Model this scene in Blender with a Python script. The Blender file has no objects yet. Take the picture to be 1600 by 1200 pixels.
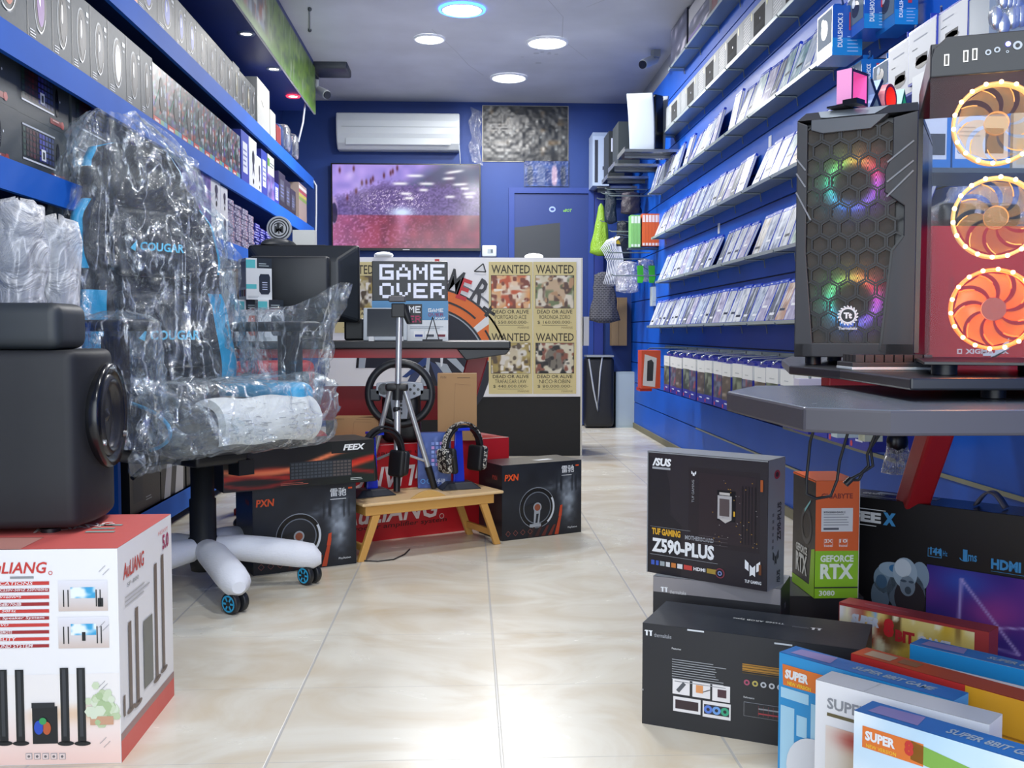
import bpy, bmesh, math, random
import numpy as np
from mathutils import Vector, Matrix, noise
random.seed(7)
PI = math.pi
SC = bpy.context.scene
COL = SC.collection

# ------------------------------------------------------------------ camera
FPX, CAMH = 1550.0, 0.85
_phi = math.atan(80 / FPX); _th = math.atan(67 / FPX * math.cos(_phi))
_F = Vector((math.sin(_th) * math.cos(_phi), math.cos(_th) * math.cos(_phi), -math.sin(_phi)))
_R = Vector((math.cos(_th), -math.sin(_th), 0))
_U = _R.cross(_F)
cam_d = bpy.data.cameras.new('camera'); cam = bpy.data.objects.new('camera', cam_d); COL.objects.link(cam)
cam_d.sensor_width = 36; cam_d.lens = FPX / 1600 * 36; cam_d.clip_start = .02
cam.location = (0, 0, CAMH)
cam.rotation_euler = Matrix((_R, _U, -_F)).transposed().to_euler()
SC.camera = cam

def at(px, py, X=None, Y=None, Z=None):
    """the place in the room where a pixel of the 1600x1200 photograph meets a plane"""
    d = _F + _R * ((px - 800) / FPX) + _U * ((600 - py) / FPX)
    t = X / d.x if X is not None else Y / d.y if Y is not None else (Z - CAMH) / d.z
    return Vector((0, 0, CAMH)) + d * t

# ------------------------------------------------------------------ world, light, exposure
SC.view_settings.view_transform = 'Standard'; SC.view_settings.look = 'None'
SC.view_settings.exposure = 0.12; SC.view_settings.gamma = 1; SC.view_settings.use_curve_mapping = False
w = bpy.data.worlds.new('daylight'); SC.world = w; w.use_nodes = True
w.node_tree.nodes['Background'].inputs[0].default_value = (.80, .90, 1, 1)
w.node_tree.nodes['Background'].inputs[1].default_value = 1.5
SC.cycles.use_denoising = True
SC.cycles.max_bounces = 6; SC.cycles.diffuse_bounces = 3; SC.cycles.glossy_bounces = 3
SC.cycles.transmission_bounces = 4; SC.cycles.transparent_max_bounces = 14
SC.cycles.caustics_reflective = False; SC.cycles.caustics_refractive = False
SC.cycles.sample_clamp_indirect = 6

YB, ZC, XL, XR, YF = 9.04, 2.92, -1.66, 1.5, -.9      # back wall, ceiling, side walls, shop front

def lamp(x, y, z, power, size, col=(1, 1, 1), aim=None, kind='DISK', spread=PI):
    l = bpy.data.lights.new('lamp_light', 'AREA'); l.shape = kind; l.size = size; l.energy = power; l.color = col; l.spread = spread
    o = bpy.data.objects.new('lamp_light', l); COL.objects.link(o); o.location = (x, y, z)
    if aim: o.rotation_euler = (Vector(aim) - o.location).to_track_quat('-Z', 'Y').to_euler()
    return o
# daylight entering through the open shop front behind the camera
d = lamp(0, YF - .15, 1.5, 58, 2.9, (.86, .93, 1), (0, 4, 1.0), 'RECTANGLE'); d.data.size_y = 2.6

# ------------------------------------------------------------------ materials
def lin(c):
    return tuple((v / 12.92 if v <= .04045 else ((v + .055) / 1.055) ** 2.4) for v in c)
def hexc(h):
    h = h.lstrip('#')
    if len(h) == 3: h = ''.join(k * 2 for k in h)
    return lin(tuple(int(h[i:i + 2], 16) / 255 for i in (0, 2, 4)))
_mats = {}
def C(h, r=.5, m=0.0, e=0.0, coat=0.0, bump=0.0):
    """painted / plastic / paper surface of one colour, roughness broken up by noise"""
    k = (h, r, m, e, coat, bump)
    if k in _mats: return _mats[k]
    mt = bpy.data.materials.new('surface'); mt.use_nodes = True
    nt = mt.node_tree; b = nt.nodes['Principled BSDF']; c = hexc(h)
    b.inputs['Base Color'].default_value = (*c, 1); b.inputs['Metallic'].default_value = m
    b.inputs['Coat Weight'].default_value = coat
    n = nt.nodes.new('ShaderNodeTexNoise'); n.inputs['Scale'].default_value = 25
    mr = nt.nodes.new('ShaderNodeMapRange'); mr.inputs[3].default_value = max(.02, r - .03); mr.inputs[4].default_value = min(1, r + .03)
    nt.links.new(n.outputs[0], mr.inputs[0]); nt.links.new(mr.outputs[0], b.inputs['Roughness'])
    if bump:
        bp = nt.nodes.new('ShaderNodeBump'); bp.inputs['Strength'].default_value = bump; bp.inputs['Distance'].default_value = .01
        nt.links.new(n.outputs[0], bp.inputs['Height']); nt.links.new(bp.outputs[0], b.inputs['Normal'])
    if e:
        b.inputs['Emission Color'].default_value = (*c, 1); b.inputs['Emission Strength'].default_value = e
    _mats[k] = mt
    return mt
def _attr_mat(name, emis=0, rough=.4, coat=0):
    mt = bpy.data.materials.new(name); mt.use_nodes = True; nt = mt.node_tree; b = nt.nodes['Principled BSDF']
    a = nt.nodes.new('ShaderNodeVertexColor'); a.layer_name = 'Col'
    b.inputs['Roughness'].default_value = rough; b.inputs['Coat Weight'].default_value = coat
    if emis:
        b.inputs['Base Color'].default_value = (0.01, .01, .01, 1)
        nt.links.new(a.outputs[0], b.inputs['Emission Color']); b.inputs['Emission Strength'].default_value = emis
    else: nt.links.new(a.outputs[0], b.inputs['Base Color'])
    return mt
PRINT = _attr_mat('printed_paper', rough=.38)
GLOSSP = _attr_mat('glossy_print', rough=.32)
SCREEN = _attr_mat('lit_screen', 1.0, .12); GLOWM = _attr_mat('glowing_mesh', 1.0, .75)

def film(name, tint=(1, 1, 1), base=.06, edge=.5, bump=.6, scale=9, milk=.0, rough=.12, crease=.0, col=None):
    mt = bpy.data.materials.new(name); mt.use_nodes = True; nt = mt.node_tree; N = nt.nodes; L = nt.links
    for n in list(N): N.remove(n)
    def math_(op, a, b, clamp=False):
        q = N.new('ShaderNodeMath'); q.operation = op; q.use_clamp = clamp
        for i, v in enumerate((a, b)):
            if isinstance(v, (int, float)): q.inputs[i].default_value = v
            else: L.new(v, q.inputs[i])
        return q.outputs[0]
    out = N.new('ShaderNodeOutputMaterial'); tr = N.new('ShaderNodeBsdfTransparent'); tr.inputs[0].default_value = (*tint, 1)
    gl = N.new('ShaderNodeBsdfPrincipled'); gl.inputs['Base Color'].default_value = (*(col or [min(1, .78 + t * .2) for t in tint]), 1)
    gl.inputs['Roughness'].default_value = rough; gl.inputs['Metallic'].default_value = .6 if not milk else .1
    tc = N.new('ShaderNodeTexCoord'); nz = N.new('ShaderNodeTexNoise'); nz.inputs['Scale'].default_value = scale; nz.inputs['Detail'].default_value = 6; nz.inputs['Distortion'].default_value = 1.2
    L.new(tc.outputs['Object'], nz.inputs[0])
    bp = N.new('ShaderNodeBump'); bp.inputs['Strength'].default_value = bump; bp.inputs['Distance'].default_value = .05
    L.new(nz.outputs[0], bp.inputs['Height']); L.new(bp.outputs[0], gl.inputs['Normal'])
    lw = N.new('ShaderNodeLayerWeight'); lw.inputs[0].default_value = .35; L.new(bp.outputs[0], lw.inputs[1])
    mr = N.new('ShaderNodeMapRange'); mr.inputs[3].default_value = base; mr.inputs[4].default_value = edge
    L.new(lw.outputs['Facing'], mr.inputs[0]); fac = mr.outputs[0]
    if crease:   # thin folded lines where the film doubles up, running mostly downward
        mp = N.new('ShaderNodeMapping'); mp.inputs['Scale'].default_value = (1, 1, .22); L.new(tc.outputs['Object'], mp.inputs[0])
        n2 = N.new('ShaderNodeTexNoise'); n2.inputs['Scale'].default_value = scale * .9; n2.inputs['Detail'].default_value = 3; n2.inputs['Distortion'].default_value = 1.5; L.new(mp.outputs[0], n2.inputs[0])
        r = math_('ABSOLUTE', math_('SUBTRACT', n2.outputs[0], .5), 0); r = math_('SUBTRACT', 1, math_('MULTIPLY', r, 24, True), True); r = math_('POWER', r, 2); fac = math_('ADD', fac, math_('MULTIPLY', r, crease), True)
    mx = N.new('ShaderNodeMixShader'); L.new(fac, mx.inputs[0]); L.new(tr.outputs[0], mx.inputs[1]); L.new(gl.outputs[0], mx.inputs[2])
    L.new(mx.outputs[0], out.inputs[0])
    return mt
FILM = film('clear_plastic_film', (.95, .98, 1), base=.06, edge=.40, bump=1.0, scale=8, rough=.13, crease=.5, col=(.92, .97, 1))
FILM2 = film('clear_plastic_bag', base=.10, edge=.6, bump=.9, scale=18, crease=.4)
MILK = film('milky_foam_wrap', (.86, .9, .96), base=.26, edge=.8, bump=.8, scale=11, crease=.35, milk=1, rough=.35)
GLASS = film('clear_glass', (.95, .97, 1), base=.01, edge=.07, bump=0, rough=.03)
BLISTER = film('clear_blister', (.9, .95, 1), base=.15, edge=.7, bump=.15, scale=6, rough=.08)

# ------------------------------------------------------------------ mesh builder
class Fr:
    """a flat face to print on: origin, two in-plane directions, outward normal"""
    def __init__(s, o, u, v): s.o, s.u, s.v = Vector(o), Vector(u).normalized(), Vector(v).normalized(); s.n = s.u.cross(s.v)
    def p(s, x, y, l=0): return s.o + s.u * x + s.v * y + s.n * (l * .0006)

_tx = {}
def textgeo(s, bold=0, shear=0):
    k = (s, bold, shear)
    if k not in _tx:
        cu = bpy.data.curves.new('t', 'FONT'); cu.body = s; cu.size = 1; cu.offset = bold; cu.shear = shear; cu.resolution_u = 2; cu.fill_mode = 'FRONT'
        ob = bpy.data.objects.new('t', cu); COL.objects.link(ob)
        me = bpy.data.meshes.new_from_object(ob)
        vs = [(v.co.x, v.co.y) for v in me.vertices]; fs = [tuple(p.vertices) for p in me.polygons]
        bpy.data.objects.remove(ob); bpy.data.meshes.remove(me); bpy.data.curves.remove(cu)
        if not vs: vs = [(0, 0), (1, 0), (0, 1)]; fs = []
        x0 = min(v[0] for v in vs); x1 = max(v[0] for v in vs); y0 = min(v[1] for v in vs); y1 = max(v[1] for v in vs)
        _tx[k] = ([((a - x0) / max(1e-6, x1 - x0), (b - y0) / max(1e-6, y1 - y0)) for a, b in vs], fs, (x1 - x0) / max(1e-6, y1 - y0))
    return _tx[k]

class MB:
    def __init__(s): s.v = []; s.f = []; s.m = []; s.sm = []; s.c = {}; s.mats = []; s.T = None
    def mi(s, mat):
        if isinstance(mat, str): mat = C(mat)
        if mat not in s.mats: s.mats.append(mat)
        return s.mats.index(mat)
    def add(s, vs, fs, mat, smooth=False, cols=None):
        n = len(s.v); k = s.mi(mat)
        for p in vs:
            p = Vector(p); s.v.append(s.T @ p if s.T else p)
        for i, f in enumerate(fs):
            if cols is not None: s.c[len(s.f)] = [cols[j] for j in f]
            s.f.append(tuple(n + j for j in f)); s.m.append(k); s.sm.append(smooth)
        return s
    def box(s, x0, x1, y0, y1, z0, z1, mat):
        vs = [(x, y, z) for z in (z0, z1) for y in (y0, y1) for x in (x0, x1)]
        return s.add(vs, [(0, 2, 3, 1), (4, 5, 7, 6), (0, 1, 5, 4), (2, 6, 7, 3), (0, 4, 6, 2), (1, 3, 7, 5)], mat)
    def hexa(s, b, t, mat):
        """solid between a 4-point bottom and a 4-point top outline"""
        return s.add(list(b) + list(t), [(3, 2, 1, 0), (4, 5, 6, 7)] + [(i, (i + 1) % 4, 4 + (i + 1) % 4, 4 + i) for i in range(4)], mat)
    def prism(s, fr, pts, d, mat, l0=0):
        """outline on a frame, pushed back by d behind the face"""
        n = len(pts); a = [fr.p(x, y) + fr.n * l0 for x, y in pts]; b = [p - fr.n * d for p in a]
        return s.add(a + b, [tuple(range(n)), tuple(range(2 * n - 1, n - 1, -1))] + [(i, n + i, n + (i + 1) % n, (i + 1) % n) for i in range(n)], mat)
    def cyl(s, p0, p1, r0, mat, r1=None, n=16, caps=True, smooth=True):
        return s.tube([p0, p1], [r0, r0 if r1 is None else r1], mat, n, caps, smooth)
    def tube(s, pts, r, mat, n=8, caps=True, smooth=True):
        pts = [Vector(p) for p in pts]; k = len(pts)
        rs = r if isinstance(r, (list, tuple)) else [r] * k
        vs = []; up = None
        for i, p in enumerate(pts):
            t = (pts[min(i + 1, k - 1)] - pts[max(i - 1, 0)]).normalized()
            if up is None:
                up = Vector((0, 0, 1)) if abs(t.z) < .9 else Vector((1, 0, 0))
            a = (up - t * up.dot(t)).normalized(); b = t.cross(a); up = a
            for j in range(n):
                q = 2 * PI * j / n
                vs.append(p + (a * math.cos(q) + b * math.sin(q)) * rs[i])
        fs = [(i * n + j, i * n + (j + 1) % n, (i + 1) * n + (j + 1) % n, (i + 1) * n + j) for i in range(k - 1) for j in range(n)]
        s.add(vs, fs, mat, smooth)
        if caps:
            s.add(vs[:n], [tuple(range(n - 1, -1, -1))], mat); s.add(vs[-n:], [tuple(range(n))], mat)
        return s
    def lathe(s, prof, mat, n=24, o=(0, 0, 0), ax=(0, 0, 1), sx=1, smooth=True):
        o = Vector(o); ax = Vector(ax).normalized()
        a = ax.orthogonal().normalized(); b = ax.cross(a); vs = []
        for r, h in prof:
            for j in range(n):
                q = 2 * PI * j / n; vs.append(o + ax * h + a * (r * math.cos(q)) + b * (r * sx * math.sin(q)))
        k = len(prof)
        fs = [(i * n + j, i * n + (j + 1) % n, (i + 1) * n + (j + 1) % n, (i + 1) * n + j) for i in range(k - 1) for j in range(n)]
        return s.add(vs, fs, mat, smooth)
    def rbox(s, c, d, r, mat, n=3, k=4, fn=None, smooth=True):
        """box of size d centred at c with corners rounded by r; fn bends each point"""
        c = Vector(c); h = Vector(d) / 2; r = min(r, *h)
        def coords(L):
            inner = L - r; out = []
            for i in range(n + 1): out.append(-inner - r * math.cos(i / n * PI / 2))
            if inner > 1e-5:
                for i in range(1, k): out.append(-inner + 2 * inner * i / k)
                for i in range(n + 1): out.append(inner + r * math.sin(i / n * PI / 2))
            else:
                for i in range(1, n + 1): out.append(inner + r * math.sin(i / n * PI / 2))
            return out
        g = [coords(h[i]) for i in range(3)]
        def rnd(p):
            q = Vector([max(-(h[i] - r), min(h[i] - r, p[i])) for i in range(3)]); e = p - q
            if e.length > 1e-9: p = q + e.normalized() * r
            p = c + p
            return Vector(fn(p)) if fn else p
        for ax in range(3):
            b, e = (ax + 1) % 3, (ax + 2) % 3
            for sg in (-1, 1):
                vs = []
                for u in g[b]:
                    for v in g[e]:
                        p = Vector((0, 0, 0)); p[ax] = sg * h[ax]; p[b] = u; p[e] = v; vs.append(rnd(p))
                m = len(g[e]); fs = []
                for i in range(len(g[b]) - 1):
                    for j in range(m - 1):
                        q = (i * m + j, (i + 1) * m + j, (i + 1) * m + j + 1, i * m + j + 1)
                        fs.append(q if sg > 0 else q[::-1])
                s.add(vs, fs, mat, smooth)
        return s
    def ball(s, c, r, mat, nu=16, nv=10):
        c = Vector(c); r = (r, r, r) if isinstance(r, (int, float)) else r; vs = []
        for i in range(nv + 1):
            t = PI * i / nv
            for j in range(nu):
                q = 2 * PI * j / nu; vs.append(c + Vector((r[0] * math.sin(t) * math.cos(q), r[1] * math.sin(t) * math.sin(q), r[2] * math.cos(t))))
        return s.add(vs, [(i * nu + j, (i + 1) * nu + j, (i + 1) * nu + (j + 1) % nu, i * nu + (j + 1) % nu) for i in range(nv) for j in range(nu)], mat, True)
    def loft(s, rings, mat, closed=True, caps=False, smooth=True):
        n = len(rings[0]); vs = [p for r in rings for p in r]; m = n if closed else n - 1
        s.add(vs, [(i * n + j, i * n + (j + 1) % n, (i + 1) * n + (j + 1) % n, (i + 1) * n + j) for i in range(len(rings) - 1) for j in range(m)], mat, smooth)
        if caps: s.add(rings[0], [tuple(range(n))[::-1]], mat); s.add(rings[-1], [tuple(range(n))], mat)
        return s
    # ---- printing on a face
    def rect(s, fr, x, y, w, h, mat, l=1): return s.add([fr.p(x, y, l), fr.p(x + w, y, l), fr.p(x + w, y + h, l), fr.p(x, y + h, l)], [(0, 1, 2, 3)], mat)
    def poly(s, fr, pts, mat, l=1): return s.add([fr.p(x, y, l) for x, y in pts], [tuple(range(len(pts)))], mat)
    def line(s, fr, a, b, w, mat, l=1):
        dx, dy = b[0] - a[0], b[1] - a[1]; k = w / 2 / max(1e-9, math.hypot(dx, dy)); nx, ny = -dy * k, dx * k
        return s.poly(fr, [(a[0] - nx, a[1] - ny), (b[0] - nx, b[1] - ny), (b[0] + nx, b[1] + ny), (a[0] + nx, a[1] + ny)], mat, l)
    def disc(s, fr, x, y, rx, mat, l=1, ry=None, inner=0, n=20, a0=0, a1=2 * PI):
        ry = rx if ry is None else ry; full = a1 - a0 > 6.28; m = n if full else n + 1
        o = [(x + rx * math.cos(a0 + (a1 - a0) * i / n), y + ry * math.sin(a0 + (a1 - a0) * i / n)) for i in range(m)]
        if not inner: return s.poly(fr, o if full else o + [(x, y)], mat, l)
        q = [(x + (a - x) * inner, y + (b - y) * inner) for a, b in o]
        return s.add([fr.p(a, b, l) for a, b in o + q], [(i, (i + 1) % m, m + (i + 1) % m, m + i) for i in range(m if full else m - 1)], mat)
    def text(s, fr, t, x, y, w, h, mat, l=1, bold=.0, shear=0, rot=0, mid=False):
        vs, fs, asp = textgeo(t, bold, shear)
        if w is None: w = h * asp
        if h is None: h = w / asp
        ca, sa = math.cos(rot), math.sin(rot)
        if mid: x, y = x - (w / 2 * ca - h / 2 * sa), y - (w / 2 * sa + h / 2 * ca)
        return s.add([fr.p(x + a * w * ca - b * h * sa, y + a * w * sa + b * h * ca, l) for a, b in vs], fs, mat)
    def canvas(s, fr, x, y, w, h, nx, ny, fn, mat=None, l=1):
        U, V = np.meshgrid(np.linspace(0, 1, nx), np.linspace(0, 1, ny))
        rgb = np.clip(np.stack(fn(U, V), -1), 0, 1).reshape(-1, 3)
        rgb = np.where(rgb <= .04045, rgb / 12.92, ((rgb + .055) / 1.055) ** 2.4)
        vs = [fr.p(x + w * a, y + h * b, l) for a, b in zip(U.ravel(), V.ravel())]
        fs = [(j * nx + i, j * nx + i + 1, (j + 1) * nx + i + 1, (j + 1) * nx + i) for j in range(ny - 1) for i in range(nx - 1)]
        return s.add(vs, fs, mat or PRINT, False, [tuple(c) for c in rgb])
    def grey(s, fr, x, y, w, h, mat, n=4, l=1, th=.35, ragged=.3):
        """rows of small print too fine to read"""
        for i in range(n):
            s.rect(fr, x, y + h - (i + .8) * h / n, w * (1 - random.random() * ragged), h / n * th, mat, l)
    def build(s, name, parent=None, bevel=0, mods=None):
        me = bpy.data.meshes.new(name)
        me.from_pydata([tuple(v) for v in s.v], [], s.f)
        for m in s.mats: me.materials.append(m)
        me.polygons.foreach_set('material_index', s.m); me.polygons.foreach_set('use_smooth', s.sm)
        if s.c:
            a = me.color_attributes.new('Col', 'FLOAT_COLOR', 'CORNER'); buf = np.ones((len(me.loops), 4), dtype=np.float32)
            st = np.zeros(len(s.f), dtype=np.int64); st[1:] = np.cumsum([len(f) for f in s.f])[:-1]
            for k, cs in s.c.items():
                for q, cc in enumerate(cs): buf[st[k] + q, :3] = cc
            a.data.foreach_set('color', buf.ravel())
        me.update()
        o = bpy.data.objects.new(name, me); COL.objects.link(o)
        if parent: o.parent = parent
        if bevel:
            b = o.modifiers.new('edge', 'BEVEL'); b.width = bevel; b.segments = 2; b.limit_method = 'ANGLE'; b.angle_limit = .6
        return o

def tag(o, label, cat, group=None, kind=None):
    o['label'] = label; o['category'] = cat
    if group: o['group'] = group
    if kind: o['kind'] = kind
    return o
def thing(name, label, cat, loc=(0, 0, 0), rz=0, group=None):
    o = bpy.data.objects.new(name, None); COL.objects.link(o); o.empty_display_size = .05
    o.location = loc; o.rotation_euler = (0, 0, rz)
    return tag(o, label, cat, group)
def struct(o): o['kind'] = 'structure'; return o
def put(o, loc, rz=0): o.location = loc; o.rotation_euler = (0, 0, rz); return o
def dup(o, loc, rot=None, label=None, group=None):
    r = o.copy(); COL.objects.link(r); r.location = loc
    if rot is not None: r.rotation_euler = rot
    if label: r['label'] = label
    if group: r['group'] = group
    for ch in list(o.children):
        c = ch.copy(); COL.objects.link(c); c.parent = r
        for g in list(ch.children):
            e = g.copy(); COL.objects.link(e); e.parent = c
    return r
def faces(w, d, h):
    """front, right, left and top faces of a carton standing on its base centre"""
    return (Fr((-w / 2, -d / 2, 0), (1, 0, 0), (0, 0, 1)), Fr((w / 2, -d / 2, 0), (0, 1, 0), (0, 0, 1)),
            Fr((-w / 2, d / 2, 0), (0, -1, 0), (0, 0, 1)), Fr((-w / 2, -d / 2, h), (1, 0, 0), (0, 1, 0)))
def corner(x, y, ang, w, d):
    """base centre of a carton whose front left corner is at x, y and whose front runs along ang"""
    return (x + math.cos(ang) * w / 2 - math.sin(ang) * d / 2, y + math.sin(ang) * w / 2 + math.cos(ang) * d / 2)
def carton(w, d, h, mat):
    m = MB(); m.box(-w / 2, w / 2, -d / 2, d / 2, 0, h, mat); return (m,) + faces(w, d, h)
ORD = 'zeroth first second third fourth fifth sixth seventh eighth ninth tenth eleventh twelfth thirteenth fourteenth fifteenth sixteenth seventeenth eighteenth nineteenth twentieth'.split()
def nth(n):
    if n <= 20: return ORD[n]
    t = ['twenty', 'thirty', 'forty'][n // 10 - 2]
    return (t + '-' + ORD[n % 10]) if n % 10 else {20: 'twentieth', 30: 'thirtieth', 40: 'fortieth'}[n]
def nz(x, y, z=0, s=1): return noise.noise(Vector((x * s, y * s, z * s)))
def vnoise(U, V, fx, fy, seed=0):
    """cheap smooth noise for printed pictures"""
    r = np.random.RandomState(seed); a = r.rand(int(fy) + 2, int(fx) + 2)
    x = U * fx; y = V * fy; i = np.clip(x.astype(int), 0, int(fx)); j = np.clip(y.astype(int), 0, int(fy)); u = x - i; v = y - j
    u = u * u * (3 - 2 * u); v = v * v * (3 - 2 * v)
    return (a[j, i] * (1 - u) + a[j, i + 1] * u) * (1 - v) + (a[j + 1, i] * (1 - u) + a[j + 1, i + 1] * u) * v
def mixc(a, b, t): return [a[k] * (1 - t) + b[k] * t for k in range(3)]
def H(h): h = h.lstrip('#'); return [int(h[i:i + 2], 16) / 255 for i in (0, 2, 4)]
BLACK = C('#121417', .35); DARK = C('#23262b', .45); WHITE = C('#e8eaec', .4); OFFW = C('#f4f4f2', .5)
def px_on(fr, loc=(0, 0, 0), rz=0):
    """maps a pixel of the photograph to a printed face's own x, y (metres on that face)"""
    M = Matrix.Translation(Vector(loc)) @ Matrix.Rotation(rz, 4, 'Z'); M3 = M.to_3x3()
    o = M @ fr.o; u = M3 @ fr.u; v = M3 @ fr.v; n = M3 @ fr.n; c = Vector((0, 0, CAMH))
    def g(px, py):
        dd = _F + _R * ((px - 800) / FPX) + _U * ((600 - py) / FPX)
        p = c + dd * ((o - c).dot(n) / dd.dot(n)) - o
        return (p.dot(u), p.dot(v))
    return g
def trect(m, fr, g, x0, y0, x1, y1, mat, l=1):
    a = g(x0, y1); b = g(x1, y0); m.rect(fr, a[0], a[1], b[0] - a[0], b[1] - a[1], mat, l)
def ttext(m, fr, g, t, x0, y0, x1, y1, mat, l=1, **k):
    """text filling a pixel box; lower-left (x0, y1) to upper-right (x1, y0) measured along the baseline"""
    a = g(x0, y1); b = g(x1, y1); c = g(x0, y0); m.text(fr, t, a[0], a[1], b[0] - a[0], c[1] - a[1], mat, l, **k)
def tpoly(m, fr, g, pts, mat, l=1): m.poly(fr, [g(*p) for p in pts], mat, l)
# ================================================================== the room
def wallmat(name, col, rough, spec_noise=.0, bump=.05):
    mt = bpy.data.materials.new(name); mt.use_nodes = True; nt = mt.node_tree; b = nt.nodes['Principled BSDF']
    tc = nt.nodes.new('ShaderNodeTexCoord'); n = nt.nodes.new('ShaderNodeTexNoise'); n.inputs['Scale'].default_value = 2.2; n.inputs['Detail'].default_value = 5
    nt.links.new(tc.outputs['Object'], n.inputs[0])
    cr = nt.nodes.new('ShaderNodeValToRGB'); c = hexc(col)
    cr.color_ramp.elements[0].position = .3; cr.color_ramp.elements[1].position = .7
    cr.color_ramp.elements[0].color = (*[v * .88 for v in c], 1); cr.color_ramp.elements[1].color = (*[min(1, v * 1.08) for v in c], 1)
    nt.links.new(n.outputs[0], cr.inputs[0]); nt.links.new(cr.outputs[0], b.inputs['Base Color']); b.inputs['Roughness'].default_value = rough
    if 'laminate' in name: b.inputs['Specular IOR Level'].default_value = .28
    bp = nt.nodes.new('ShaderNodeBump'); bp.inputs['Strength'].default_value = bump; nt.links.new(n.outputs[0], bp.inputs['Height']); nt.links.new(bp.outputs[0], b.inputs['Normal'])
    return mt
BLUEW = wallmat('painted_blue_wall', '#13387f', .55)
SLAT = wallmat('blue_slatwall_laminate', '#1259c6', .45)
SHBLUE = wallmat('blue_shelf_laminate', '#155fc4', .62)
SHDARK = wallmat('dark_blue_laminate', '#17306e', .5)
CEIL = wallmat('grey_ceiling_board', '#bcc0ca', .5)
OUTW = wallmat('plain_grey_plaster', '#9a9ea6', .7)

def floor_mat():
    mt = bpy.data.materials.new('marbled_beige_tile'); mt.use_nodes = True; nt = mt.node_tree; N = nt.nodes; L = nt.links; b = N['Principled BSDF']
    tc = N.new('ShaderNodeTexCoord'); mp = N.new('ShaderNodeMapping'); mp.inputs['Scale'].default_value = (1.1, 1.7, 1); mp.inputs['Rotation'].default_value = (0, 0, .35)
    L.new(tc.outputs['Object'], mp.inputs[0])
    n1 = N.new('ShaderNodeTexNoise'); n1.inputs['Scale'].default_value = 2.0; n1.inputs['Detail'].default_value = 8; n1.inputs['Distortion'].default_value = 1.6; n1.inputs['Roughness'].default_value = .55
    L.new(mp.outputs[0], n1.inputs[0])
    cr = N.new('ShaderNodeValToRGB'); e = cr.color_ramp.elements
    e[0].position = .28; e[0].color = (*hexc('#cdbfa6'), 1); e[1].position = .72; e[1].color = (*hexc('#dedccf'), 1)
    q = e.new(.45); q.color = (*hexc('#d4ccba'), 1); q = e.new(.55); q.color = (*hexc('#dad5c6'), 1)
    L.new(n1.outputs[0], cr.inputs[0])
    # grout: tile columns 0.46 m wide, rows 0.414 m deep
    sp = N.new('ShaderNodeSeparateXYZ'); L.new(tc.outputs['Object'], sp.inputs[0])
    def grid(out, period, off, half):
        a = N.new('ShaderNodeMath'); a.operation = 'ADD'; a.inputs[1].default_value = -off + 100 * period; L.new(out, a.inputs[0])
        m = N.new('ShaderNodeMath'); m.operation = 'PINGPONG'; m.inputs[1].default_value = period / 2; L.new(a.outputs[0], m.inputs[0])
        r = N.new('ShaderNodeMapRange'); r.inputs[1].default_value = half; r.inputs[2].default_value = half * 2.0; r.inputs[3].default_value = 1; r.inputs[4].default_value = 0
        L.new(m.outputs[0], r.inputs[0]); return r.outputs[0]
    gx = grid(sp.outputs[0], .4665, .064, .0019); gy = grid(sp.outputs[1], .4136, 1.942, .0008)
    mx = N.new('ShaderNodeMath'); mx.operation = 'MAXIMUM'; L.new(gx, mx.inputs[0]); 
    g2 = N.new('ShaderNodeMath'); g2.operation = 'MULTIPLY'; g2.inputs[1].default_value = .6; L.new(gy, g2.inputs[0]); L.new(g2.outputs[0], mx.inputs[1])
    mc = N.new('ShaderNodeMixRGB'); mc.inputs[2].default_value = (*hexc('#bbb9b4'), 1); L.new(mx.outputs[0], mc.inputs[0]); L.new(cr.outputs[0], mc.inputs[1])
    L.new(mc.outputs[0], b.inputs['Base Color'])
    r = N.new('ShaderNodeMapRange'); r.inputs[3].default_value = .20; r.inputs[4].default_value = .32; L.new(n1.outputs[0], r.inputs[0]); L.new(r.outputs[0], b.inputs['Roughness'])
    bp = N.new('ShaderNodeBump'); bp.inputs['Strength'].default_value = .25; bp.inputs['Distance'].default_value = .002; bp.invert = True; L.new(mx.outputs[0], bp.inputs['Height']); L.new(bp.outputs[0], b.inputs['Normal'])
    return mt
m = MB(); m.box(XL - .1, XR + .1, YF, YB + .1, -.1, 0, floor_mat()); struct(m.build('floor'))
m = MB(); m.box(XL - .1, XR + .1, YF, YB + .1, ZC, ZC + .1, CEIL); struct(m.build('ceiling'))
m = MB(); m.box(XL - .1, XR + .1, YB, YB + .1, 0, ZC, BLUEW); struct(m.build('wall_back'))
m = MB(); m.box(XL - .1, XL, YF, YB, 0, ZC, SHDARK); struct(m.build('wall_left'))
# right wall: plaster behind, slatwall boards with grooves in front
m = MB(); m.box(XR, XR + .1, YF, YB, 0, ZC, OUTW); struct(m.build('wall_right'))
m = MB(); GROOVE = C('#0d1a44', .6); SLATTOP = 2.78; YS = 7.6
zs = [.045, .235, .41, .59, .77, .95, 1.13, 1.31, 1.49, 1.67, 1.85, 2.03, 2.21, 2.39, 2.57, SLATTOP]
XS = XR - .02
for a, b_ in zip(zs, zs[1:]): m.box(XS, XR - .001, YF + .02, YB - .01, a, b_ - .008, SLAT)
m.box(XS + .008, XR - .0005, YF + .02, YB - .01, .0, SLATTOP, GROOVE)
struct(m.build('wall_right_slatwall'))
m = MB(); AL = C('#8f9484', .35, .7); m.box(XS - .004, XS + .006, YF + .03, 4.6, .398, .412, AL); m.box(XS - .004, XS + .006, YF + .03, 6.4, .224, .234, AL)
struct(m.build('trim_1'))
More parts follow.
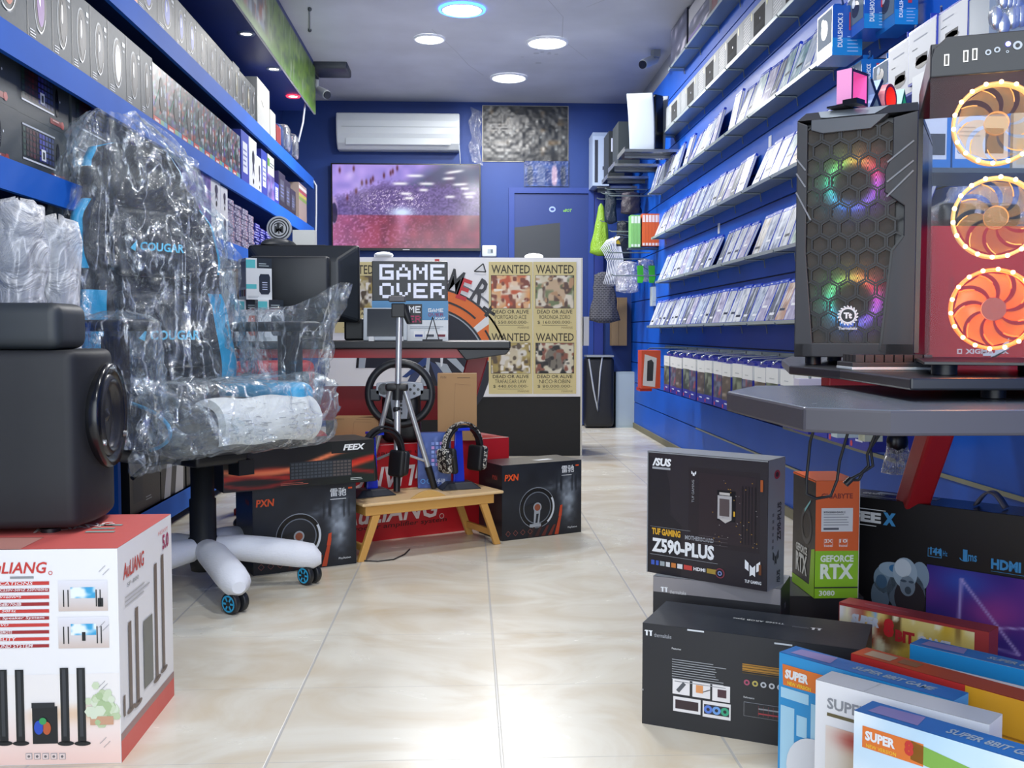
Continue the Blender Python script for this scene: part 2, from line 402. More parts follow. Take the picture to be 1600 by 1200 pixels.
m = MB(); m.box(XS - .012, XS, YF + .03, YB - .02, 0, .045, C('#77745f', .7)); struct(m.build('baseboard_right'))
m = MB()   # old cracks and patches in the ceiling board
fr = Fr((0, 0, ZC - .0006), (1, 0, 0), (0, -1, 0)); CR = C('#a4a8b0', .5)
for pts in [[(.47, 6.2), (.62, 6.6), (.66, 7.1), (.9, 7.6)], [(-.25, 6.9), (-.1, 7.4), (.0, 7.8), (.12, 8.1)], [(.75, 6.4), (.95, 6.1), (1.1, 6.05)]]:
    for a, b_ in zip(pts, pts[1:]): m.line(fr, (a[0], -a[1]), (b_[0], -b_[1]), .006, CR, 1)
for k in range(14):
    m.disc(fr, .52 + random.gauss(0, .07), -7.3 - random.gauss(0, .3), .012 + random.random() * .02, C('#a5a9b2', .5), 2, n=6)
struct(m.build('ceiling_cracks'))

# ceiling lamps: position from the photograph, three unseen ones added nearer the entrance for light
LAMPC = (1, .99, .97)
def ceiling_lamp(x, y, r, label, ring=None, power=30, glow=9, seen=True):
    t = thing('ceiling_light', label, 'light', (x, y, ZC), 0, None)
    m = MB(); m.lathe([(r * 1.12, -.001), (r * 1.12, -.008), (r * 1.0, -.014), (r * .98, -.006)], C('#e8ecf2', .3), 32)
    m.build('trim_ring', t)
    if ring:
        q = MB(); q.lathe([(r * 1.22, -.001), (r * 1.20, -.010), (r * 1.1, -.012)], C(ring, .4, 0, 5), 32); o = q.build('blue_glow_ring', t); o['label'] = 'glowing blue ring'
    m = MB(); m.lathe([(r * .98, -.007), (r * .8, -.016), (r * .4, -.021), (.0005, -.022)], C('#ffffff', .4, 0, glow), 32); m.build('diffuser', t)
    lamp(x, y, ZC - .035, power, r * 1.9, LAMPC)
    return t
for (px, py, r, ring, lab) in [(722, 14, .125, '#3f78ff', 'round ceiling light with a glowing blue ring around it'),
                       (671, 60, .10, None, 'smallest round ceiling light, between the blue-ringed one and the air conditioner'),
                       (855, 66, .135, None, 'large round ceiling light with a cracked patch beside it'),
                       (795, 121, .135, None, 'round ceiling light closest to the back wall')]:
    p = at(px, py, Z=ZC); ceiling_lamp(p.x, p.y, r, lab, ring)
for (x, y) in [(.1, 3.7), (.15, 2.1), (.0, .4)]:
    ceiling_lamp(x, y, .13, ['round ceiling light above the wrapped chair, beyond the top of the picture', 'round ceiling light above the computers, beyond the top of the picture', 'round ceiling light just inside the entrance, beyond the top of the picture'][{3.7: 0, 2.1: 1, .4: 2}[y]], None, 21)

# left soffit with its painted banner and small spots
ZS, YSE = 2.54, 7.72
m = MB(); m.box(XL + .001, -1.18, YF + .02, YSE, ZS, ZC - .001, wallmat('navy_soffit', '#1a2f78', .4)); struct(m.build('ceiling_soffit'))
def banner(U, V):
    y = U; n1 = vnoise(U, V, 60, 6, 3); n2 = vnoise(U, V, 140, 12, 4)
    g = mixc(H('#5f8f2e'), H('#93bb3a'), n1); g = mixc(g, H('#2e5a2e'), np.clip((n2 - .55) * 2.5, 0, 1)); 
    low = np.clip(1 - V * 4, 0, 1); g = mixc(g, H('#8fd04a'), low)
    # group portrait of players at the near end: shirts in red, white, dark blue
    a = np.clip((.685 - U) * 30, 0, 1) * np.clip((V - .12) * 12, 0, 1)
    sh = vnoise(U, V, 90, 2, 9); p = mixc(H('#9fb6d6'), H('#b8432e'), np.clip((sh - .4) * 4, 0, 1)); p = mixc(p, H('#1d2b55'), np.clip((vnoise(U, V, 120, 5, 11) - .55) * 5, 0, 1))
    p = mixc(p, H('#e7e9ea'), np.clip((vnoise(U, V, 100, 7, 12) - .62) * 6, 0, 1)); g = mixc(g, p, a)
    w_ = np.clip((vnoise(U, V, 200, 4, 15) - .68) * 5, 0, 1) * (U > .68); g = mixc(g, H('#cfdcd0'), w_ * .7); return [q * .62 for q in g]
m = MB(); fr = Fr((-1.165, 2.2, ZS - .03), (0, 1, 0), (0, 0, 1)); fr.n = Vector((1, 0, 0))
m.box(-1.178, -1.166, 2.2, YSE - .01, ZS - .03, ZC - .06, C('#d8dcd8', .4))
m.canvas(fr, 0, 0, YSE - 2.21, ZC - .03 - ZS, 420, 20, banner, GLOSSP)
tag(m.build('stadium_banner'), 'long green football pitch banner along the edge of the dropped ceiling', 'banner')
for i, (px, py, c_) in enumerate([(385, 52, None), (428, 107, None), (458, 150, '#ff2a3c')]):
    p = at(px, py, Z=ZS)
    lab = ['spotlight in the blue soffit closest to the entrance', 'middle spotlight of the three in the blue soffit', 'spotlight with a red glowing rim in the blue soffit'][i]
    t = thing('recessed_spotlight', lab, 'light', (p.x, p.y, ZS), 0, 'spotlights in the blue soffit')
    m = MB(); m.lathe([(.05, -.0005), (.048, -.007), (.034, -.008), (.03, -.001)], C(c_ or '#5a6a90', .3, 0, 4 if c_ else 0), 24); m.build('rim', t)
    m = MB(); m.lathe([(.032, -.003), (.0005, -.004)], C('#fff2d8', .4, 0, 12), 20); m.build('bulb', t)
    lamp(p.x, p.y, ZS - .02, .8, .06, (1, .93, .8))
    
# left shelving: side wall boards in one continuous row
KS = 1.10; SHX = -1.18 * KS; SHZ = [.85 + (z - .85) * KS for z in (2.025, 1.648, 1.297, .935, .575, .20)]; YSH = 8.45
for i, z in enumerate(SHZ):
    m = MB(); y9 = .9 if i < 4 else 2.62; m.box(XL + .002, SHX - .001, y9, YSH if i < 4 else 7.1, z - .035, z, SHDARK)
    m.box(SHX - .018, SHX, y9, YSH if i < 4 else 7.1, z - .090, z, SHBLUE)
    o = m.build('wall_shelf')
    tag(o, ['topmost', 'second highest', 'third highest', 'fourth highest', 'fifth highest', 'lowest'][i] + ' blue shelf board with bright blue edge on the wall of mouse boxes', 'shelf', 'blue shelf boards')
m = MB()
for y in (3.76, 6.2): m.box(XL + .002, SHX - .02, y, y + .03, 0, .86, SHBLUE)
struct(m.build('wall_left_shelf_divider'))
# ================================================================== back wall
def wallfr(Y): return Fr((0, Y, 0), (1, 0, 0), (0, 0, 1))
# air conditioner
a = at(525, 231, Y=8.84); b = at(718, 175, Y=8.84); W_, H_ = b.x - a.x, b.z - a.z
t = thing('air_conditioner', 'white wall mounted air conditioner above the television', 'air conditioner', ((a.x + b.x) / 2, YB, a.z))
AC = C('#c3c9cc', .35)
m = MB(); prof = [(-.005, 0), (-.12, .0), (-.17, .05), (-.2, .13), (-.205, .24), (-.19, H_ - .01), (-.005, H_)]
for sx in (-1,):
    n = len(prof); vs = [(x, y, z) for x in (-W_ / 2, W_ / 2) for y, z in prof]
    m.add(vs, [tuple(range(n)), tuple(range(2 * n - 1, n - 1, -1))] + [(i, n + i, n + (i + 1) % n, (i + 1) % n) for i in range(n)], AC)
m.build('housing', t, .012)
m = MB(); m.box(-W_ / 2 + .08, W_ / 2 - .08, -.186, -.17, .035, .095, C('#c3cacd', .35)); m.build('air_flap', t, .004)
m = MB(); m.box(-W_ / 2 + .05, W_ / 2 - .02, -.2065, -.2, .185, .19, C('#aab1b5', .4)); m.build('seam', t)
m = MB(); m.tube([(W_ / 2 - .004, -.19, .03), (W_ / 2 + .002, -.17, -.05), (W_ / 2 + .005, -.1, -.11)], .004, C('#c9d0d6', .5), 6); m.build('drain_cord', t)

# television
a = at(520, 387, Y=8.95); b = at(749, 258, Y=8.95)
def tvpic(U, V):
    n1 = vnoise(U, V, 20, 12, 1); n2 = vnoise(U, V, 90, 60, 2); n3 = vnoise(U, V, 220, 130, 5)
    sky = mixc(H('#b59ae8'), H('#8f7fd0'), n1); right = mixc(H('#5b4a70'), H('#4c5a7a'), n1)
    t = np.clip((U + (V - 1) * -.9 - .62) * 6, 0, 1); c = mixc(sky, right, t)
    mt = np.clip((.78 - V - np.abs(U - .35) * .35 + n2 * .10 + (U - .35) * .25) * 12, 0, 1); c = mixc(c, mixc(H('#4b3a6c'), H('#7d68a8'), n2), mt)
    sp = np.clip((n3 - .72) * 8, 0, 1) * np.clip(1.15 - ((U - .42) ** 2 / .09 + (V - .55) ** 2 / .035), 0, 1); c = mixc(c, H('#f0dcff'), sp)
    gl = np.exp(-((U - .47) ** 2 / .006 + (V - .43) ** 2 / .0035)); c = mixc(c, H('#cfe0ff'), np.clip(gl * 1.1, 0, 1))
    gd = np.clip((.405 - V) * 60, 0, 1); red = mixc(H('#963c54'), H('#682a44'), n1); red = mixc(red, H('#d987b8'), np.clip((n2 - .55) * 2, 0, .6) * (1 - U)); red = mixc(red, H('#e7a7d8'), np.exp(-((U - .47) ** 2 / .002)) * np.clip(V * 2, 0, 1) * .7)
    red = mixc(red, H('#c48ad0'), np.clip(.35 - U, 0, 1) * 1.2)
    c = mixc(c, red, gd)
    # strip lamps mirrored on the dark right half
    for (x, y, w_, s) in [(.83, .92, .06, .25), (.56, .87, .055, 0), (.46, .775, .05, 0), (.64, .775, .05, 0), (.87, .77, .05, .1), (.79, .84, .04, .1), (.5, .655, .04, 0), (.93, .66, .045, .1), (.8, .62, .035, .05), (.62, .70, .03, 0), (.9, .72, .03, 0), (.52, .60, .035, 0), (.93, .62, .03, 0)]:
        k = np.exp(-(((U - x) / w_) ** 4 + ((V - y - (U - x) * s) / .016) ** 2)); c = mixc(c, H('#ffffff'), np.clip(k, 0, 1) * .9)
    # falling figures upper left, a rider cropped at the left edge
    for (x, y) in [(.16, .68), (.20, .78), (.23, .79), (.26, .80), (.275, .83), (.35, .87), (.395, .90), (.41, .92), (.44, .96), (.10, .60), (.145, .95), (.05, .93)]:
        k = np.exp(-(((U - x) / .007) ** 2 + ((V - y) / .032) ** 2)); c = mixc(c, H('#5a2c40'), np.clip(k * 1.3, 0, 1))
    k = np.clip(1.2 - (((U) / .035) ** 2 + ((V - .45) / .17) ** 2), 0, 1); c = mixc(c, H('#a58cc0'), np.clip(k * 2, 0, 1)); k = np.clip(1.2 - (((U - .01) / .022) ** 2 + ((V - .42) / .12) ** 2), 0, 1); c = mixc(c, H('#2c2348'), np.clip(k * 3, 0, 1))
    return c
t = thing('television', 'large flat television showing a pink and violet game scene', 'television', (a.x, YB, a.z))
m = MB(); m.box(-.012, b.x - a.x + .012, -.075, -.02, -.022, b.z - a.z + .012, C('#0b0b10', .25)); m.build('body', t)
m = MB(); fr = Fr((0, -.0755, 0), (1, 0, 0), (0, 0, 1)); m.canvas(fr, 0, 0, b.x - a.x, b.z - a.z, 200, 112, tvpic, SCREEN); m.build('screen', t)
m = MB(); m.box(.62, .68, -.0765, -.075, -.017, -.012, C('#c8ccd2', .3)); m.build('maker_badge', t)
# posters
def poster(px0, py0, px1, py1, fn, name, label, edge='#bdb9a8', Y=YB, nx=90, ny=60, crumple=.008):
    a = at(px0, py1, Y=Y - .01); b = at(px1, py0, Y=Y - .01); w_, h_ = b.x - a.x, b.z - a.z
    m = MB(); m.box(a.x - .008, b.x + .008, Y - .008, Y - .002, a.z - .008, b.z + .008, edge)
    U, V = np.meshgrid(np.linspace(0, 1, nx), np.linspace(0, 1, ny)); rgb = np.clip(np.stack(fn(U, V), -1), 0, 1).reshape(-1, 3); rgb = np.where(rgb <= .04045, rgb / 12.92, ((rgb + .055) / 1.055) ** 2.4)
    dz = vnoise(U, V, 9, 6, 2) * crumple + vnoise(U, V, 26, 18, 3) * crumple * .6
    vs = [(a.x + w_ * u, Y - .012 - q, a.z + h_ * v) for u, v, q in zip(U.ravel(), V.ravel(), dz.ravel())]
    m.add(vs, [(j * nx + i, j * nx + i + 1, (j + 1) * nx + i + 1, (j + 1) * nx + i) for j in range(ny - 1) for i in range(nx - 1)], PRINT, True, [tuple(c) for c in rgb])
    return tag(m.build(name), label, 'poster')
def pic1(U, V):
    n1 = vnoise(U, V, 7, 5, 21); n2 = vnoise(U, V, 22, 14, 22)
    c = mixc(H('#1e2126'), H('#5c5f60'), np.clip((n1 - .42) * 1.3, 0, 1) * n2); c = mixc(c, H('#8c908f'), np.clip((n2 - .78) * 5, 0, 1) * .8)
    return mixc(c, H('#6e5638'), np.clip((vnoise(U, V, 10, 9, 25) - .72) * 3, 0, 1))
def pic2(U, V):
    n1 = vnoise(U, V, 12, 5, 31); c = mixc(H('#1a2c60'), H('#3b5590'), n1)
    for x, w_, col in [(.12, .07, '#2d3a58'), (.38, .1, '#46557e'), (.68, .07, '#a08aa0'), (.88, .06, '#26324e')]:
        c = mixc(c, H(col), np.clip(1.4 - ((U - x) / w_) ** 2 - ((V - .42) / .42) ** 4, 0, 1))
    return c
poster(755, 167, 887, 251, pic1, 'crumpled_poster', 'dark crumpled foil-like poster with torn clear film at its edge')
m = MB(); p = at(752, 218, Y=YB - .03)
m.loft([[Vector((p.x + .02 * math.sin(i * 2.1) - .05 * j, YB - .02 - .03 * (i % 2) - .01 * j, p.z + .25 - i * .07 + .02 * j)) for i in range(8)] for j in range(3)], FILM2, closed=False)
tag(m.build('torn_film'), 'torn clear film curling off the side of the dark poster', 'plastic film')
poster(820, 252, 888, 291, pic2, 'figure_poster', 'small dark blue poster of four standing figures above the door', '#31436f', crumple=.004)
# wall socket plate beside the counter top
a = at(753, 401, Y=9.0); b = at(776, 383, Y=9.0)
m = MB(); m.rbox(((a.x + b.x) / 2, YB - .02, (a.z + b.z) / 2), (b.x - a.x, .04, b.z - a.z), .012, C('#c9d2d8', .4), 2, 2)
fr = wallfr(YB - .041); m.rect(fr, a.x + .05, a.z + .03, .05, .04, C('#9aa5ae', .4)); m.rect(fr, a.x + .08, a.z + .035, .02, .03, C('#55606a', .4), 2)
tag(m.build('wall_socket'), 'pale plastic wall socket below the corner of the television', 'socket')
# door in the back wall
a = at(795, 293, Y=YB - .03); b = at(928, 293, Y=YB - .03); DB = C('#1b3a88', .5); DB2 = C('#173274', .45)
m = MB(); z1 = a.z
m.box(a.x, a.x + .05, YB - .04, YB - .001, 0, z1, DB); m.box(b.x - .05, b.x, YB - .04, YB - .001, 0, z1, DB); m.box(a.x + .05, b.x - .05, YB - .04, YB - .001, z1 - .05, z1, DB)
struct(m.build('door_1_frame'))
t = bpy.data.objects.new('door_1', None); COL.objects.link(t); struct(t); t.location = (a.x + .05, YB - .012, 0)
wd = b.x - a.x - .1
m = MB(); m.box(0, wd, -.012, .008, 0.01, z1 - .055, DB2); m.build('door_leaf', t)
m = MB(); q = px_on(Fr((0, -.012, 0), (1, 0, 0), (0, 0, 1)), (a.x + .05, YB - .012, 0)); fr = Fr((0, -.0121, 0), (1, 0, 0), (0, 0, 1))
tpoly(m, fr, q, [(799, 356), (875, 348), (875, 560), (799, 560)], C('#30353c', .5)); m.build('dark_panel', t)
m = MB(); m.disc(fr, *q(863, 327), .03, C('#8fa6cf', .5), 1, .026); m.disc(fr, *q(863, 327), .018, C('#1c3180', .5), 2, .012); m.text(fr, 'eBOT', *q(880, 331), .08, .026, C('#7fc03a', .5), 1, bold=.02, shear=.3); m.build('stickers', t)
# blue panelled strip between door and corner, hanging clutter
m = MB(); a2 = at(945, 300, Y=YB - .03); m.box(b.x + .002, b.x + .09, YB - .03, YB - .001, 0, z1 + .02, C('#1c2f7c', .5)); struct(m.build('trim_2'))

# ================================================================== cameras and bits on the ceiling
def cctv(px, py, side, label):
    p = at(px, py, Y=7.9 if side > 0 else 7.35); t = thing('security_camera', label, 'camera', p)
    m = MB(); m.cyl((-.04 * side, 0, .09), (-.04 * side, 0, .02), .018, C('#9aa0a6', .4)); m.box(-.09 * side if side > 0 else .04, -.04 * side if side > 0 else .09, -.03, .03, .03, .09, C('#8b9096', .4)); m.build('bracket', t)
    m = MB(); m.tube([(-.06 * side, .05, .03), (.03 * side, -.06, -.03), (.05 * side, -.085, -.045)], [.036, .036, .034], C('#c2c7cc', .35), 16); m.build('housing', t)
    m = MB(); m.cyl((.05 * side, -.085, -.045), (.056 * side, -.092, -.049), .03, C('#14161a', .15)); m.build('lens', t)
cctv(1012, 96, -1, 'white security camera in the corner above the slatted wall')
cctv(503, 143, 1, 'white security camera behind the end of the green banner')
p = at(518, 103, Y=7.85)
m = MB(); m.rbox((p.x, 7.9, p.z), (.26, .30, .09), .015, C('#3a3f47', .4), 2, 2); m.box(p.x - .17, p.x - .12, 7.8, 8.0, p.z - .07, p.z + .06, C('#2a2e34', .5))
m.box(p.x - .06, p.x + .06, 7.82, 8, p.z + .04, ZC - .001, C('#30343a', .5))
tag(m.build('projector_box'), 'dark grey projector box hanging under the ceiling by the banner end', 'projector')
p = at(484, 12, Z=ZC); p2 = at(484, 45, Z=ZC)
m = MB(); m.cyl((p.x, p.y, ZC - .004), (p2.x, p2.y, ZC - .004), .006, C('#8a8f96', .4)); m.ball((p.x, p.y, ZC - .01), .014, C('#50555c', .4), 8, 6); m.ball((p2.x, p2.y, ZC - .01), .014, C('#50555c', .4), 8, 6)
tag(m.build('ceiling_hook_rod'), 'short thin metal rod fixed flat on the ceiling left of the lights', 'rod')

# ================================================================== counter with posters and gamer artwork
YC = 6.80; ct = at(910, 403, Y=YC).z; cx0, cx1 = -.98, at(910, 500, Y=YC).x
t = thing('sales_counter', 'tall counter with a white art panel and black base, wanted posters glued on its front', 'counter', ((cx0 + cx1) / 2, YC + .25, 0))
ox = (cx0 + cx1) / 2; hw = (cx1 - cx0) / 2; zb = at(800, 620, Y=YC).z
m = MB(); m.box(-hw, hw - .012, -.245, .25, 0, zb, C('#0a0b0e', .6)); m.build('black_base', t)
m = MB(); m.box(-hw, hw - .012, -.25, .25, zb, ct, C('#f0f1f3', .5)); m.build('white_panel', t)
m = MB(); m.box(hw - .012, hw, -.255, .25, 0, ct, C('#d3d2c8', .5)); m.build('edge_strip', t)
m = MB(); fr = Fr((0, -.2505, 0), (1, 0, 0), (0, 0, 1)); g = px_on(fr, t.location)
K = C('#1b1c22', .4); RD = C('#c93038', .45); ORG = C('#e8742e', .45); GR = C('#a9b4bf', .45); NV = C('#39476b', .45); DN = C('#1c2130', .45)
# helmet rings
def ring(cx, cy, r0, r1, a0, a1, mat, l, n=18):
    pts = [(cx + r0 * math.cos(a0 + (a1 - a0) * i / n), cy - r0 * math.sin(a0 + (a1 - a0) * i / n)) for i in range(n + 1)]
    pts2 = [(cx + r1 * math.cos(a0 + (a1 - a0) * i / n), cy - r1 * math.sin(a0 + (a1 - a0) * i / n)) for i in range(n + 1)]
    A = [g(*q) for q in pts]; B = [g(*q) for q in pts2]
    m.add([fr.p(x, y, l) for x, y in A + B], [(i, i + 1, n + 2 + i, n + 1 + i) for i in range(n)], mat)
cx_, cy_ = 668, 575
ring(cx_, cy_, 0.1, 98, -1.2, PI, DN, 1); ring(cx_, cy_, 98, 108, -.2, PI, GR, 2); ring(cx_, cy_, 108, 112, -.2, PI, K, 3)
ring(cx_, cy_, 90, 112, .1, 1.9, GR, 3)
ring(cx_, cy_, 94, 126, .12, .62, ORG, 4); ring(cx_, cy_, 94, 126, .72, 1.9, ORG, 4); ring(cx_, cy_, 96, 124, .62, .72, C('#e9ecee', .5), 4)
ring(cx_, cy_, 92, 95, .1, 1.9, K, 5); ring(cx_, cy_, 124, 127, .05, 1.9, K, 5); ring(cx_, cy_, 106, 109, .16, .58, K, 6); ring(cx_, cy_, 106, 109, .8, 1.8, K, 6); ring(cx_, cy_, 138, 141, .8, 1.45, C('#6b7078', .5), 3)
for k, (x, y, s, col, rt) in enumerate([(640, 600, 34, NV, .5), (660, 610, 34, GR, .2), (690, 600, 40, NV, -.3), (704, 590, 34, GR, -.6), (668, 565, 22, GR, 0), (650, 575, 26, C('#23407c'), .9), (720, 575, 26, GR, -.8), (690, 560, 14, C('#dfe6ec'), 0)]):
    ca, sa = math.cos(rt), math.sin(rt); pts = [(x + ca * u - sa * v, y + sa * u + ca * v) for u, v in [(-s * .18, -s), (s * .22, -s * .6), (s * .1, s * .8), (-s * .1, s)]]; tpoly(m, fr, g, pts, col, 4 + k * .5)
for ch, x, y, w_, h_, c_, rt in [('M', 700, 440, 20, 36, K, -.35), ('E', 713, 452, 17, 33, RD, -.35), ('R', 739, 457, 20, 40, C('#42444a'), -.55), ('+', 752, 486, 22, 20, K, -.6)]:
    x, y = x + 12, y; a_ = g(x, y); sc = YC / FPX; m.text(fr, ch, a_[0], a_[1], w_ * sc, h_ * sc, c_, 6, bold=.02, rot=rt, mid=True)
    
for p0, p1 in [((741, 424), (755, 412)), ((755, 412), (759, 425)), ((759, 425), (741, 424))]: m.line(fr, g(*p0), g(*p1), .008, K, 6)
m.build('gamer_artwork', t)
# wanted posters
def wanted(px0, py0, px1, py1, name1, bounty, seed, label, cut=None):
    a = at(px0, py1, Y=YC - .255); b = at(px1, py0, Y=YC - .255); w_, h_ = b.x - a.x, b.z - a.z
    m = MB(); fr = Fr((a.x, YC - .0035, a.z), (1, 0, 0), (0, 0, 1)); P = C('#d9cb93', .55); INK = C('#3d3426', .5)
    m.box(a.x, b.x, YC - .0035, YC - .0015, a.z, b.z, P)
    m.text(fr, 'WANTED', w_ * .06, h_ * .83, w_ * .88, h_ * .125, INK, 1, bold=.01)
    rnd = random.Random(seed); pal = [['#d8c9b0', '#c2542c', '#e79a52', '#7c3a26', '#f0e6d6'], ['#cfc6a8', '#6f7d55', '#e8e1d6', '#5c4438', '#b8926c'], ['#c4b36a', '#ddd9cf', '#8b7340', '#584a38', '#eee9de'], ['#cfc7a6', '#1f1d1c', '#e4dfd2', '#8a5240', '#3a3430']][seed % 4]
    def pf(U, V):
        n1 = vnoise(U, V, 5, 5, seed); n2 = vnoise(U, V, 11, 9, seed + 3); c = mixc(H(pal[0]), H(pal[2]), n1)
        f = np.clip(1.3 - ((U - .52) / .26) ** 2 - ((V - .5) / .36) ** 2, 0, 1); c = mixc(c, H(pal[4]), np.clip(f * 3, 0, 1) * .6)
        for k, q in enumerate((1, 3)): c = mixc(c, H(pal[q]), np.clip((vnoise(U, V, 7 + k * 3, 6 + k * 2, seed + 7 + k) - .55) * 5, 0, 1))
        return mixc(c, H(pal[4]), np.clip((n2 - .72) * 8, 0, 1))
    m.rect(fr, w_ * .05, h_ * .32, w_ * .90, h_ * .485, INK, 1); m.canvas(fr, w_ * .06, h_ * .325, w_ * .88, h_ * .475, 64, 60, pf, PRINT, 2)
    m.text(fr, 'DEAD OR ALIVE', w_ * .09, h_ * .245, w_ * .82, h_ * .055, INK, 1, bold=.012)
    m.text(fr, name1, w_ * .14, h_ * .165, w_ * .72, h_ * .06, INK, 1); m.text(fr, bounty, w_ * .10, h_ * .09, w_ * .8, h_ * .052, INK, 1)
    m.text(fr, 'MARINE', w_ * .66, h_ * .025, w_ * .26, h_ * .03, C('#8d7d55'), 1); m.rect(fr, w_ * .2, h_ * .072, w_ * .6, .002, INK, 1)
    tag(m.build('wanted_poster'), label, 'poster', 'wanted posters on the counter front')
wanted(765, 405, 836, 516, 'PORTGAS·D·ACE', '$ 550.000.000-', 4, 'wanted poster with orange picture, upper of the pair beside the gamer artwork')
wanted(837, 405, 907, 516, 'RORONOA ZORO', '$ 160.000.000-', 5, 'wanted poster with pale green picture in the top corner of the counter')
wanted(765, 516, 836, 619, 'TRAFALGAR LAW', '$ 440.000.000-', 6, 'wanted poster with ochre picture, lower of the pair beside the gamer artwork')
wanted(837, 516, 907, 619, 'NICO·ROBIN', '$ 80.000.000-', 7, 'wanted poster with black and cream picture directly above the black base')
wanted(515, 405, 582, 520, '', '', 2, 'wanted poster with olive picture half hidden behind the monitor')
# things lying on the counter top
def mouse(loc, rz, label, mat):
    t = thing('computer_mouse', label, 'mouse', loc, rz)
    m = MB(); m.rbox((0, 0, .02), (.13, .065, .04), .02, mat, 3, 2, fn=lambda p: (p.x, p.y, p.z * (1 - .3 * abs(p.x) / .065))); m.build('shell', t)
    m = MB(); m.cyl((.035, -.004, .036), (.035, .004, .036), .008, C('#55585e', .4)); m.build('wheel', t)
p = at(600, 402, Y=YC + .05); mouse((p.x, YC + .02, ct), .2, 'white mouse lying on the counter top below the television', C('#dfe3e6', .3))
p = at(835, 402, Y=YC + .05); mouse((p.x, YC + .1, ct), 2.6, 'white mouse on the counter top above the posters', C('#e6e8ea', .3))
p = at(915, 520, Y=YC + .1)
m = MB(); a = at(911, 540, Y=YC + .1); b = at(919, 495, Y=YC + .1); m.box(a.x - .002, b.x, YC + .05, YC + .2, a.z, b.z, C('#d6dade', .5)); tag(m.build('switch_plate'), 'white switch plate on the end of the counter', 'switch')
# grey box standing on the floor beside the back corner
a = at(950, 668, Z=0); z = at(970, 584, Y=8.45).z
m = MB(); p = at(975, 668, Z=0); y = p.y
xa, xb = at(963, 640, Y=y).x, at(996, 640, Y=y).x
m.box(xa, xb, y, y + .14, 0, z, C('#9fb0ba', .45)); m.box(xa - .006, xa, y - .001, y + .14, 0, z, C('#71828c', .5))
fr = Fr((xa, y, 0), (1, 0, 0), (0, 0, 1)); m.rect(fr, .02, .02, xb - xa - .04, z - .04, C('#a8b8c2', .45), 1)
tag(m.build('grey_tower_box'), 'tall pale grey box standing on the floor beneath the hanging accessories', 'box')
m = MB(); a = at(934, 661, Y=8.9)
a.x -= .1; m.rbox((a.x + .1, 8.86, .32), (.26, .2, .63), .04, C('#15171c', .5), 3, 3); m.tube([(a.x, 8.76, .62), (a.x + .04, 8.74, .35), (a.x + .08, 8.75, .15), (a.x + .1, 8.75, .5), (a.x + .12, 8.76, .64)], .008, C('#aab0b8', .3), 6)
m.box(a.x - .02, a.x + .22, 8.74, 8.97, .635, .65, C('#8e959c', .4))
tag(m.build('black_equipment_bag'), 'black bag with grey straps standing between the door and grey box', 'bag')
m = MB(); a = at(955, 540, Y=8.93); b = at(979, 465, Y=8.93); m.box(a.x, b.x, 8.9, 9.02, a.z, b.z, C('#9a805c', .7)); m.box(a.x + .06, a.x + .064, 8.899, 8.9, a.z, b.z, C('#7d6749', .7))
tag(m.build('cardboard_box'), 'narrow brown cardboard box hung below the plaid cloth', 'box')
# ================================================================== desk in the middle of the shop and what stands on it
DZ = .813; DY = 4.42
RDM = C('#a81a22', .35); RDM2 = C('#8d1820', .4); BLKT = C('#1a1c21', .4)
dx1 = at(798, 540, Y=DY).x; dx0 = -1.12
t = thing('gaming_desk', 'black gaming desk with red frame carrying the monitor and game over sign', 'desk', ((dx0 + dx1) / 2, DY + .3, 0))
hw = (dx1 - dx0) / 2
m = MB(); m.box(-hw, hw, -.3, .3, DZ - .035, DZ, BLKT); m.build('tabletop', t, .006)
m = MB(); m.box(-hw + .04, hw - .1, -.27, -.24, DZ - .075, DZ - .036, RDM); m.box(-hw + .04, hw - .1, .2, .24, DZ - .075, DZ - .036, RDM); m.build('red_beam', t)
def slant(ax, az, bx, bz, w_, y0, y1, mat, m):
    m.hexa([(bx, y0, bz), (bx + w_, y0, bz), (bx + w_, y1, bz), (bx, y1, bz)], [(ax, y0, az), (ax + w_, y0, az), (ax + w_, y1, az), (ax, y1, az)], mat)
m = MB(); slant(hw - .18, DZ - .036, hw - .40, .031, .1, .02, .10, RDM, m); m.build('leg', t, .006)
m = MB(); slant(-hw + .12, DZ - .036, -hw + .03, .031, .05, .02, .08, RDM, m); m.build('leg', t, .006)
m = MB(); m.box(hw - .44, hw - .22, -.08, .28, 0, .03, RDM2); m.build('foot', t, .006)
m = MB(); m.box(-hw + .02, -hw + .2, -.08, .28, 0, .03, RDM2); m.build('foot', t, .006)
m = MB(); m.box(-hw + .2, hw - .3, -.05, -.03, .44, .60, RDM2); m.build('modesty_panel', t)
m = MB(); m.hexa([(hw - .2, -.29, DZ - .085), (hw - .02, -.29, DZ - .06), (hw - .02, .25, DZ - .06), (hw - .2, .25, DZ - .085)], [(hw - .24, -.29, DZ - .036), (hw, -.29, DZ - .036), (hw, .25, DZ - .036), (hw - .24, .25, DZ - .036)], BLKT); m.build('cup_holder_bracket', t, .004)

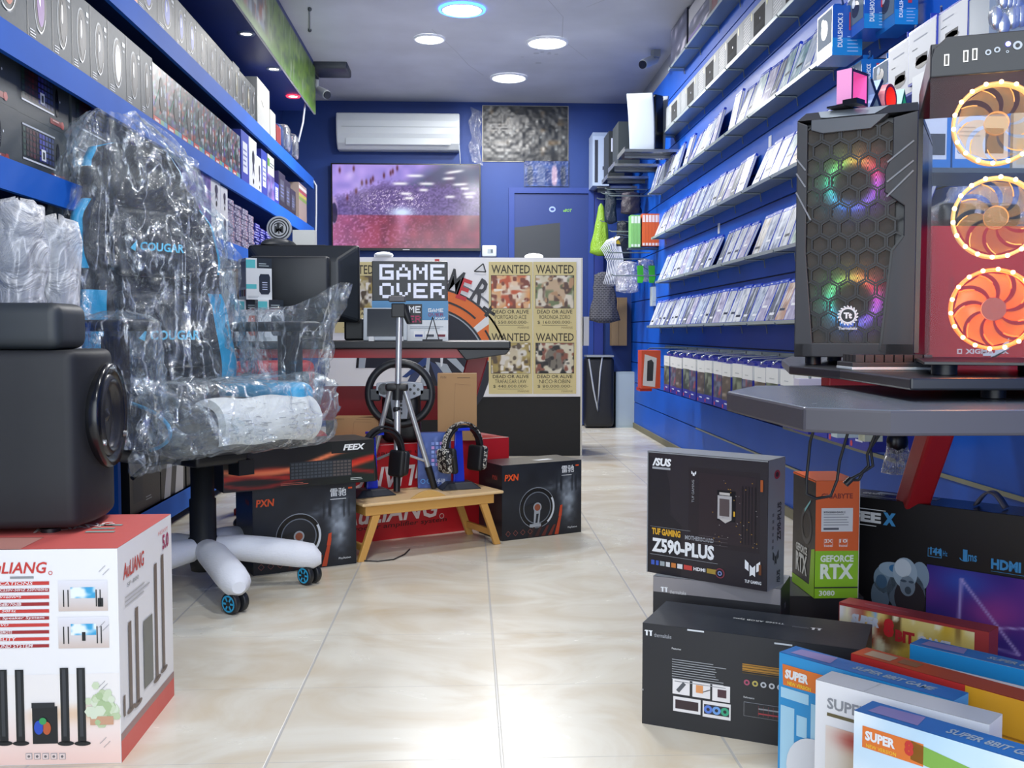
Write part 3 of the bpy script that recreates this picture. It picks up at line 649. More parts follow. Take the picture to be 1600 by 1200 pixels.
# monitor seen from behind
t = thing('computer_monitor', 'black computer monitor seen from behind on the gaming desk', 'monitor', (0, 0, 0))
YM = 4.64; a = at(383, 530, Y=YM); b = at(558, 381, Y=YM); mx0, mx1, mz1 = a.x, b.x, b.z; mz0 = at(540, 503, Y=YM).z
t.location = ((mx0 + mx1) / 2, YM, DZ); hw = (mx1 - mx0) / 2; h0, h1 = mz0 - DZ, mz1 - DZ
PL = C('#2b3036', .38)
m = MB(); m.rbox((0, .10, (h0 + h1) / 2), (2 * hw, .035, h1 - h0), .012, C('#1b1e22', .35), 2, 2); m.build('bezel', t)
m = MB()
o = [(-hw, .09, h0), (hw, .09, h0), (hw, .09, h1), (-hw, .09, h1)]; i_ = [(-hw + .06, .02, h0 + .06), (hw - .09, .02, h0 + .03), (hw - .09, .02, h1 - .07), (-hw + .06, .02, h1 - .07)]
m.add(o + i_, [(4, 5, 6, 7), (0, 1, 5, 4), (1, 2, 6, 5), (2, 3, 7, 6), (3, 0, 4, 7)], PL); m.build('back_shell', t, .012)
m = MB(); m.rbox((-.045, -.01, (h0 + h1) / 2 + .00), (2 * hw - .16, .08, (h1 - h0) - .12), .015, C('#22262b', .42), 2, 2); m.build('rear_housing', t)
m = MB(); m.box(-.1, .03, -.03, .03, .02, h0 + .14, C('#1a1c20', .45)); m.build('stand_neck', t, .01)
m = MB(); m.lathe([(.0005, .022), (.08, .018), (.1, .003), (.0005, .003)], C('#1a1c20', .4), 28, (.0, .01, 0)); m.build('stand_base', t)
m = MB(); m.cyl((-.14, -.06, h0 + .10), (-.14, -.06, .03), .045, C('#3a3335', .5)); m.build('cable_cover', t)

# computer tower behind the monitor, emblem disc and white box on it
m = MB(); m.box(-1.02, -.68, 4.78, 5.0, DZ, 1.268, C('#15171b', .4)); tag(m.build('desktop_computer', bevel=.006), 'black desktop computer standing behind the monitor on the desk', 'computer')
p = at(436, 357, Y=4.9); e0 = p
t = thing('emblem_plaque', 'round silver football club plaque standing behind the monitor', 'plaque', (p.x, 4.9, 1.268))
R_ = 19 * 4.9 / 1550; cz = p.z - 1.268
m = MB(); m.cyl((0, 0, cz), (0, .015, cz), R_, C('#b9bcc0', .3, .3), n=48); m.box(-.03, .03, -.005, .03, 0, .02, '#33363a')
fr = Fr((0, -.0005, cz), (1, 0, 0), (0, 0, 1)); K = C('#2c2f33', .4); S_ = C('#c8cbce', .3)
for r0, c_ in [(.86, K), (.76, S_), (.66, K), (.56, S_)]: m.disc(fr, 0, 0, R_ * r0, c_, 1 + (1 - r0) * 10, n=36)
m.text(fr, 'I', -.004, -R_ * .42, R_ * .12, R_ * .8, K, 8, bold=.04); m.text(fr, 'M', -R_ * .36, -R_ * .36, R_ * .72, R_ * .55, K, 8, bold=.02); m.text(fr, 'F', -R_ * .16, R_ * .05, R_ * .32, R_ * .42, K, 9, bold=.02); m.disc(fr, 0, 0, R_ * .48, K, 9, inner=.86, n=30, a0=.5, a1=2.6)
m.build('disc', t)
a = at(455, 383, Y=4.86); b = at(489, 358, Y=4.86); m = MB(); m.box(a.x, b.x, 4.9, 4.98, 1.268, b.z, C('#e9ebe4', .5)); tag(m.build('white_box'), 'plain white box behind the round plaque', 'box')
p = at(436, 379, Y=4.84); m = MB(); m.lathe([(.10, 0), (.098, .008), (.08, .022), (.045, .032), (.0005, .035)], C('#33373c', .45), 28, (p.x, 4.84, 1.2685), sx=.42)
tag(m.build('speaker_dome'), 'dark domed speaker peeping over the top of the monitor', 'speaker')

# three boxed portable speakers
def speaker_box(px0, px1, py0, py1, Y, col, label, z0=None, side=14):
    a = at(px0, py1, Y=Y); b = at(px1, py0, Y=Y); w_, h_ = b.x - a.x, b.z - a.z
    ang = .5; d_ = .12; w_ = .115
    m, F, Rt, L, T = carton(w_, d_, h_, C('#dfe4e6', .4)); 
    TL = C('#5cc0c6', .4)
    m.rect(F, 0, h_ * .76, w_ * .36, h_ * .2, TL); m.rect(F, w_ * .42, h_ * .76, w_ * .58, h_ * .24, C('#2a3238', .35)); m.grey(F, w_ * .5, h_ * .8, w_ * .4, h_ * .1, C('#b8c8cc'), 2, 2)
    m.rect(F, 0, h_ * .26, w_ * .4, h_ * .11, TL)
    m.poly(F, [(w_ * (x), h_ * (y)) for x, y in [(.5, .2), (.58, .13), (.86, .13), (.93, .2), (.93, .55), (.88, .62), (.55, .62), (.5, .55)]], C(col, .35), 2)
    for k in range(4): m.rect(F, w_ * .62, h_ * (.24 + k * .055), w_ * .2, h_ * .02, C('#c9d2ee', .4), 3)
    m.grey(F, w_ * .06, h_ * .04, w_ * .5, h_ * .06, C('#a9b2b8'), 2, 1)
    m.rect(L, d_ * .06, h_ * .3, d_ * .88, h_ * .62, C('#a4a7ae', .4))
    for k, c_ in enumerate(['#24489c', '#26303c', '#8f3a44']): m.rect(L, d_ * (.14 + k * .28), h_ * .08, d_ * .2, h_ * .16, C(c_, .4), 2)
    put(m.build('boxed_speaker'), (*corner(a.x, Y, ang, w_, d_), a.z if z0 is None else z0), ang); o = COL.objects[-1]
    tag(o, label, 'box', 'boxed speakers beside the monitor'); return o, b.z
YB1 = 4.43
hz = (at(400, 468, Y=YB1).z - DZ)
sb1 = speaker_box(368, 404, 470, 535, YB1, '#d06a52', 'boxed speaker with orange picture, lower row beside the monitor', DZ)
sb2 = speaker_box(404, 438, 470, 535, YB1, '#39434e', 'boxed speaker with dark picture, lower row closest to the monitor', DZ)
sb3 = speaker_box(385, 422, 404, 469, YB1 - .01, '#2c3440', 'boxed speaker stacked on top of the other two boxed speakers', DZ + (at(368, 470, Y=YB1).z - at(368, 535, Y=YB1).z) + .0005)
a = at(348, 468, Y=4.66); b = at(363, 420, Y=4.66); m = MB(); m.box(a.x - .04, b.x + .03, 4.64, 4.76, DZ, b.z, C('#8b6f4c', .7)); tag(m.build('cardboard_box'), 'brown cardboard box behind the boxed speakers', 'box')
m = MB(); a = at(320, 480, Y=4.6); b = at(348, 424, Y=4.6); m.box(-1.119, -1.07, 4.56, 4.63, DZ, b.z + .0, C('#d9ddd8', .5)); fr = Fr((-1.119, 4.5595, DZ), (1, 0, 0), (0, 0, 1)); m.rect(fr, .0, .0, .049, .12, C('#2a302c', .5)); tag(m.build('accessory_box'), 'white and dark accessory box between the wrapped chair and the cardboard', 'box')
m = MB(); a = at(437, 508, Y=4.7); b = at(452, 480, Y=4.7); m.box(a.x - .01, b.x, 4.66, 4.76, DZ, b.z, C('#8f8d88', .5)); tag(m.build('charger_box'), 'small grey box beside the monitor stand', 'box')
a = at(505, 533, Y=4.62); b = at(562, 500, Y=4.62); m = MB(); m.box(-.60, b.x + .0, 4.8, 4.98, DZ, b.z + .01, C('#101216', .4)); tag(m.build('card_printer', bevel=.01), 'black printer in the shadow under the monitor edge', 'printer')

# game over sign box on its own carton
PIX = {'G': ['11111', '10000', '10111', '10001', '11111'], 'A': ['00100', '01010', '10001', '11111', '10001'], 'M': ['10001', '11011', '10101', '10001', '10001'], 'E': ['11111', '10000', '11110', '10000', '11111'],
       'O': ['01110', '10001', '10001', '10001', '01110'], 'V': ['10001', '10001', '10001', '01010', '00100'], 'R': ['11110', '10001', '11110', '10010', '10001']}
def pixtext(m, fr, s, x, y, w_, h_, mat, l=1):
    n = len(s) * 6 - 1; cw, ch = w_ / n, h_ / 5
    for i, c in enumerate(s):
        for r, row in enumerate(PIX[c]):
            for k, b_ in enumerate(row):
                if b_ == '1': m.rect(fr, x + (i * 6 + k) * cw, y + (4 - r) * ch, cw * 1.02, ch * 1.02, mat, l)
YG = 4.62; a = at(581, 470, Y=YG); b = at(699, 408, Y=YG); c = at(700, 533, Y=YG); w_ = b.x - a.x
cz = a.z - .0
m, F, Rt, L, T = carton(c.x - a.x, .12, cz - DZ, C('#e1e6ea', .4)); W = c.x - a.x; Hh = cz - DZ
m.rect(F, 0, Hh * .52, W, Hh * .48, C('#4f8cba', .4)); m.rect(F, W * .30, Hh * .42, W * .36, Hh * .5, C('#17181c', .4), 2)
pixtext(m, F, 'GAME', W * .32, Hh * .70, W * .32, Hh * .17, C('#f2f4f6'), 3); pixtext(m, F, 'OVER', W * .32, Hh * .46, W * .32, Hh * .17, C('#b5305e'), 3)
pixtext(m, F, 'GAME', W * .74, Hh * .72, W * .2, Hh * .09, C('#eef2f6'), 2); pixtext(m, F, 'OVER', W * .74, Hh * .61, W * .2, Hh * .09, C('#8b3560'), 2); m.text(F, 'LIGHT', W * .8, Hh * .53, W * .17, Hh * .07, C('#eef4f8'), 3, bold=.02, shear=.2)
for k in range(3):
    m.rect(F, W * (.55 + k * .15), Hh * .08, W * .13, Hh * .16, C('#f6f7f8'), 2); m.rect(F, W * (.565 + k * .15), Hh * .1, W * .1, Hh * .06, C(['#2a3f8c', '#444a55', '#7a2233'][k]), 3)
m.grey(F, W * .5, Hh * .3, W * .46, Hh * .08, C('#8f98a0'), 2, 2)
put(m.build('sign_carton'), ((a.x + c.x) / 2, YG + .06, DZ)); tag(COL.objects[-1], 'blue and white carton of the game over light on the desk', 'box')
t = thing('game_over_sign', 'black light box sign reading game over in white pixel letters', 'sign', (a.x + w_ / 2, YG + .05, cz)); hh = b.z - cz
m = MB(); m.box(-w_ / 2, w_ / 2, -.04, .04, 0, hh, C('#111217', .35)); m.build('case', t, .003)
m = MB(); F = Fr((-w_ / 2, -.0405, 0), (1, 0, 0), (0, 0, 1)); LW = C('#dfe3f2', .4, 0, .15)
pixtext(m, F, 'GAME', w_ * .10, hh * .53, w_ * .86, hh * .39, LW, 1); pixtext(m, F, 'OVER', w_ * .10, hh * .07, w_ * .86, hh * .38, LW, 1); m.build('lit_letters', t)
m = MB(); m.box(w_ * .33, w_ * .39, -.01, .01, hh, hh + .012, C('#c02a30')); m.build('red_switch', t)

# tablet display and little phone easel
YT = 4.5; t = thing('tablet_display', 'grey framed tablet leaning back on small white feet on the desk', 'tablet', (at(602, 530, Y=YT).x, YT, DZ)); a = at(564, 530, Y=YT); b = at(640, 480, Y=YT); w_ = b.x - a.x - .02; hh = b.z - DZ
m = MB(); m.T = Matrix.Rotation(-.18, 4, 'X')
m.rbox((0, 0, hh / 2), (w_, .014, hh), .006, C('#b7bec4', .35), 2, 2); m.build('frame', t)
m = MB(); m.T = Matrix.Rotation(-.18, 4, 'X'); m.box(-w_ / 2 + .018, w_ / 2 - .018, -.009, -.0072, .02, hh - .006, C('#151a22', .12)); m.build('dark_screen', t)
for sx in (-.06, .07): m = MB(); m.box(sx - .012, sx + .012, -.03, .03, 0, .02, C('#e4e6e6')); m.build('foot', t)
m = MB()
for dx in (-.03, .03): m.tube([(at(676, 470, Y=4.5).x, 4.5, at(676, 495, Y=4.5).z), (at(676, 470, Y=4.5).x + dx, 4.47, DZ)], .0022, C('#16181c', .4), 6)
m.box(at(676, 470, Y=4.5).x - .045, at(676, 470, Y=4.5).x + .045, 4.46, 4.49, DZ, DZ + .008, C('#16181c')); tag(m.build('wire_easel'), 'thin black wire easel in front of the blue and white carton', 'easel')

# ================================================================== floor group: red cartons, wheel boxes, low table
th1 = .395
# two red speaker cartons stacked
q0 = at(540, 851, Z=0); q1 = at(783, 822, Z=0); ang = math.atan2(q1.y - q0.y, q1.x - q0.x); w_ = math.hypot(q1.x - q0.x, q1.y - q0.y) + .04
RB = C('#b91f28', .38); RB2 = C('#d8d6d2', .5); TXT = C('#e8dcdc', .45); DTX = C('#4a1216', .5)
def redbox(z, label, up):
    m, F, Rt, L, T = carton(w_, .24, .195, RB); x, y = corner(q0.x, q0.y, ang, w_, .24); put(o := None or m.build('speaker_carton'), (x, y, z), ang)
    return m, F, o, (x, y, z)
def redcarton(z, label, upside):
    m, F, Rt, L, T = carton(w_, .24, .195, RB); x, y = corner(q0.x, q0.y, ang, w_, .24); g = px_on(F, (x, y, z), ang)
    if not upside:
        ttext(m, F, g, 'AuLIANG', 530, 793, 686, 824, TXT, 2, bold=.02, shear=.25); m.disc(F, *g(690, 806), .011, TXT, 2, inner=.8)
        ttext(m, F, g, 'subwoofer amplifier system', 524, 826, 698, 836, DTX, 2, bold=.01, shear=.1)
    else:
        a = g(690, 722); m.text(F, 'AuLIANG', a[0], a[1], .42, .088, TXT, 2, bold=.02, shear=.25, rot=PI)
        a = g(690, 702); m.text(F, 'system amplifier', a[0], a[1] + .01, .3, .024, DTX, 2, rot=PI)
    m.rect(T, 0, 0, w_, .012, RB2, 1)
    o = put(m.build('speaker_carton'), (x, y, z), ang); tag(o, label, 'box', 'red speaker cartons under the desk'); return o
redcarton(0.0, 'red speaker carton with white slanted lettering standing on the floor behind the low table', False)
redcarton(.1955, 'red carton with upside down white lettering, stacked on the lower red carton', True)

# racing wheel cartons
def wheelpic(seed):
    def f(U, V):
        n1 = vnoise(U, V, 8, 6, seed); c = mixc(H('#15181f'), H('#2a2f38'), n1 * np.clip(V + .2, 0, 1))
        g = np.exp(-(((U - .83) / .09) ** 2 + ((V - .5) / .28) ** 2)); c = mixc(c, H('#9aa6b4'), np.clip(g * (.5 + .7 * vnoise(U, V, 26, 22, seed + 1)), 0, .9))
        g = np.exp(-(((U - .80) / .25) ** 2 + ((V - .66) / .07) ** 2)); c = mixc(c, H('#8b95a3'), np.clip(g * vnoise(U, V, 20, 26, 5), 0, .8))
        for x in (.68, .74, .88, .93): c = mixc(c, H('#1c2129'), np.clip(2 - ((U - x) / .012) ** 2 - ((V - .7) / .1) ** 4, 0, 1))
        return c
    return f
def wheel_carton(pl, pr, pt, d_, label, hb, dx0_=0):
    """pl, pr: bottom left and right pixels of the front; hb height"""
    a = at(*pl, Z=0); b = at(*pr, Z=0); ang = math.atan2(b.y - a.y, b.x - a.x); w_ = (b - a).length
    m, F, Rt, L, T = carton(w_, d_, hb, C('#1c1f26', .32)); x, y = corner(a.x + dx0_, a.y + dx0_, ang, w_, d_)
    m.canvas(F, .002, .002, w_ - .004, hb - .004, 60, 50, wheelpic(3), PRINT, 1)
    OR = C('#e0531f', .4); WH = C('#dfe3e8', .4); SV = C('#9aa0a8', .35)
    m.text(F, 'PXN', w_ * .03, hb * .79, w_ * .17, hb * .085, OR, 3, bold=.03, shear=.1)
    m.text(F, '雷驰', w_ * .74, hb * .84, w_ * .16, hb * .1, WH, 3, bold=.01); m.rect(F, w_ * .92, hb * .92, w_ * .04, hb * .02, OR, 3); m.grey(F, w_ * .74, hb * .80, w_ * .16, hb * .02, WH, 1, 3)
    cx, cy, r = w_ * .43, hb * .40, hb * .27
    m.disc(F, cx, cy, r, C('#0a0c10', .25), 3, r * .98, inner=.80, n=36); m.disc(F, cx, cy, r * 1.02, C('#8a919c', .3), 2, n=36, inner=.96); m.disc(F, cx, cy, r * .8, C('#6a717c', .3), 4, inner=.94, n=36)
    m.disc(F, cx, cy, r * 1.0, C('#c6ccd4', .3), 5, inner=.9, n=14, a0=-.9, a1=.5)
    m.poly(F, [(cx - r * .75, cy + r * .1), (cx - r * .2, cy + r * .25), (cx + r * .2, cy + r * .25), (cx + r * .75, cy + r * .1), (cx + r * .7, cy - r * .1), (cx + r * .15, cy - r * .2), (cx - r * .15, cy - r * .2), (cx - r * .7, cy - r * .1)], C('#181b21', .3), 4)
    m.poly(F, [(cx - r * .18, cy - r * .1), (cx + r * .18, cy - r * .1), (cx + r * .1, cy - r * .85), (cx - r * .22, cy - r * .85)], SV, 5); m.poly(F, [(cx - r * .06, cy - r * .3), (cx + r * .08, cy - r * .3), (cx + r * .0, cy - r * .75), (cx - r * .12, cy - r * .75)], C('#22262d'), 6)
    m.disc(F, cx, cy + r * .02, r * .24, SV, 6); m.disc(F, cx, cy + r * .02, r * .17, C('#8b4b34', .4), 7); m.rect(F, cx - r * .45, cy - r * .95, r * .65, r * .16, SV, 7)
    for k in range(5):
        x0 = w_ * (.72 - k * .085); m.poly(F, [(x0, hb * .32 * (1 if k == 0 else .45)), (x0 + w_ * .03, hb * .34 * (1 if k == 0 else .45)), (x0 - w_ * .02, .004), (x0 - w_ * .07, .004)], C(['#b3401f', '#6d2a20', '#5a2620', '#3f2222', '#33201f'][k], .4), 3)
    m.poly(F, [(w_ * .70, hb * .26), (w_ * .72, hb * .4), (w_ * .75, hb * .41), (w_ * .74, hb * .26)], C('#c24422', .4), 4)
    for k in range(4): m.disc(F, w_ * (.07 + k * .09), hb * .09, .012, C('#8a5048', .4), 5, inner=.8, n=4)
    m.text(F, 'PlayStation', w_ * .82, hb * .07, w_ * .12, hb * .03, WH, 4)
    g = T; m.poly(T, [(w_ * .55, d_ * .3), (w_ * .75, d_ * .35), (w_ * .72, d_ * .5), (w_ * .5, d_ * .45)], C('#c9ced4', .4), 1)
    m.text(L, 'PXN', d_ * .6, hb * .79, d_ * .2, hb * .06, C('#a04038'), 1, bold=.02); m.rect(L, d_ * .25, hb * .1, d_ * .1, hb * .3, C('#2a3040'), 1)
    o = put(m.build('wheel_carton'), (x, y, 0), ang); tag(o, label, 'box', 'black racing wheel cartons'); return (x, y, ang, w_)
hb1 = at(396, 765, Y=at(396, 900, Z=0).y).z
W1 = wheel_carton((396, 900), (557, 880), None, .22, 'black racing wheel carton under the long keyboard box beside the chair', hb1)
hb2 = at(775, 729, Y=at(775, 848, Z=0).y).z
W2 = wheel_carton((775, 848), (900, 833), None, .2, 'black racing wheel carton standing alone in front of the black counter base', hb2, .025)

# keyboard combo carton on the left wheel carton
ang = W1[2]; k0 = at(335, 760, Y=3.42); a = at(585, 752, Z=hb1)
kw = .55; kh = .155
dx, dy = math.cos(ang), math.sin(ang); ax, ay = a.x - dx * kw, a.y - dy * kw
def kbpic(U, V):
    c = mixc(H('#14100f'), H('#1c2a24'), np.clip(U * 1.4 - .5, 0, 1)); n1 = vnoise(U + V * .3, V, 6, 5, 4)
    for k, (s, o, w_) in enumerate([(.25, .28, .05), (.32, .20, .035), (.5, .35, .04), (.18, .12, .03)]):
        q = np.exp(-((V - o - s * (U - .1) * np.where(U > .1, 1, 0) - .10 * np.sin(U * 7 + k)) / w_ / 1.35) ** 2) * (1.2 - U * .2); c = mixc(c, H(['#e0452a', '#b8261c', '#ff8a5a', '#8c1a16'][k]), np.clip(q, 0, .9))
    return c
m, F, Rt, L, T = carton(kw, .2, kh, C('#17181a', .35)); x, y = corner(ax, ay, ang, kw, .2)
m.canvas(F, .002, .002, kw - .004, kh - .004, 90, 24, kbpic, PRINT, 1); m.rect(F, kw * .70, kh * .72, kw * .3, kh * .27, C('#121413'), 2)
m.text(F, 'FEEX', kw * .78, kh * .78, kw * .155, kh * .14, C('#e8eaea'), 4, bold=.04, shear=.25)
m.rect(F, kw * .42, kh * .18, kw * .42, kh * .40, C('#262a2f', .4), 3)
for r in range(5):
    for c in range(16): m.rect(F, kw * (.43 + c * .0255), kh * (.2 + r * .075), kw * .019, kh * .05, C('#5a5350' if c > 10 else '#444a50', .4), 4)
m.grey(F, kw * .83, kh * .07, kw * .1, kh * .07, C('#cfd6d2'), 2, 4); m.grey(F, kw * .36, kh * .06, kw * .2, kh * .07, C('#b86050'), 2, 4)
m.rect(Rt, 0, 0, .004, kh, C('#c9b49a'), 1)
tag(put(m.build('keyboard_carton'), (x, y, hb1 + .0005), ang), 'long black and red keyboard carton lying on the racing wheel carton', 'box')

# steering wheel on the red cartons
TZ = .391
t = thing('racing_wheel', 'black racing wheel with silver button centre on the red cartons', 'racing wheel', (at(625, 615, Y=4.12).x, 4.24, TZ)); wc = at(625, 615, Y=4.12).z - TZ; r = .128
m = MB(); pts = [(r * math.cos(q) * 1.02, -.12, wc + r * math.sin(q)) for q in [2 * PI * i / 40 for i in range(41)]]; m.tube(pts, .016, C('#1b1d21', .42), 10, caps=False); m.build('rim', t)
m = MB(); fr = Fr((0, -.135, wc), (1, 0, 0), (0, 0, 1)); SV = C('#9aa1ab', .35)
m.prism(fr, [(-.10, .0), (-.095, .045), (-.03, .05), (.03, .05), (.095, .045), (.10, .0), (.04, -.025), (.03, -.105), (-.03, -.105), (-.04, -.025)], .03, SV)
m.build('button_plate', t, .003)
m = MB()
for cx, cy, s in [(-.065, .02, 1), (.06, .018, 1)]:
    for a_ in range(4): m.disc(fr, cx + .016 * math.cos(a_ * PI / 2), cy + .016 * math.sin(a_ * PI / 2), .006, C('#15171b', .3), 3, n=10)
m.disc(fr, -.065, .02, .024, C('#2a2d33', .3), 2); m.disc(fr, 0, .01, .018, C('#2f3238', .3), 2)
for k in range(5): m.rect(fr, -.01, -.085 + k * .016, .02, .010, C('#16181c', .3), 2)
m.build('buttons', t)
for s_ in (-.125, .08): m = MB(); m.box(s_, s_ + .045, -.135, -.11, wc - .03, wc + .02, C('#25282e', .4)); m.build('spoke', t, .006)
m = MB(); m.rbox((0, -.02, wc * .5), (.16, .15, wc), .03, C('#14161a', .4), 3, 3); m.cyl((0, -.1, wc), (0, 0, wc), .045, C('#1a1c20', .4)); m.build('wheel_base', t)

# brown cartons on the red cartons
def brown(pl, pr, py_top, z, d_, label, Y=None, ang=.12):
    a = at(pl[0], pl[1], Y=Y); b = at(pr[0], pr[1], Y=Y + .01); w_ = b.x - a.x; h_ = at(pl[0], py_top, Y=Y).z - z
    m, F, Rt, L, T = carton(w_, d_, h_, C('#a98358', .65)); m.line(F, (w_ * .4, h_ * .12), (w_ * .45, h_ * .85), .0015, C('#8d6a44')); m.line(F, (w_ * .45, h_ * .85), (w_ * .85, h_ * .83), .0015, C('#8d6a44'))
    m.text(F, 'PXN', w_ * .08, h_ * .93, w_ * .14, h_ * .035, C('#6a4d2f'), 1); m.grey(F, w_ * .5, h_ * .93, w_ * .42, h_ * .03, C('#6a4d2f'), 1, 1)
    m.text(F, '&.!', w_ * .88, h_ * .06, w_ * .08, h_ * .03, C('#6a4d2f'), 1)
    tag(put(m.build('cardboard_box'), (a.x + w_ / 2, Y + d_ / 2, z), 0), label, 'box')
brown((684, 690), (745, 690), 584, TZ, .10, 'upright plain brown carton behind the camouflage headset', Y=4.22)
brown((522, 690), (592, 690), 653, TZ, .12, 'low brown carton behind the keyboard carton and headset', Y=4.12)

# blue keyboard box leaning on the red cartons
a = at(655, 757, Z=.235); t0 = at(642, 668, Y=a.y + .04)
m, F, Rt, L, T = carton(.135, .04, .225, C('#2b4688', .35))
def bluep(U, V): return mixc(mixc(H('#233b78'), H('#4361ad'), vnoise(U, V, 4, 5, 3)), H('#7b8fd0'), np.clip((vnoise(U, V, 9, 8, 6) - .7) * 3, 0, 1))
m.canvas(F, .001, .001, .133, .223, 14, 20, bluep, PRINT, 1)
for r_ in range(6):
    for c_ in range(4): m.rect(F, .055 + c_ * .017, .09 + r_ * .017, .012, .012, C(['#8fa4e0', '#b98ac8', '#6f86cc'][(r_ + c_) % 3]), 2)
m.text(F, '单手键', .06, .018, .05, .02, C('#dfe6f4'), 2); m.disc(F, .02, .028, .010, C('#4c8fd8'), 2, inner=.7); m.disc(F, .045, .028, .010, C('#4c8fd8'), 2, inner=.7)
tag(put(m.build('keypad_box'), (a.x + .06, a.y + .02, .2205), .12), 'blue keypad box standing on the low table between tripod leg and headset', 'box')

# folding low table of light wood
fl = at(560, 879, Z=0); frr = at(782, 850, Z=0); ang = math.atan2(frr.y - fl.y, frr.x - fl.x); L_ = (frr - fl).length
WD = C('#c9974e', .42, bump=.1); WDT = C('#d9b98a', .4, bump=.1); D_ = .24; TH = .2195
cx, cy = corner(fl.x, fl.y, ang, L_, D_)
t = thing('folding_tray_table', 'small folding tray table of light wood on the floor', 'table', (cx, cy, 0), ang)
m = MB(); m.box(-L_ / 2 + .01, L_ / 2 + .005, -D_ / 2 - .02, D_ / 2 + .01, TH - .012, TH, WDT); m.build('tabletop', t, .005)
m = MB(); m.box(-L_ / 2 + .03, L_ / 2 - .03, -D_ / 2, -D_ / 2 + .014, TH - .05, TH - .0125, WD); m.box(-L_ / 2 + .03, L_ / 2 - .03, D_ / 2 - .014, D_ / 2, TH - .05, TH - .0125, WD)
m.box(-L_ / 2 + .03, -L_ / 2 + .044, -D_ / 2 + .014, D_ / 2 - .014, TH - .05, TH - .0125, WD); m.box(L_ / 2 - .044, L_ / 2 - .03, -D_ / 2 + .014, D_ / 2 - .014, TH - .05, TH - .0125, WD); m.build('apron', t, .002)
for sx in (-1, 1):
    for y0 in (-D_ / 2 - .001, D_ / 2 - .017):
        m = MB(); x0 = sx * (L_ / 2 - .012); x1 = sx * (L_ / 2 - .075)
        m.hexa([(x0 - .014, y0, 0), (x0 + .014, y0, 0), (x0 + .014, y0 + .018, 0), (x0 - .014, y0 + .018, 0)], [(x1 - .016, y0, TH - .0505), (x1 + .016, y0, TH - .0505), (x1 + .016, y0 + .018, TH - .0505), (x1 - .016, y0 + .018, TH - .0505)], WD); m.build('leg', t, .002)
    m = MB(); x0 = sx * (L_ / 2 - .028); m.box(x0 - .006, x0 + .006, -D_ / 2 + .017, D_ / 2 - .017, .035, .06, WD); m.build('stretcher', t)
m = MB(); fr = Fr((0, -D_ / 2 - .012, TH), (1, 0, 0), (0, 0, 1)); m.prism(fr, [(-.075 + .15 * i / 12 - .02, .028 * math.sin(PI * i / 12)) for i in range(13)], .012, C('#caa05c', .4)); m.build('book_rest', t, .001)
m = MB(); p0 = at(567, 876, Z=.006); pts = [at(x, y, Z=.004) for x, y in [(567, 876), (590, 877), (615, 874), (632, 866), (640, 858)]]; m.tube(pts, .0025, C('#1d1f22', .5), 6); tag(m.build('thin_cord'), 'thin black cord curled on the floor below the low table', 'cord')

# headsets on blue stands
def headset_stand(px, label, camo, yaw, Yh):
    b = at(px, 765, Z=TH); 
    t = thing('headset_stand', label, 'headset stand', (b.x, Yh, TH), yaw)
    BL = C('#1c33c0', .2)
    m = MB(); m.hexa([(-.085, -.055, 0), (.085, -.055, 0), (.085, .055, 0), (-.085, .055, 0)], [(-.05, -.035, .028), (.05, -.035, .028), (.05, .035, .028), (-.05, .035, .028)], C('#25282e', .4)); m.build('base', t, .005)
    m = MB(); m.hexa([(-.022, -.006, .02), (.026, -.006, .02), (.026, .006, .02), (-.022, .006, .02)], [(-.014, -.006, .235), (.016, -.006, .235), (.016, .006, .235), (-.014, .006, .235)], BL)
    m.build('blue_column', t, .003)
    m = MB(); m.box(-.014, .04, -.035, .03, .2355, .247, BL); m.build('cradle', t, .003)
    return t
def headset(loc, rz, camo, label, s=1.0):
    t = thing('headset', label, 'headset', loc, rz)
    BK = C('#191b1f', .4)
    def band(r, w_, th, mat, nm, z0=0):
        m = MB(); rings = []
        for i in range(25):
            q = PI * (-.06 + 1.12 * i / 24); cx, cz = math.cos(q), math.sin(q)
            rings.append([Vector(((r + dr) * cx, dy, (r + dr) * cz * 1.05 + z0)) for dr, dy in [(-th, -w_), (th, -w_), (th, w_), (-th, w_)]])
        m.loft(rings, mat, closed=True, caps=True, smooth=False); m.build(nm, t, .002)
    CM = CAMO if camo else BK
    band(.088 * s, .012, .0035, CM, 'headband'); band(.079 * s, .015, .005, BK, 'headband_padding', -.004)
    for sx in (-1, 1):
        m = MB(); m.T = Matrix.Translation((sx * .083 * s, 0, -.045)) @ Matrix.Rotation(sx * .12, 4, 'Y')
        m.rbox((0, 0, 0), (.034, .075, .10), .017, CM, 3, 3); m.build('ear_cup', t)
        m = MB(); m.T = Matrix.Translation((sx * .061 * s, 0, -.045)) @ Matrix.Rotation(sx * .12, 4, 'Y'); m.rbox((0, 0, 0), (.026, .085, .105), .0125, C('#121316', .55), 3, 3); m.build('ear_cushion', t)
    m = MB(); m.tube([(-.09 * s, -.03, -.06), (-.10 * s, -.07, -.05), (-.11 * s, -.09, -.02)], .003, BK, 6); m.ball((-.11 * s, -.09, -.02), .007, BK, 8, 6); m.build('microphone', t)
    return t
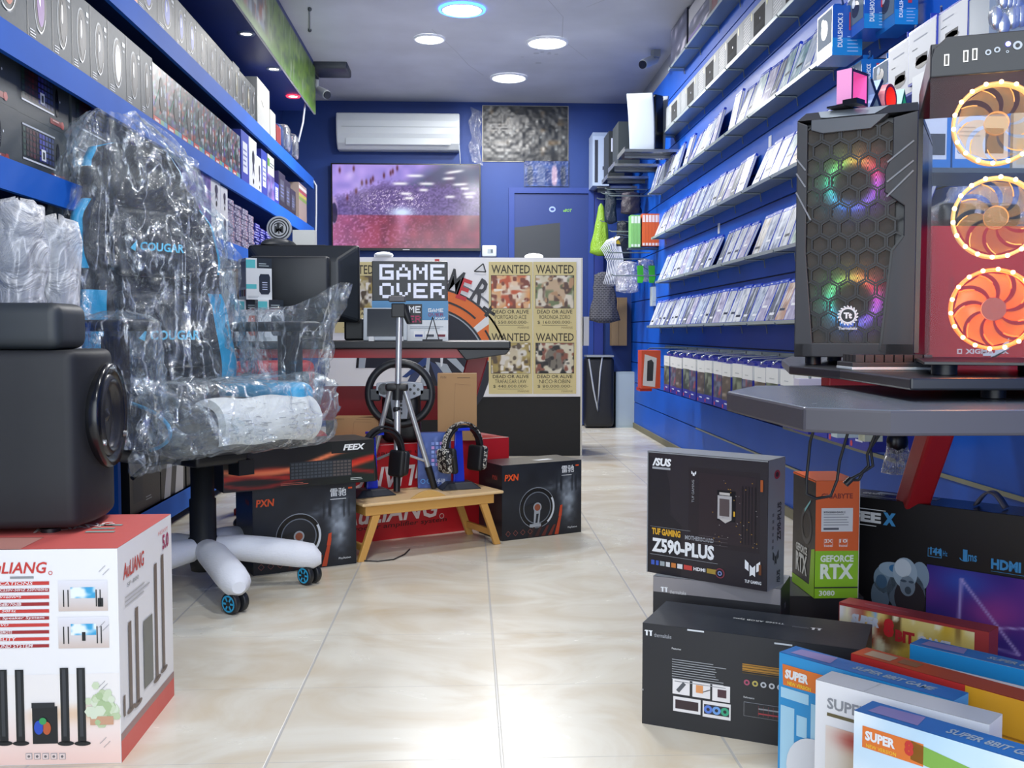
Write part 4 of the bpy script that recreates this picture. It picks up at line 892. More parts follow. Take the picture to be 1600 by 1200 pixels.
def camomat():
    mt = bpy.data.materials.new('camouflage_plastic'); mt.use_nodes = True; nt = mt.node_tree; b = nt.nodes['Principled BSDF']
    tc = nt.nodes.new('ShaderNodeTexCoord'); n = nt.nodes.new('ShaderNodeTexNoise'); n.inputs['Scale'].default_value = 60; n.inputs['Detail'].default_value = 2
    nt.links.new(tc.outputs['Object'], n.inputs[0]); cr = nt.nodes.new('ShaderNodeValToRGB'); cr.color_ramp.interpolation = 'CONSTANT'; e = cr.color_ramp.elements
    e[0].position = 0; e[0].color = (.012, .012, .014, 1); e[1].position = .5; e[1].color = (.55, .53, .48, 1); q = e.new(.57); q.color = (.1, .095, .085, 1)
    nt.links.new(n.outputs[0], cr.inputs[0]); nt.links.new(cr.outputs[0], b.inputs['Base Color']); b.inputs['Roughness'].default_value = .35; return mt
CAMO = camomat()
Yc = at(722, 763, Z=TH).y + .01
headset_stand(716, 'blue headset stand holding the camouflage headset on the low table', True, .3, Yc)
p = at(722, 690, Y=Yc); headset((p.x + .002, Yc - .002, TH + .247 - .084), .7, True, 'black and white camouflage headset hanging on a blue stand', 1.13)
Yd = at(590, 775, Z=TH).y + .02
headset_stand(586, 'blue headset stand half hidden by the keyboard carton', False, .5, Yd)
p = at(600, 690, Y=Yd); headset((p.x - .005, Yd - .002, TH + .247 - .0845), .75, False, 'all black headset hanging beside the tripod pole', 1.13)

# tripod for phones on the low table
t = thing('phone_tripod', 'tall silver tripod with a black phone clamp standing on the low table', 'tripod', (0, 0, 0)); SVT = C('#c4c7cb', .25, .6); BK = C('#17181b', .45)
Yt = at(620, 770, Z=TH).y + .06; ctp = at(622, 600, Y=Yt); t.location = (ctp.x, Yt, TH)
def lp(px, py, dy=0): q = at(px, py, Y=Yt + dy); return (q.x - ctp.x, dy, q.z - TH)
m = MB(); m.tube([lp(624, 494), lp(622, 600)], .0125, SVT, 14); m.build('centre_column', t)
m = MB(); m.tube([lp(622, 600), lp(621, 625)], .021, BK, 14); m.tube([lp(621, 622), lp(620, 640)], .011, C('#cfd2d6', .2, .6), 14); m.rbox(lp(620, 605), (.09, .04, .03), .01, BK, 2, 2); m.ball(lp(620, 640), .016, BK, 10, 8); m.build('hub', t)
for (x0, y0), (x1, y1), dy, fx in [((621, 640), (620, 768), -.055, 0), ((632, 608), (679, 756), .03, 1), ((610, 608), (572, 760), .06, 1)]:
    e_ = Vector(lp(x1, y1, dy)); e_.z = .004; s0 = Vector(lp(x0, y0)); md = s0.lerp(e_, .78)
    m = MB(); m.tube([s0, md], .0105 if fx else .0135, SVT, 10); m.build('leg', t)
    m = MB(); m.tube([md, e_], [.015, .013], BK, 12); m.build('leg_foot', t)
m = MB(); m.tube([lp(620, 705, -.02), Vector(lp(632, 608)).lerp(Vector((lp(679, 756, .03)[0], .03, 0)), .72)], .0055, SVT, 8); m.tube([lp(620, 705, -.02), Vector(lp(610, 608)).lerp(Vector((lp(572, 760, .06)[0], .06, 0)), .72)], .0055, SVT, 8); m.build('brace', t)
m = MB(); m.box(*[lp(612, 480)[0], lp(633, 480)[0], -.02, .015, lp(600, 496)[2], lp(600, 474)[2]], BK); m.tube([lp(630, 478), lp(640, 505)], [.02, .012], BK, 10); m.build('pan_head', t, .006)
m = MB(); m.box(lp(608, 470)[0], lp(634, 470)[0], -.035, .02, lp(600, 472)[2], lp(600, 463)[2], C('#4c4a50', .4)); m.build('phone_clamp', t, .004)

# red and black gaming chair behind the wrapped one
t = thing('gaming_chair', 'red and black gaming chair standing behind the plastic wrapped chair', 'chair', (-.80, 4.24, 0), .35)
m = MB(); m.rbox((0, 0, .40), (.34, .36, .09), .04, C('#b3222a', .45), 3, 3); m.build('seat', t)
m = MB(); m.T = Matrix.Translation((0, 0, 0)); m.rbox((0, .17, .56), (.36, .08, .34), .04, C('#c4242c', .45), 3, 3); m.build('backrest', t)
for s_ in (-.12, .12): m = MB(); m.rbox((s_, .12, .56), (.05, .04, .24), .018, C('#3a3b40', .5), 2, 3); m.build('side_stripe', t)
m = MB(); m.cyl((0, 0, .08), (0, 0, .355), .028, BK); m.build('column', t)
m = MB()
for k in range(5): q = k * 2 * PI / 5; m.tube([(0, 0, .09), (.2 * math.cos(q), .2 * math.sin(q), .06)], [.03, .02], BK, 8); m.ball((.2 * math.cos(q), .2 * math.sin(q), .028), .028, BK, 10, 8)
m.build('star_base', t)
# ================================================================== goods on the blue shelves (fronts face the aisle, +X)
FX = SHX - .003
def shelfput(o, y, z, inset=0, d_=.15):  # y: near edge of the front
    o.location = (FX - .012 - inset - d_ / 2, y, z); o.rotation_euler = (0, 0, PI / 2); return o
def mouse_carton(w_, h_, d_, body, window, wcol, foot=None, colours=None, seed=0, label_strip=None):
    m, F, Rt, L, T = carton(w_, d_, h_, C(body, .5)); rnd = random.Random(seed)
    F = Fr((-w_ / 2, -d_ / 2, 0), (1, 0, 0), (0, 0, 1)); K = C('#121418', .45)
    if window:
        m.disc(F, w_ * .5, h_ * .5, w_ * .25, C('#65707a', .4), 1, h_ * .36, n=24); m.disc(F, w_ * .53, h_ * .5, w_ * .23, K, 2, h_ * .34, n=24)
        m.disc(F, w_ * .52, h_ * .5, w_ * .15, C(wcol, .45), 3, h_ * .27, n=20)
        m.disc(F, w_ * .48, h_ * .58, w_ * .035, C('#dfe6ee', .3), 4, h_ * .12, n=12); m.rect(F, w_ * .515, h_ * .6, w_ * .02, h_ * .14, C('#3c434c'), 4)
        m.disc(F, w_ * .48, h_ * .5, w_ * .24, C('#c3cad2', .35), 4, h_ * .35, inner=.95, n=14, a0=PI * 1.35, a1=PI * 1.85)
        m.rect(F, w_ * .78, h_ * .80, w_ * .14, h_ * .06, C('#aab4be', .4), 2); m.rect(F, w_ * .8, h_ * .72, w_ * .1, h_ * .03, C('#7b858f', .4), 2)
        m.grey(F, w_ * .08, h_ * .05, w_ * .26, h_ * .1, C('#c9d0d8', .4), 3, 2)
    if foot: 
        def pf(U, V):
            c = mixc(H('#15181c'), H('#3c4148'), vnoise(U, V, 4, 7, seed)); c = mixc(c, H('#b9c3cc'), np.clip((vnoise(U, V, 7, 12, seed + 1) - .66) * 5, 0, 1))
            for k, q in enumerate(['#c2603c', '#5b4fa8', '#4f8f86', '#a23a34']): c = mixc(c, H(q), np.clip((vnoise(U, V, 6, 9, seed + 5 + k) - .72) * 5, 0, 1))
            return c
        m.canvas(F, 0.001, h_ * .13, w_ - .002, h_ * .86, 9, 18, pf, GLOSSP, 1)
        m.line(F, (w_ * .1, h_ * .3), (w_ * .45, h_ * .62), .004, C('#3fae8c'), 3); m.disc(F, w_ * .6, h_ * .55, w_ * .16, K, 3, h_ * .3, n=16); m.disc(F, w_ * .58, h_ * .6, w_ * .05, C('#cdd5dd', .2), 4, h_ * .09, n=10)
        for k in range(4): m.rect(F, w_ * .8, h_ * (.25 + k * .15), w_ * .08, h_ * .07, C('#b9c0c8'), 3)
        m.rect(F, 0.0, .001, w_ * .5, h_ * .12, C('#c8402f', .4), 2); m.rect(F, w_ * .5, .001, w_ * .25, h_ * .12, C('#7fae86', .4), 2); m.rect(F, w_ * .75, .001, w_ * .25, h_ * .12, C('#4f9cc0', .4), 2); m.rect(F, w_ * .1, h_ * .04, w_ * .3, h_ * .04, C('#f0d6d0'), 3)
    for s_ in (0, w_ - .0015): m.rect(F, s_, 0, .0015, h_, C('#0e1013', .4), 2)
    return m
G0 = C('#3d444b', .35)
# second shelf: grey mouse boxes then patterned ones
Z2, Z1, Z3 = SHZ[1] + .0005, SHZ[0] + .0005, SHZ[2] + .0005
cols = {30: '#c46a4c', 75: '#8a5ea0', 105: '#20242a', 135: '#2a2f36', 160: '#39424c', 190: '#e8eef4', 215: '#23282e', 235: '#2b3036'}
names = {30: 'orange and pink mouse', 75: 'violet mouse', 105: 'chrome-edged black mouse', 135: 'dark mouse over white patch', 160: 'grey-blue mouse', 190: 'bright white mouse', 215: 'slim black mouse', 235: 'dark mouse beside the patterned boxes'}
Yof = lambda px, X=FX - .012: at(px, 400, X=X).y
near = 2.36; wd = .152; k = 0
proto = {}
for i, px in enumerate([30, 75, 105, 135, 160, 190, 215, 235]):
    yc = Yof(px); y0 = Yof([-12, 52, 90, 120, 148, 175, 203, 225, 243][i]); y1 = Yof([-12, 52, 90, 120, 148, 175, 203, 225, 243][i + 1])
    m = mouse_carton(y1 - y0 - .002, .235 * KS, .15, '#38434a', True, cols[px], seed=i)
    tag(shelfput(m.build('mouse_carton'), (y0 + y1) / 2, Z2), 'grey mouse box showing a ' + names[px] + ', second shelf down', 'box', 'grey mouse boxes on the second blue shelf')
bd = [243, 265, 287, 305, 322, 338, 352, 365, 377]
for i in range(8):
    y0, y1 = Yof(bd[i]), Yof(bd[i + 1])
    m = mouse_carton(y1 - y0 - .002, .225 * KS, .15, '#20242a', False, '#333', foot=True, seed=i % 3 + 20)
    tag(shelfput(m.build('headset_carton'), (y0 + y1) / 2, Z2), 'patterned dark box with red and teal bottom strip, ' + nth(i + 1) + ' from the grey mouse boxes', 'box', 'patterned boxes on the second blue shelf')
# top shelf mouse boxes
bd = [130, 160, 193, 222, 253, 280, 297, 313, 329, 343, 356, 368, 378, 387, 395, 402]
for i in range(15):
    y0, y1 = Yof(bd[i]), Yof(bd[i + 1])
    c_ = ['#51545e', '#6a4a3c', '#7a4a38', '#3a55b8', '#3a55b8', '#3550b0', '#3a55b8', '#2b2f36', '#2b2f36', '#23272d', '#23272d', '#6d6a50', '#2d3138', '#7d7550', '#31353c'][i]
    m = mouse_carton(y1 - y0 - .002, (.19 if i != 11 else .2) * KS, .15, '#333d44' if i > 2 else '#45423f', True, c_, seed=40 + i)
    if i == 2: F = Fr((-(y1 - y0) / 2, -.075, 0), (1, 0, 0), (0, 0, 1)); m.rect(F, 0.004, .01, y1 - y0 - .012, .05, C('#d9662a', .4), 5)
    tag(shelfput(m.build('mouse_carton'), (y0 + y1) / 2, Z1), ('mouse box with ' + ('a blue mouse picture' if 3 <= i <= 6 else 'an orange label' if i == 2 else 'a dark mouse picture') + ', ' + nth(i + 1) + ' from the entrance on the topmost shelf'), 'box', 'dark mouse boxes on the topmost blue shelf')
# far end of the top shelf
def plain(y0, y1, z, h_, col, label, deco=None, d_=.13, name='console_carton', inset=0):
    h_ *= KS
    w_ = y1 - y0; m, F, Rt, L, T = carton(w_ - .003, d_, h_, C(col, .4))
    if deco: deco(m, F, w_ - .003, h_)
    o = shelfput(m.build(name), (y0 + y1) / 2, z, inset, d_); tag(o, label, 'box'); return o
plain(Yof(405), Yof(424), Z1, .27, '#b3b5b2', 'tall pale grey box at the far end of the topmost blue shelf', lambda m, F, w_, h_: (m.line(F, (w_ * .3, h_ * .6), (w_ * .5, h_ * .5), .006, C('#555a60')), m.line(F, (w_ * .4, h_ * .66), (w_ * .45, h_ * .5), .005, C('#555a60'))))
plain(Yof(425), Yof(433), Z1, .17, '#c9cbc8', 'narrow white box beside the tall pale grey box', None)
plain(Yof(434), Yof(441), Z1, .12, '#8a2a2c', 'small dark red box near the back wall on the topmost shelf', None)
m = MB(); ya, yb = Yof(443), Yof(468)
for k in range(4): m.rbox((FX - .09 + .02 * (k % 2), ya + .12 + k * .17, Z1 + .1 + .03 * (k % 2)), (.12, .15, .19), .03, BLISTER if k % 2 else C('#20386f', .3), 2, 2)
tag(m.build('blister_packs'), 'cluster of blue and clear accessory packs at the back end of the top shelf', 'accessory packs', kind='stuff')
m = MB(); p0 = at(477, 172, X=-1.2); p0.z = 2.542; p1 = at(466, 222, X=-1.24); m.tube([p0, (p0 + p1) / 2 + Vector((.01, 0, 0)), p1], .007, C('#9aa5b8', .4), 6); tag(m.build('hanging_cable'), 'pale cable hanging from the end of the soffit', 'cable')
m = MB(); pts = [at(x, y, Y=8.5) for x, y in [(488, 280), (494, 290), (494, 330), (493, 384), (488, 395)]]; m.tube(pts, .008, C('#c7ccd4', .5), 6); tag(m.build('wall_cable'), 'white cable running down beside the television', 'cable')
# second shelf beyond the patterned boxes: game controller boxes
def padbox(w_, h_, d_, kind, seed):
    m, F, Rt, L, T = carton(w_, d_, h_, C({'w': '#d4d8dc', 'b': '#2b3fa6', 'k': '#22252c', 'p': '#4a3d80'}[kind], .35))
    m.rect(Rt, 0, 0, d_, h_, C('#4a54b0' if kind in 'wb' else '#2a2d34', .4), 1); m.rect(L, 0, 0, d_, h_, C('#3b46a8' if kind in 'wb' else '#463d7c', .35), 1)
    rnd = random.Random(seed)
    if kind == 'w':
        m.disc(F, w_ * .55, h_ * .62, w_ * .16, C('#2c3038', .3), 2, h_ * .16, n=12); m.poly(F, [(w_ * .42, h_ * .25), (w_ * .5, h_ * .6), (w_ * .6, h_ * .6), (w_ * .68, h_ * .25), (w_ * .55, h_ * .4)], C('#3a3f48', .3), 3); m.disc(F, w_ * .55, h_ * .15, w_ * .08, C('#15171b'), 2, n=8)
    elif kind == 'p':
        def pf(U, V): return mixc(mixc(H('#3a2f74'), H('#8d94c8'), vnoise(U, V, 4, 5, seed)), H('#c07ad0'), np.clip((vnoise(U, V, 5, 5, seed + 3) - .65) * 4, 0, 1))
        m.canvas(F, .001, .001, w_ - .002, h_ - .002, 8, 10, pf, GLOSSP, 1)
    else:
        m.rect(F, w_ * .2, h_ * .2, w_ * .6, h_ * .6, C('#cfd4e4' if kind == 'b' else '#494e58', .35), 1); m.grey(F, w_ * .25, h_ * .3, w_ * .5, h_ * .4, C('#6f78a8'), 4, 2)
    return m
def bigbox(px0, px1, z, h_, kind, label, seed=0, inset=0):
    h_ *= KS; y0, y1 = Yof(px0), Yof(px1); d_ = .13; m = padbox(y1 - y0 - .003, h_, d_, kind, seed); o = shelfput(m.build('controller_carton'), (y0 + y1) / 2, z, inset, d_); tag(o, label, 'box', 'controller boxes on the blue shelves')
S2 = [(379, 391, .27, 'b', 'blue-edged white controller box next to the patterned boxes'), (391, 403, .27, 'w', 'tall white controller box, first plain white one on the second shelf'), (403, 410, .20, 'w', 'lower white controller box beside the tall white one'),
      (410, 419, .26, 'b', 'blue controller box between two white ones on the second shelf'), (419, 430, .15, 'p', 'pale lilac controller box under a white and green box'), (430, 437, .13, 'b', 'small blue controller box on the second shelf near the back'),
      (437, 447, .22, 'k', 'black controller box standing behind the small blue one'), (447, 455, .20, 'k', 'black controller box beside the camera box'), (455, 463, .17, 'k', 'black box close to the back end of the second shelf')]
for i, (a_, b_, h_, k_, l_) in enumerate(S2): bigbox(a_, b_, Z2, h_, k_, l_, i)
plain(Yof(420), Yof(430), Z2 + .1505 * KS, .115, '#c5c9c4', 'white box with green corner stacked on the lilac controller box', lambda m, F, w_, h_: (m.rect(F, 0, h_ * .4, w_ * .3, h_ * .4, C('#4f8a2c')), m.grey(F, w_ * .35, h_ * .4, w_ * .6, h_ * .3, C('#3a4048'), 2, 1)))
plain(Yof(468), Yof(480), Z2, .26, '#a08f88', 'pale pack with red, green and yellow bands at the end of the second shelf', lambda m, F, w_, h_: [m.rect(F, 0, h_ * (.55 + .1 * k), w_, h_ * .08, C(c)) for k, c in enumerate(['#7d9a4a', '#b8b04a', '#a84a50', '#d8d4d0'])])
# third shelf: two layers of keyboard boxes
def keyboard_carton(w_, h_, d_, seed, mouse):
    m, F, Rt, L, T = carton(w_, d_, h_, C('#333b41', .5))
    x0, x1, y0, y1 = w_ * .08, w_ * .68, h_ * .24, h_ * .86; W = x1 - x0; Hh = y1 - y0
    m.rect(F, x0, y0, W, Hh, C('#16181c', .3), 1); m.rect(F, x0, y0, W, Hh * .05, C('#dfe3ea', .35), 3)
    for c in range(10):
        for r in range(5):
            col = ['#2a4438', '#3b2327', '#4a1f26', '#571f26', '#3f2830', '#3a3aa0', '#4a4aa8', '#46508c', '#384a86', '#33406e'][c]
            m.rect(F, x0 + W * (.02 + c * .097), y0 + Hh * (.12 + r * .165), W * .075, Hh * .12, C(col, .35), 2)
    m.rect(F, x0 + W * .55, y0 + Hh * .15, W * .14, Hh * .32, C('#e9edf2', .35), 4); m.rect(F, x0 + W * .59, y0 + Hh * .2, W * .06, Hh * .2, C('#2a2f3a'), 5); m.rect(F, x0, y0 + Hh * .94, W, Hh * .05, C('#b9c0cc', .35), 3)
    if mouse: m.disc(F, w_ * .74, h_ * .5, w_ * .035, C('#15171b', .2), 2, h_ * .26); m.disc(F, w_ * .8, h_ * .55, .004, C('#e8ecf2', .2), 2)
    m.line(F, (w_ * .60, h_ * .13), (w_ * .82, h_ * .13), .018, C('#8c2f2c', .4), 2); m.disc(F, w_ * .84, h_ * .13, .014, C('#a8332c', .4), 3, n=6); m.line(F, (w_ * .64, h_ * .15), (w_ * .76, h_ * .15), .004, C('#d6b0a8', .4), 4)
    return m
kb = [(-105, 32), (33, 115), (115, 189), (189, 238), (238, 286)]; hk = .163 * KS
for i, (a_, b_) in enumerate(kb):
    y0 = Yof(a_, FX - .065); y1 = min(Yof(b_, FX - .065), Yof(286)); w_ = y1 - y0 - .004
    for lv in (0, 1):
        if lv == 1 and i == 9: continue
        m = keyboard_carton(w_, hk - (.012 if i > 2 else 0), .17, i, True)
        o = shelfput(m.build('keyboard_carton'), (y0 + y1) / 2, Z3 + lv * (hk + .0005 - (.012 if i > 2 else 0)), .05 if i % 2 == 0 else .056, .17)
        tag(o, 'dark keyboard box, ' + ('upper' if lv else 'lower') + ' layer, ' + nth(i + 1) + ' from the entrance on the third shelf', 'box', 'keyboard boxes on the third blue shelf')
# third shelf: controller boxes in two layers, then stacks of game cases
q = [(286, 296, 'p'), (296, 309, 'w'), (311, 324, 'p'), (324, 337, 'p'), (338, 347, 'w'), (347, 355, 'w')]
q = [(287, 309, 'p', 'violet and white'), (310, 321, 'p', 'dark violet'), (321, 331, 'p', 'lilac'), (331, 346, 'w', 'white'), (346, 357, 'w', 'narrow white')]
for i, (a_, b_, k_, nm) in enumerate(q):
    for lv in (0, 1):
        kk = 'w' if (i == 0 and 0) else k_
        bigbox(a_, b_, Z3 + lv * .1415 * KS, .141 if not (i == 4 and lv) else .12, kk, nm + ' controller box, ' + ('upper' if lv else 'lower') + ' layer, ' + nth(i + 1) + ' after the keyboard boxes', 60 + i * 2 + lv)
# white fronts with controller pictures on the violet-sided boxes nearest the keyboards
case_me = {}
def spinecase(col):
    m = MB(); m.box(-.0675, .0675, -.085, .085, 0, .0148, C('#28389c' if col == 'b' else '#8d88a8', .3)); fr = Fr((-.0675, -.0855, 0), (1, 0, 0), (0, 0, 1))
    m.rect(fr, .004, .003, .127, .008, C('#cdd2e0' if col == 'w' else '#5a68c8', .35), 1); m.rect(fr, .02, .005, .06, .004, C('#3b3a60' if col == 'w' else '#c8d0f4', .35), 2); m.rect(fr, .1, .004, .02, .006, C('#a04a60' if col == 'w' else '#8a96e8', .35), 2); return m
stk = [(Yof(358), 16, 'w'), (Yof(368), 15, 'w'), (Yof(378), 15, 'w'), (Yof(388), 14, 'w'), (Yof(397), 12, 'b'), (Yof(406), 11, 'b'), (Yof(414), 11, 'b')]
pw = spinecase('w').build('game_case'); pb = spinecase('b').build('game_case'); used = {'w': False, 'b': False}
yy = Yof(358) + .07
for si, (y, n, c) in enumerate(stk):
    for k in range(n):
        src = pw if c == 'w' else pb; loc = (FX - .10 + random.uniform(-.006, .004), yy, Z3 + k * .0140 * KS); rot = (0, 0, PI / 2 + random.uniform(-.05, .05))
        lb = ('pale' if c == 'w' else 'deep blue') + ' game case, ' + nth(k + 1) + ' up in the ' + nth(si + 1) + ' flat stack past the controllers'
        if not used[c]: src.location = loc; src.rotation_euler = rot; tag(src, lb, 'game case', 'game cases stacked flat on the third shelf'); used[c] = True
        else: dup(src, loc, rot, lb)
    yy += .155 * KS
# lower shelves, mostly hidden behind the chair
Z6 = SHZ[5] + .0005
def dk(m, F, w_, h_): m.rect(F, w_ * .1, h_ * .2, w_ * .3, h_ * .5, C('#2c3138')); m.grey(F, w_ * .5, h_ * .15, w_ * .2, h_ * .1, C('#9aa3ad'), 2, 1)
def wh(m, F, w_, h_): m.poly(F, [(w_ * .1, 0), (w_ * .3, h_), (w_ * .5, h_), (w_ * .35, 0)], C('#c2c6cc'), 1); m.poly(F, [(w_ * .55, 0), (w_ * .7, h_), (w_ * .95, h_), (w_ * .9, 0)], C('#c2c6cc'), 1)
plain(3.87, 4.25, Z6, .2, '#15171c', 'dark box on the lowest shelf seen under the plastic film', dk)
plain(4.26, 4.62, Z6, .2, '#1a1d24', 'dark box with two white bands on the lowest shelf', wh)
plain(4.64, 5.05, Z6, .18, '#17181d', 'black box behind the chair column on the lowest shelf', dk)
for k, (a_, b_, h_, c_) in enumerate([(2.5, 2.9, .2, '#22252b'), (2.92, 3.3, .22, '#3a3f48'), (3.9, 4.3, .2, '#1c1f25')]): plain(a_, b_, SHZ[3] + .0005, h_, c_, ['dark carton on the fourth shelf behind the wrapped columns', 'slate carton on the fourth shelf behind the chair back', 'black carton on the fourth shelf past the divider'][k], dk)
# ================================================================== big white speaker carton at the lower left
n0 = at(190, 1192, Z=0); f0 = at(272, 1086, Z=0); sang = math.atan2(f0.y - n0.y, f0.x - n0.x); dd = (f0 - n0).length; ang = sang - PI / 2
hc = at(184, 857, Y=n0.y).z; wc_ = .66
lx, ly = n0.x - math.cos(ang) * wc_, n0.y - math.sin(ang) * wc_
m, F, Rt, L, T = carton(wc_, dd, hc, C('#eceae8', .45)); x, y = corner(lx, ly, ang, wc_, dd); loc = (x, y, 0)
g = px_on(F, loc, ang); RD = C('#c63c36', .4); R2 = C('#9c2a2c', .4); K = C('#1d2022', .35); GY = C('#8f9092', .45); PK = C('#f0cfc2', .5)
a = g(0, 1200); m.canvas(F, .001, .001, wc_ - .002, hc * .42, 50, 26, lambda U, V: mixc(mixc(H('#f1d0c4'), H('#ece7e2'), np.clip(V * 1.8 - .15, 0, 1)), H('#d8a878'), np.clip((vnoise(U, V, 9, 4, 3) - .5) * 1.6, 0, 1) * np.exp(-((V - .62) / .16) ** 2)), PRINT, 1)
ttext(m, F, g, 'AuLIANG', -28, 879, 74, 897, RD, 2, bold=.02, shear=.22); m.disc(F, *g(79, 895), .004, RD, 2, inner=.7)
m.grey(F, *g(16, 905), .05, .005, GY, 1, 2, th=.9)
for k in range(10):
    y0 = 908 + k * 10.9; xe = 77; trect(m, F, g, -90, y0, xe, y0 + 8, RD if k % 2 == 0 else R2, 2)
WT = C('#f3e4e2', .45)
for k, (s_, xe) in enumerate([('SPECIFICATIONS', 52), ('Power input: AC220V-50HZ 220V/60Hz', 76), ('Output: 200W+60W*5', 34), ('S/N ratio: 80dB/70dB', 34), ('Frequency: 50Hz', 26), ('Multimedia Speaker System', 70), ('Input: 5.1/DVD', 14), ('FULL FUNCTION REMOTE', 20), ('HIGH FIDELITY', 26), ('3D SURROUND SYSTEM', 52)]):
    y0 = 908 + k * 10.9; ttext(m, F, g, s_, -45 if k else -40, y0 + 1.6, xe, y0 + 6.8, WT, 3, bold=.012, shear=.15)
for (x0, y0, x1, y1, s_) in [(92, 906, 168, 955, 0), (92, 963, 170, 1013, 1)]:
    a = g(x0, y1); b = g(x1, y0); w_, h_ = b[0] - a[0], b[1] - a[1]
    m.canvas(F, a[0], a[1], w_, h_, 24, 16, lambda U, V: mixc(mixc(H('#cfc3bb'), H('#e3e2e6'), V), H('#c9a994'), np.clip(.3 - V, 0, 1)), PRINT, 2)
    m.canvas(F, a[0] + w_ * .25, a[1] + h_ * .42, w_ * .5, h_ * .36, 20, 10, lambda U, V: mixc(H('#e9f0f4'), H('#3aa0cf'), np.clip((vnoise(U, V, 4, 3, 7) - .35) * 2.5 + (U - .5) * (1 - s_), 0, 1)), PRINT, 3)
    for q in (.1, .19, .76, .84): m.rect(F, a[0] + w_ * q, a[1] + h_ * .15, w_ * .022, h_ * .55, K, 4)
    m.rect(F, a[0] + w_ * (.8 if not s_ else .47), a[1] + h_ * (.14 if not s_ else .24), w_ * (.11 if not s_ else .07), h_ * .28, K, 4)
for x0 in (1, 27, 97, 123):
    top = 1043 if x0 > 50 else 1046; trect(m, F, g, x0 - .5, top, x0 + 10, 1160, K, 3); c = g(x0 + 6.5, 1161); m.disc(F, c[0], c[1], .016, K, 3, .005); trect(m, F, g, x0 + 3, top + 2, x0 + 6, 1150, C('#3a3d40', .35), 4)
trect(m, F, g, 52, 1103, 90, 1162, K, 3); trect(m, F, g, 50, 1097, 86, 1106, C('#26292c'), 4)
c = g(64, 1136); m.disc(F, c[0] - .003, c[1], .009, C('#2c4fb8', .3), 5, .014); c = g(74, 1137); m.disc(F, c[0], c[1], .008, C('#b85a34', .3), 5, .013); c = g(68, 1126); m.disc(F, c[0], c[1], .007, C('#3d9a5a', .3), 6, .007)
for k in range(46): c = g(random.gauss(162, 11), random.gauss(1105, 13)); m.disc(F, c[0], c[1], .006 + random.random() * .006, C(random.choice(['#b9c9a0', '#c9d6b4', '#a9bf90', '#d4ddc4']), .5), 3 + k * .05, n=6)
c = g(160, 1128); trect(m, F, g, 142, 1118, 178, 1132, C('#c79a7c', .5), 5)
for k in range(5): trect(m, F, g, 41 + k * 13, 1176, 51 + k * 13, 1186, C('#a9a2a2', .5), 3); trect(m, F, g, 42 + k * 13, 1177, 50 + k * 13, 1185, C('#ead6cf', .5), 4); m.disc(F, *g(46 + k * 13, 1181), .003, C('#6f6a6a'), 5, n=5)
for (x0, y0) in [(160, 888), (166, 893), (160, 975), (166, 980), (160, 1068), (164, 1072), (162, 1156), (168, 1162)]: m.line(F, g(x0 - 5, y0 + 5), g(x0 + 5, y0 - 5), .0009, GY, 5)
# right side
g = px_on(Rt, loc, ang); BR = C('#6b5a50', .4)
a = g(190, 1190); m.rect(Rt, 0, 0, dd, hc * .10, C('#d8574c', .45), 1); m.rect(Rt, 0, hc * .10, dd, hc * .035, C('#a07e78', .45), 1)
ttext(m, Rt, g, 'AuLIANG', 190, 864, 222, 889, RD, 2, bold=.02, shear=.1) if 0 else m.text(Rt, 'AuLIANG', dd * .08, hc * .835, dd * .36, hc * .075, RD, 2, bold=.02, shear=.15)
m.text(Rt, 'SP-800', dd * .14, hc * .79, dd * .2, hc * .02, GY, 2); m.text(Rt, '5.0', dd * .80, hc * .84, dd * .13, hc * .08, C('#a52a5c', .4), 2, bold=.04, rot=0); m.text(Rt, 'HEAVY', dd * .72, hc * .93, dd * .2, hc * .02, C('#e08a8a'), 2)
m.grey(Rt, dd * .1, hc * .70, dd * .45, hc * .06, C('#b9b6b2'), 3, 2)
for (u, z0, z1) in [(.14, .20, .62), (.26, .19, .66), (.62, .20, .80), (.76, .21, .82)]: m.rect(Rt, dd * u, hc * z0, dd * .05, hc * (z1 - z0), BR, 3); m.disc(Rt, dd * (u + .025), hc * z0, dd * .07, BR, 3, hc * .014)
m.rect(Rt, dd * .04, hc * .2, dd * .03, hc * .1, BR, 3)
m.rect(Rt, dd * .40, hc * .22, dd * .17, hc * .34, C('#6f7068', .4), 3)
# top: red flaps with print
m.rect(T, 0, 0, wc_, dd, C('#d0615a', .45), 1); m.rect(T, 0, 0, wc_ * .72, dd * .3, C('#cb8e80', .5), 2); m.line(T, (0, dd * .32), (wc_ * .72, dd * .3), .004, C('#8a4c48'), 3)
m.text(T, 'AuLIANG', wc_ * .66, dd * .42, wc_ * .25, dd * .12, C('#f2dcd8'), 3, bold=.02, rot=.5); m.grey(T, wc_ * .82, dd * .4, wc_ * .1, dd * .3, C('#8fb0a8'), 3, 3)
tag(put(m.build('speaker_system_carton'), loc, ang), 'large white speaker system carton with red stripes carrying the black subwoofer', 'box')

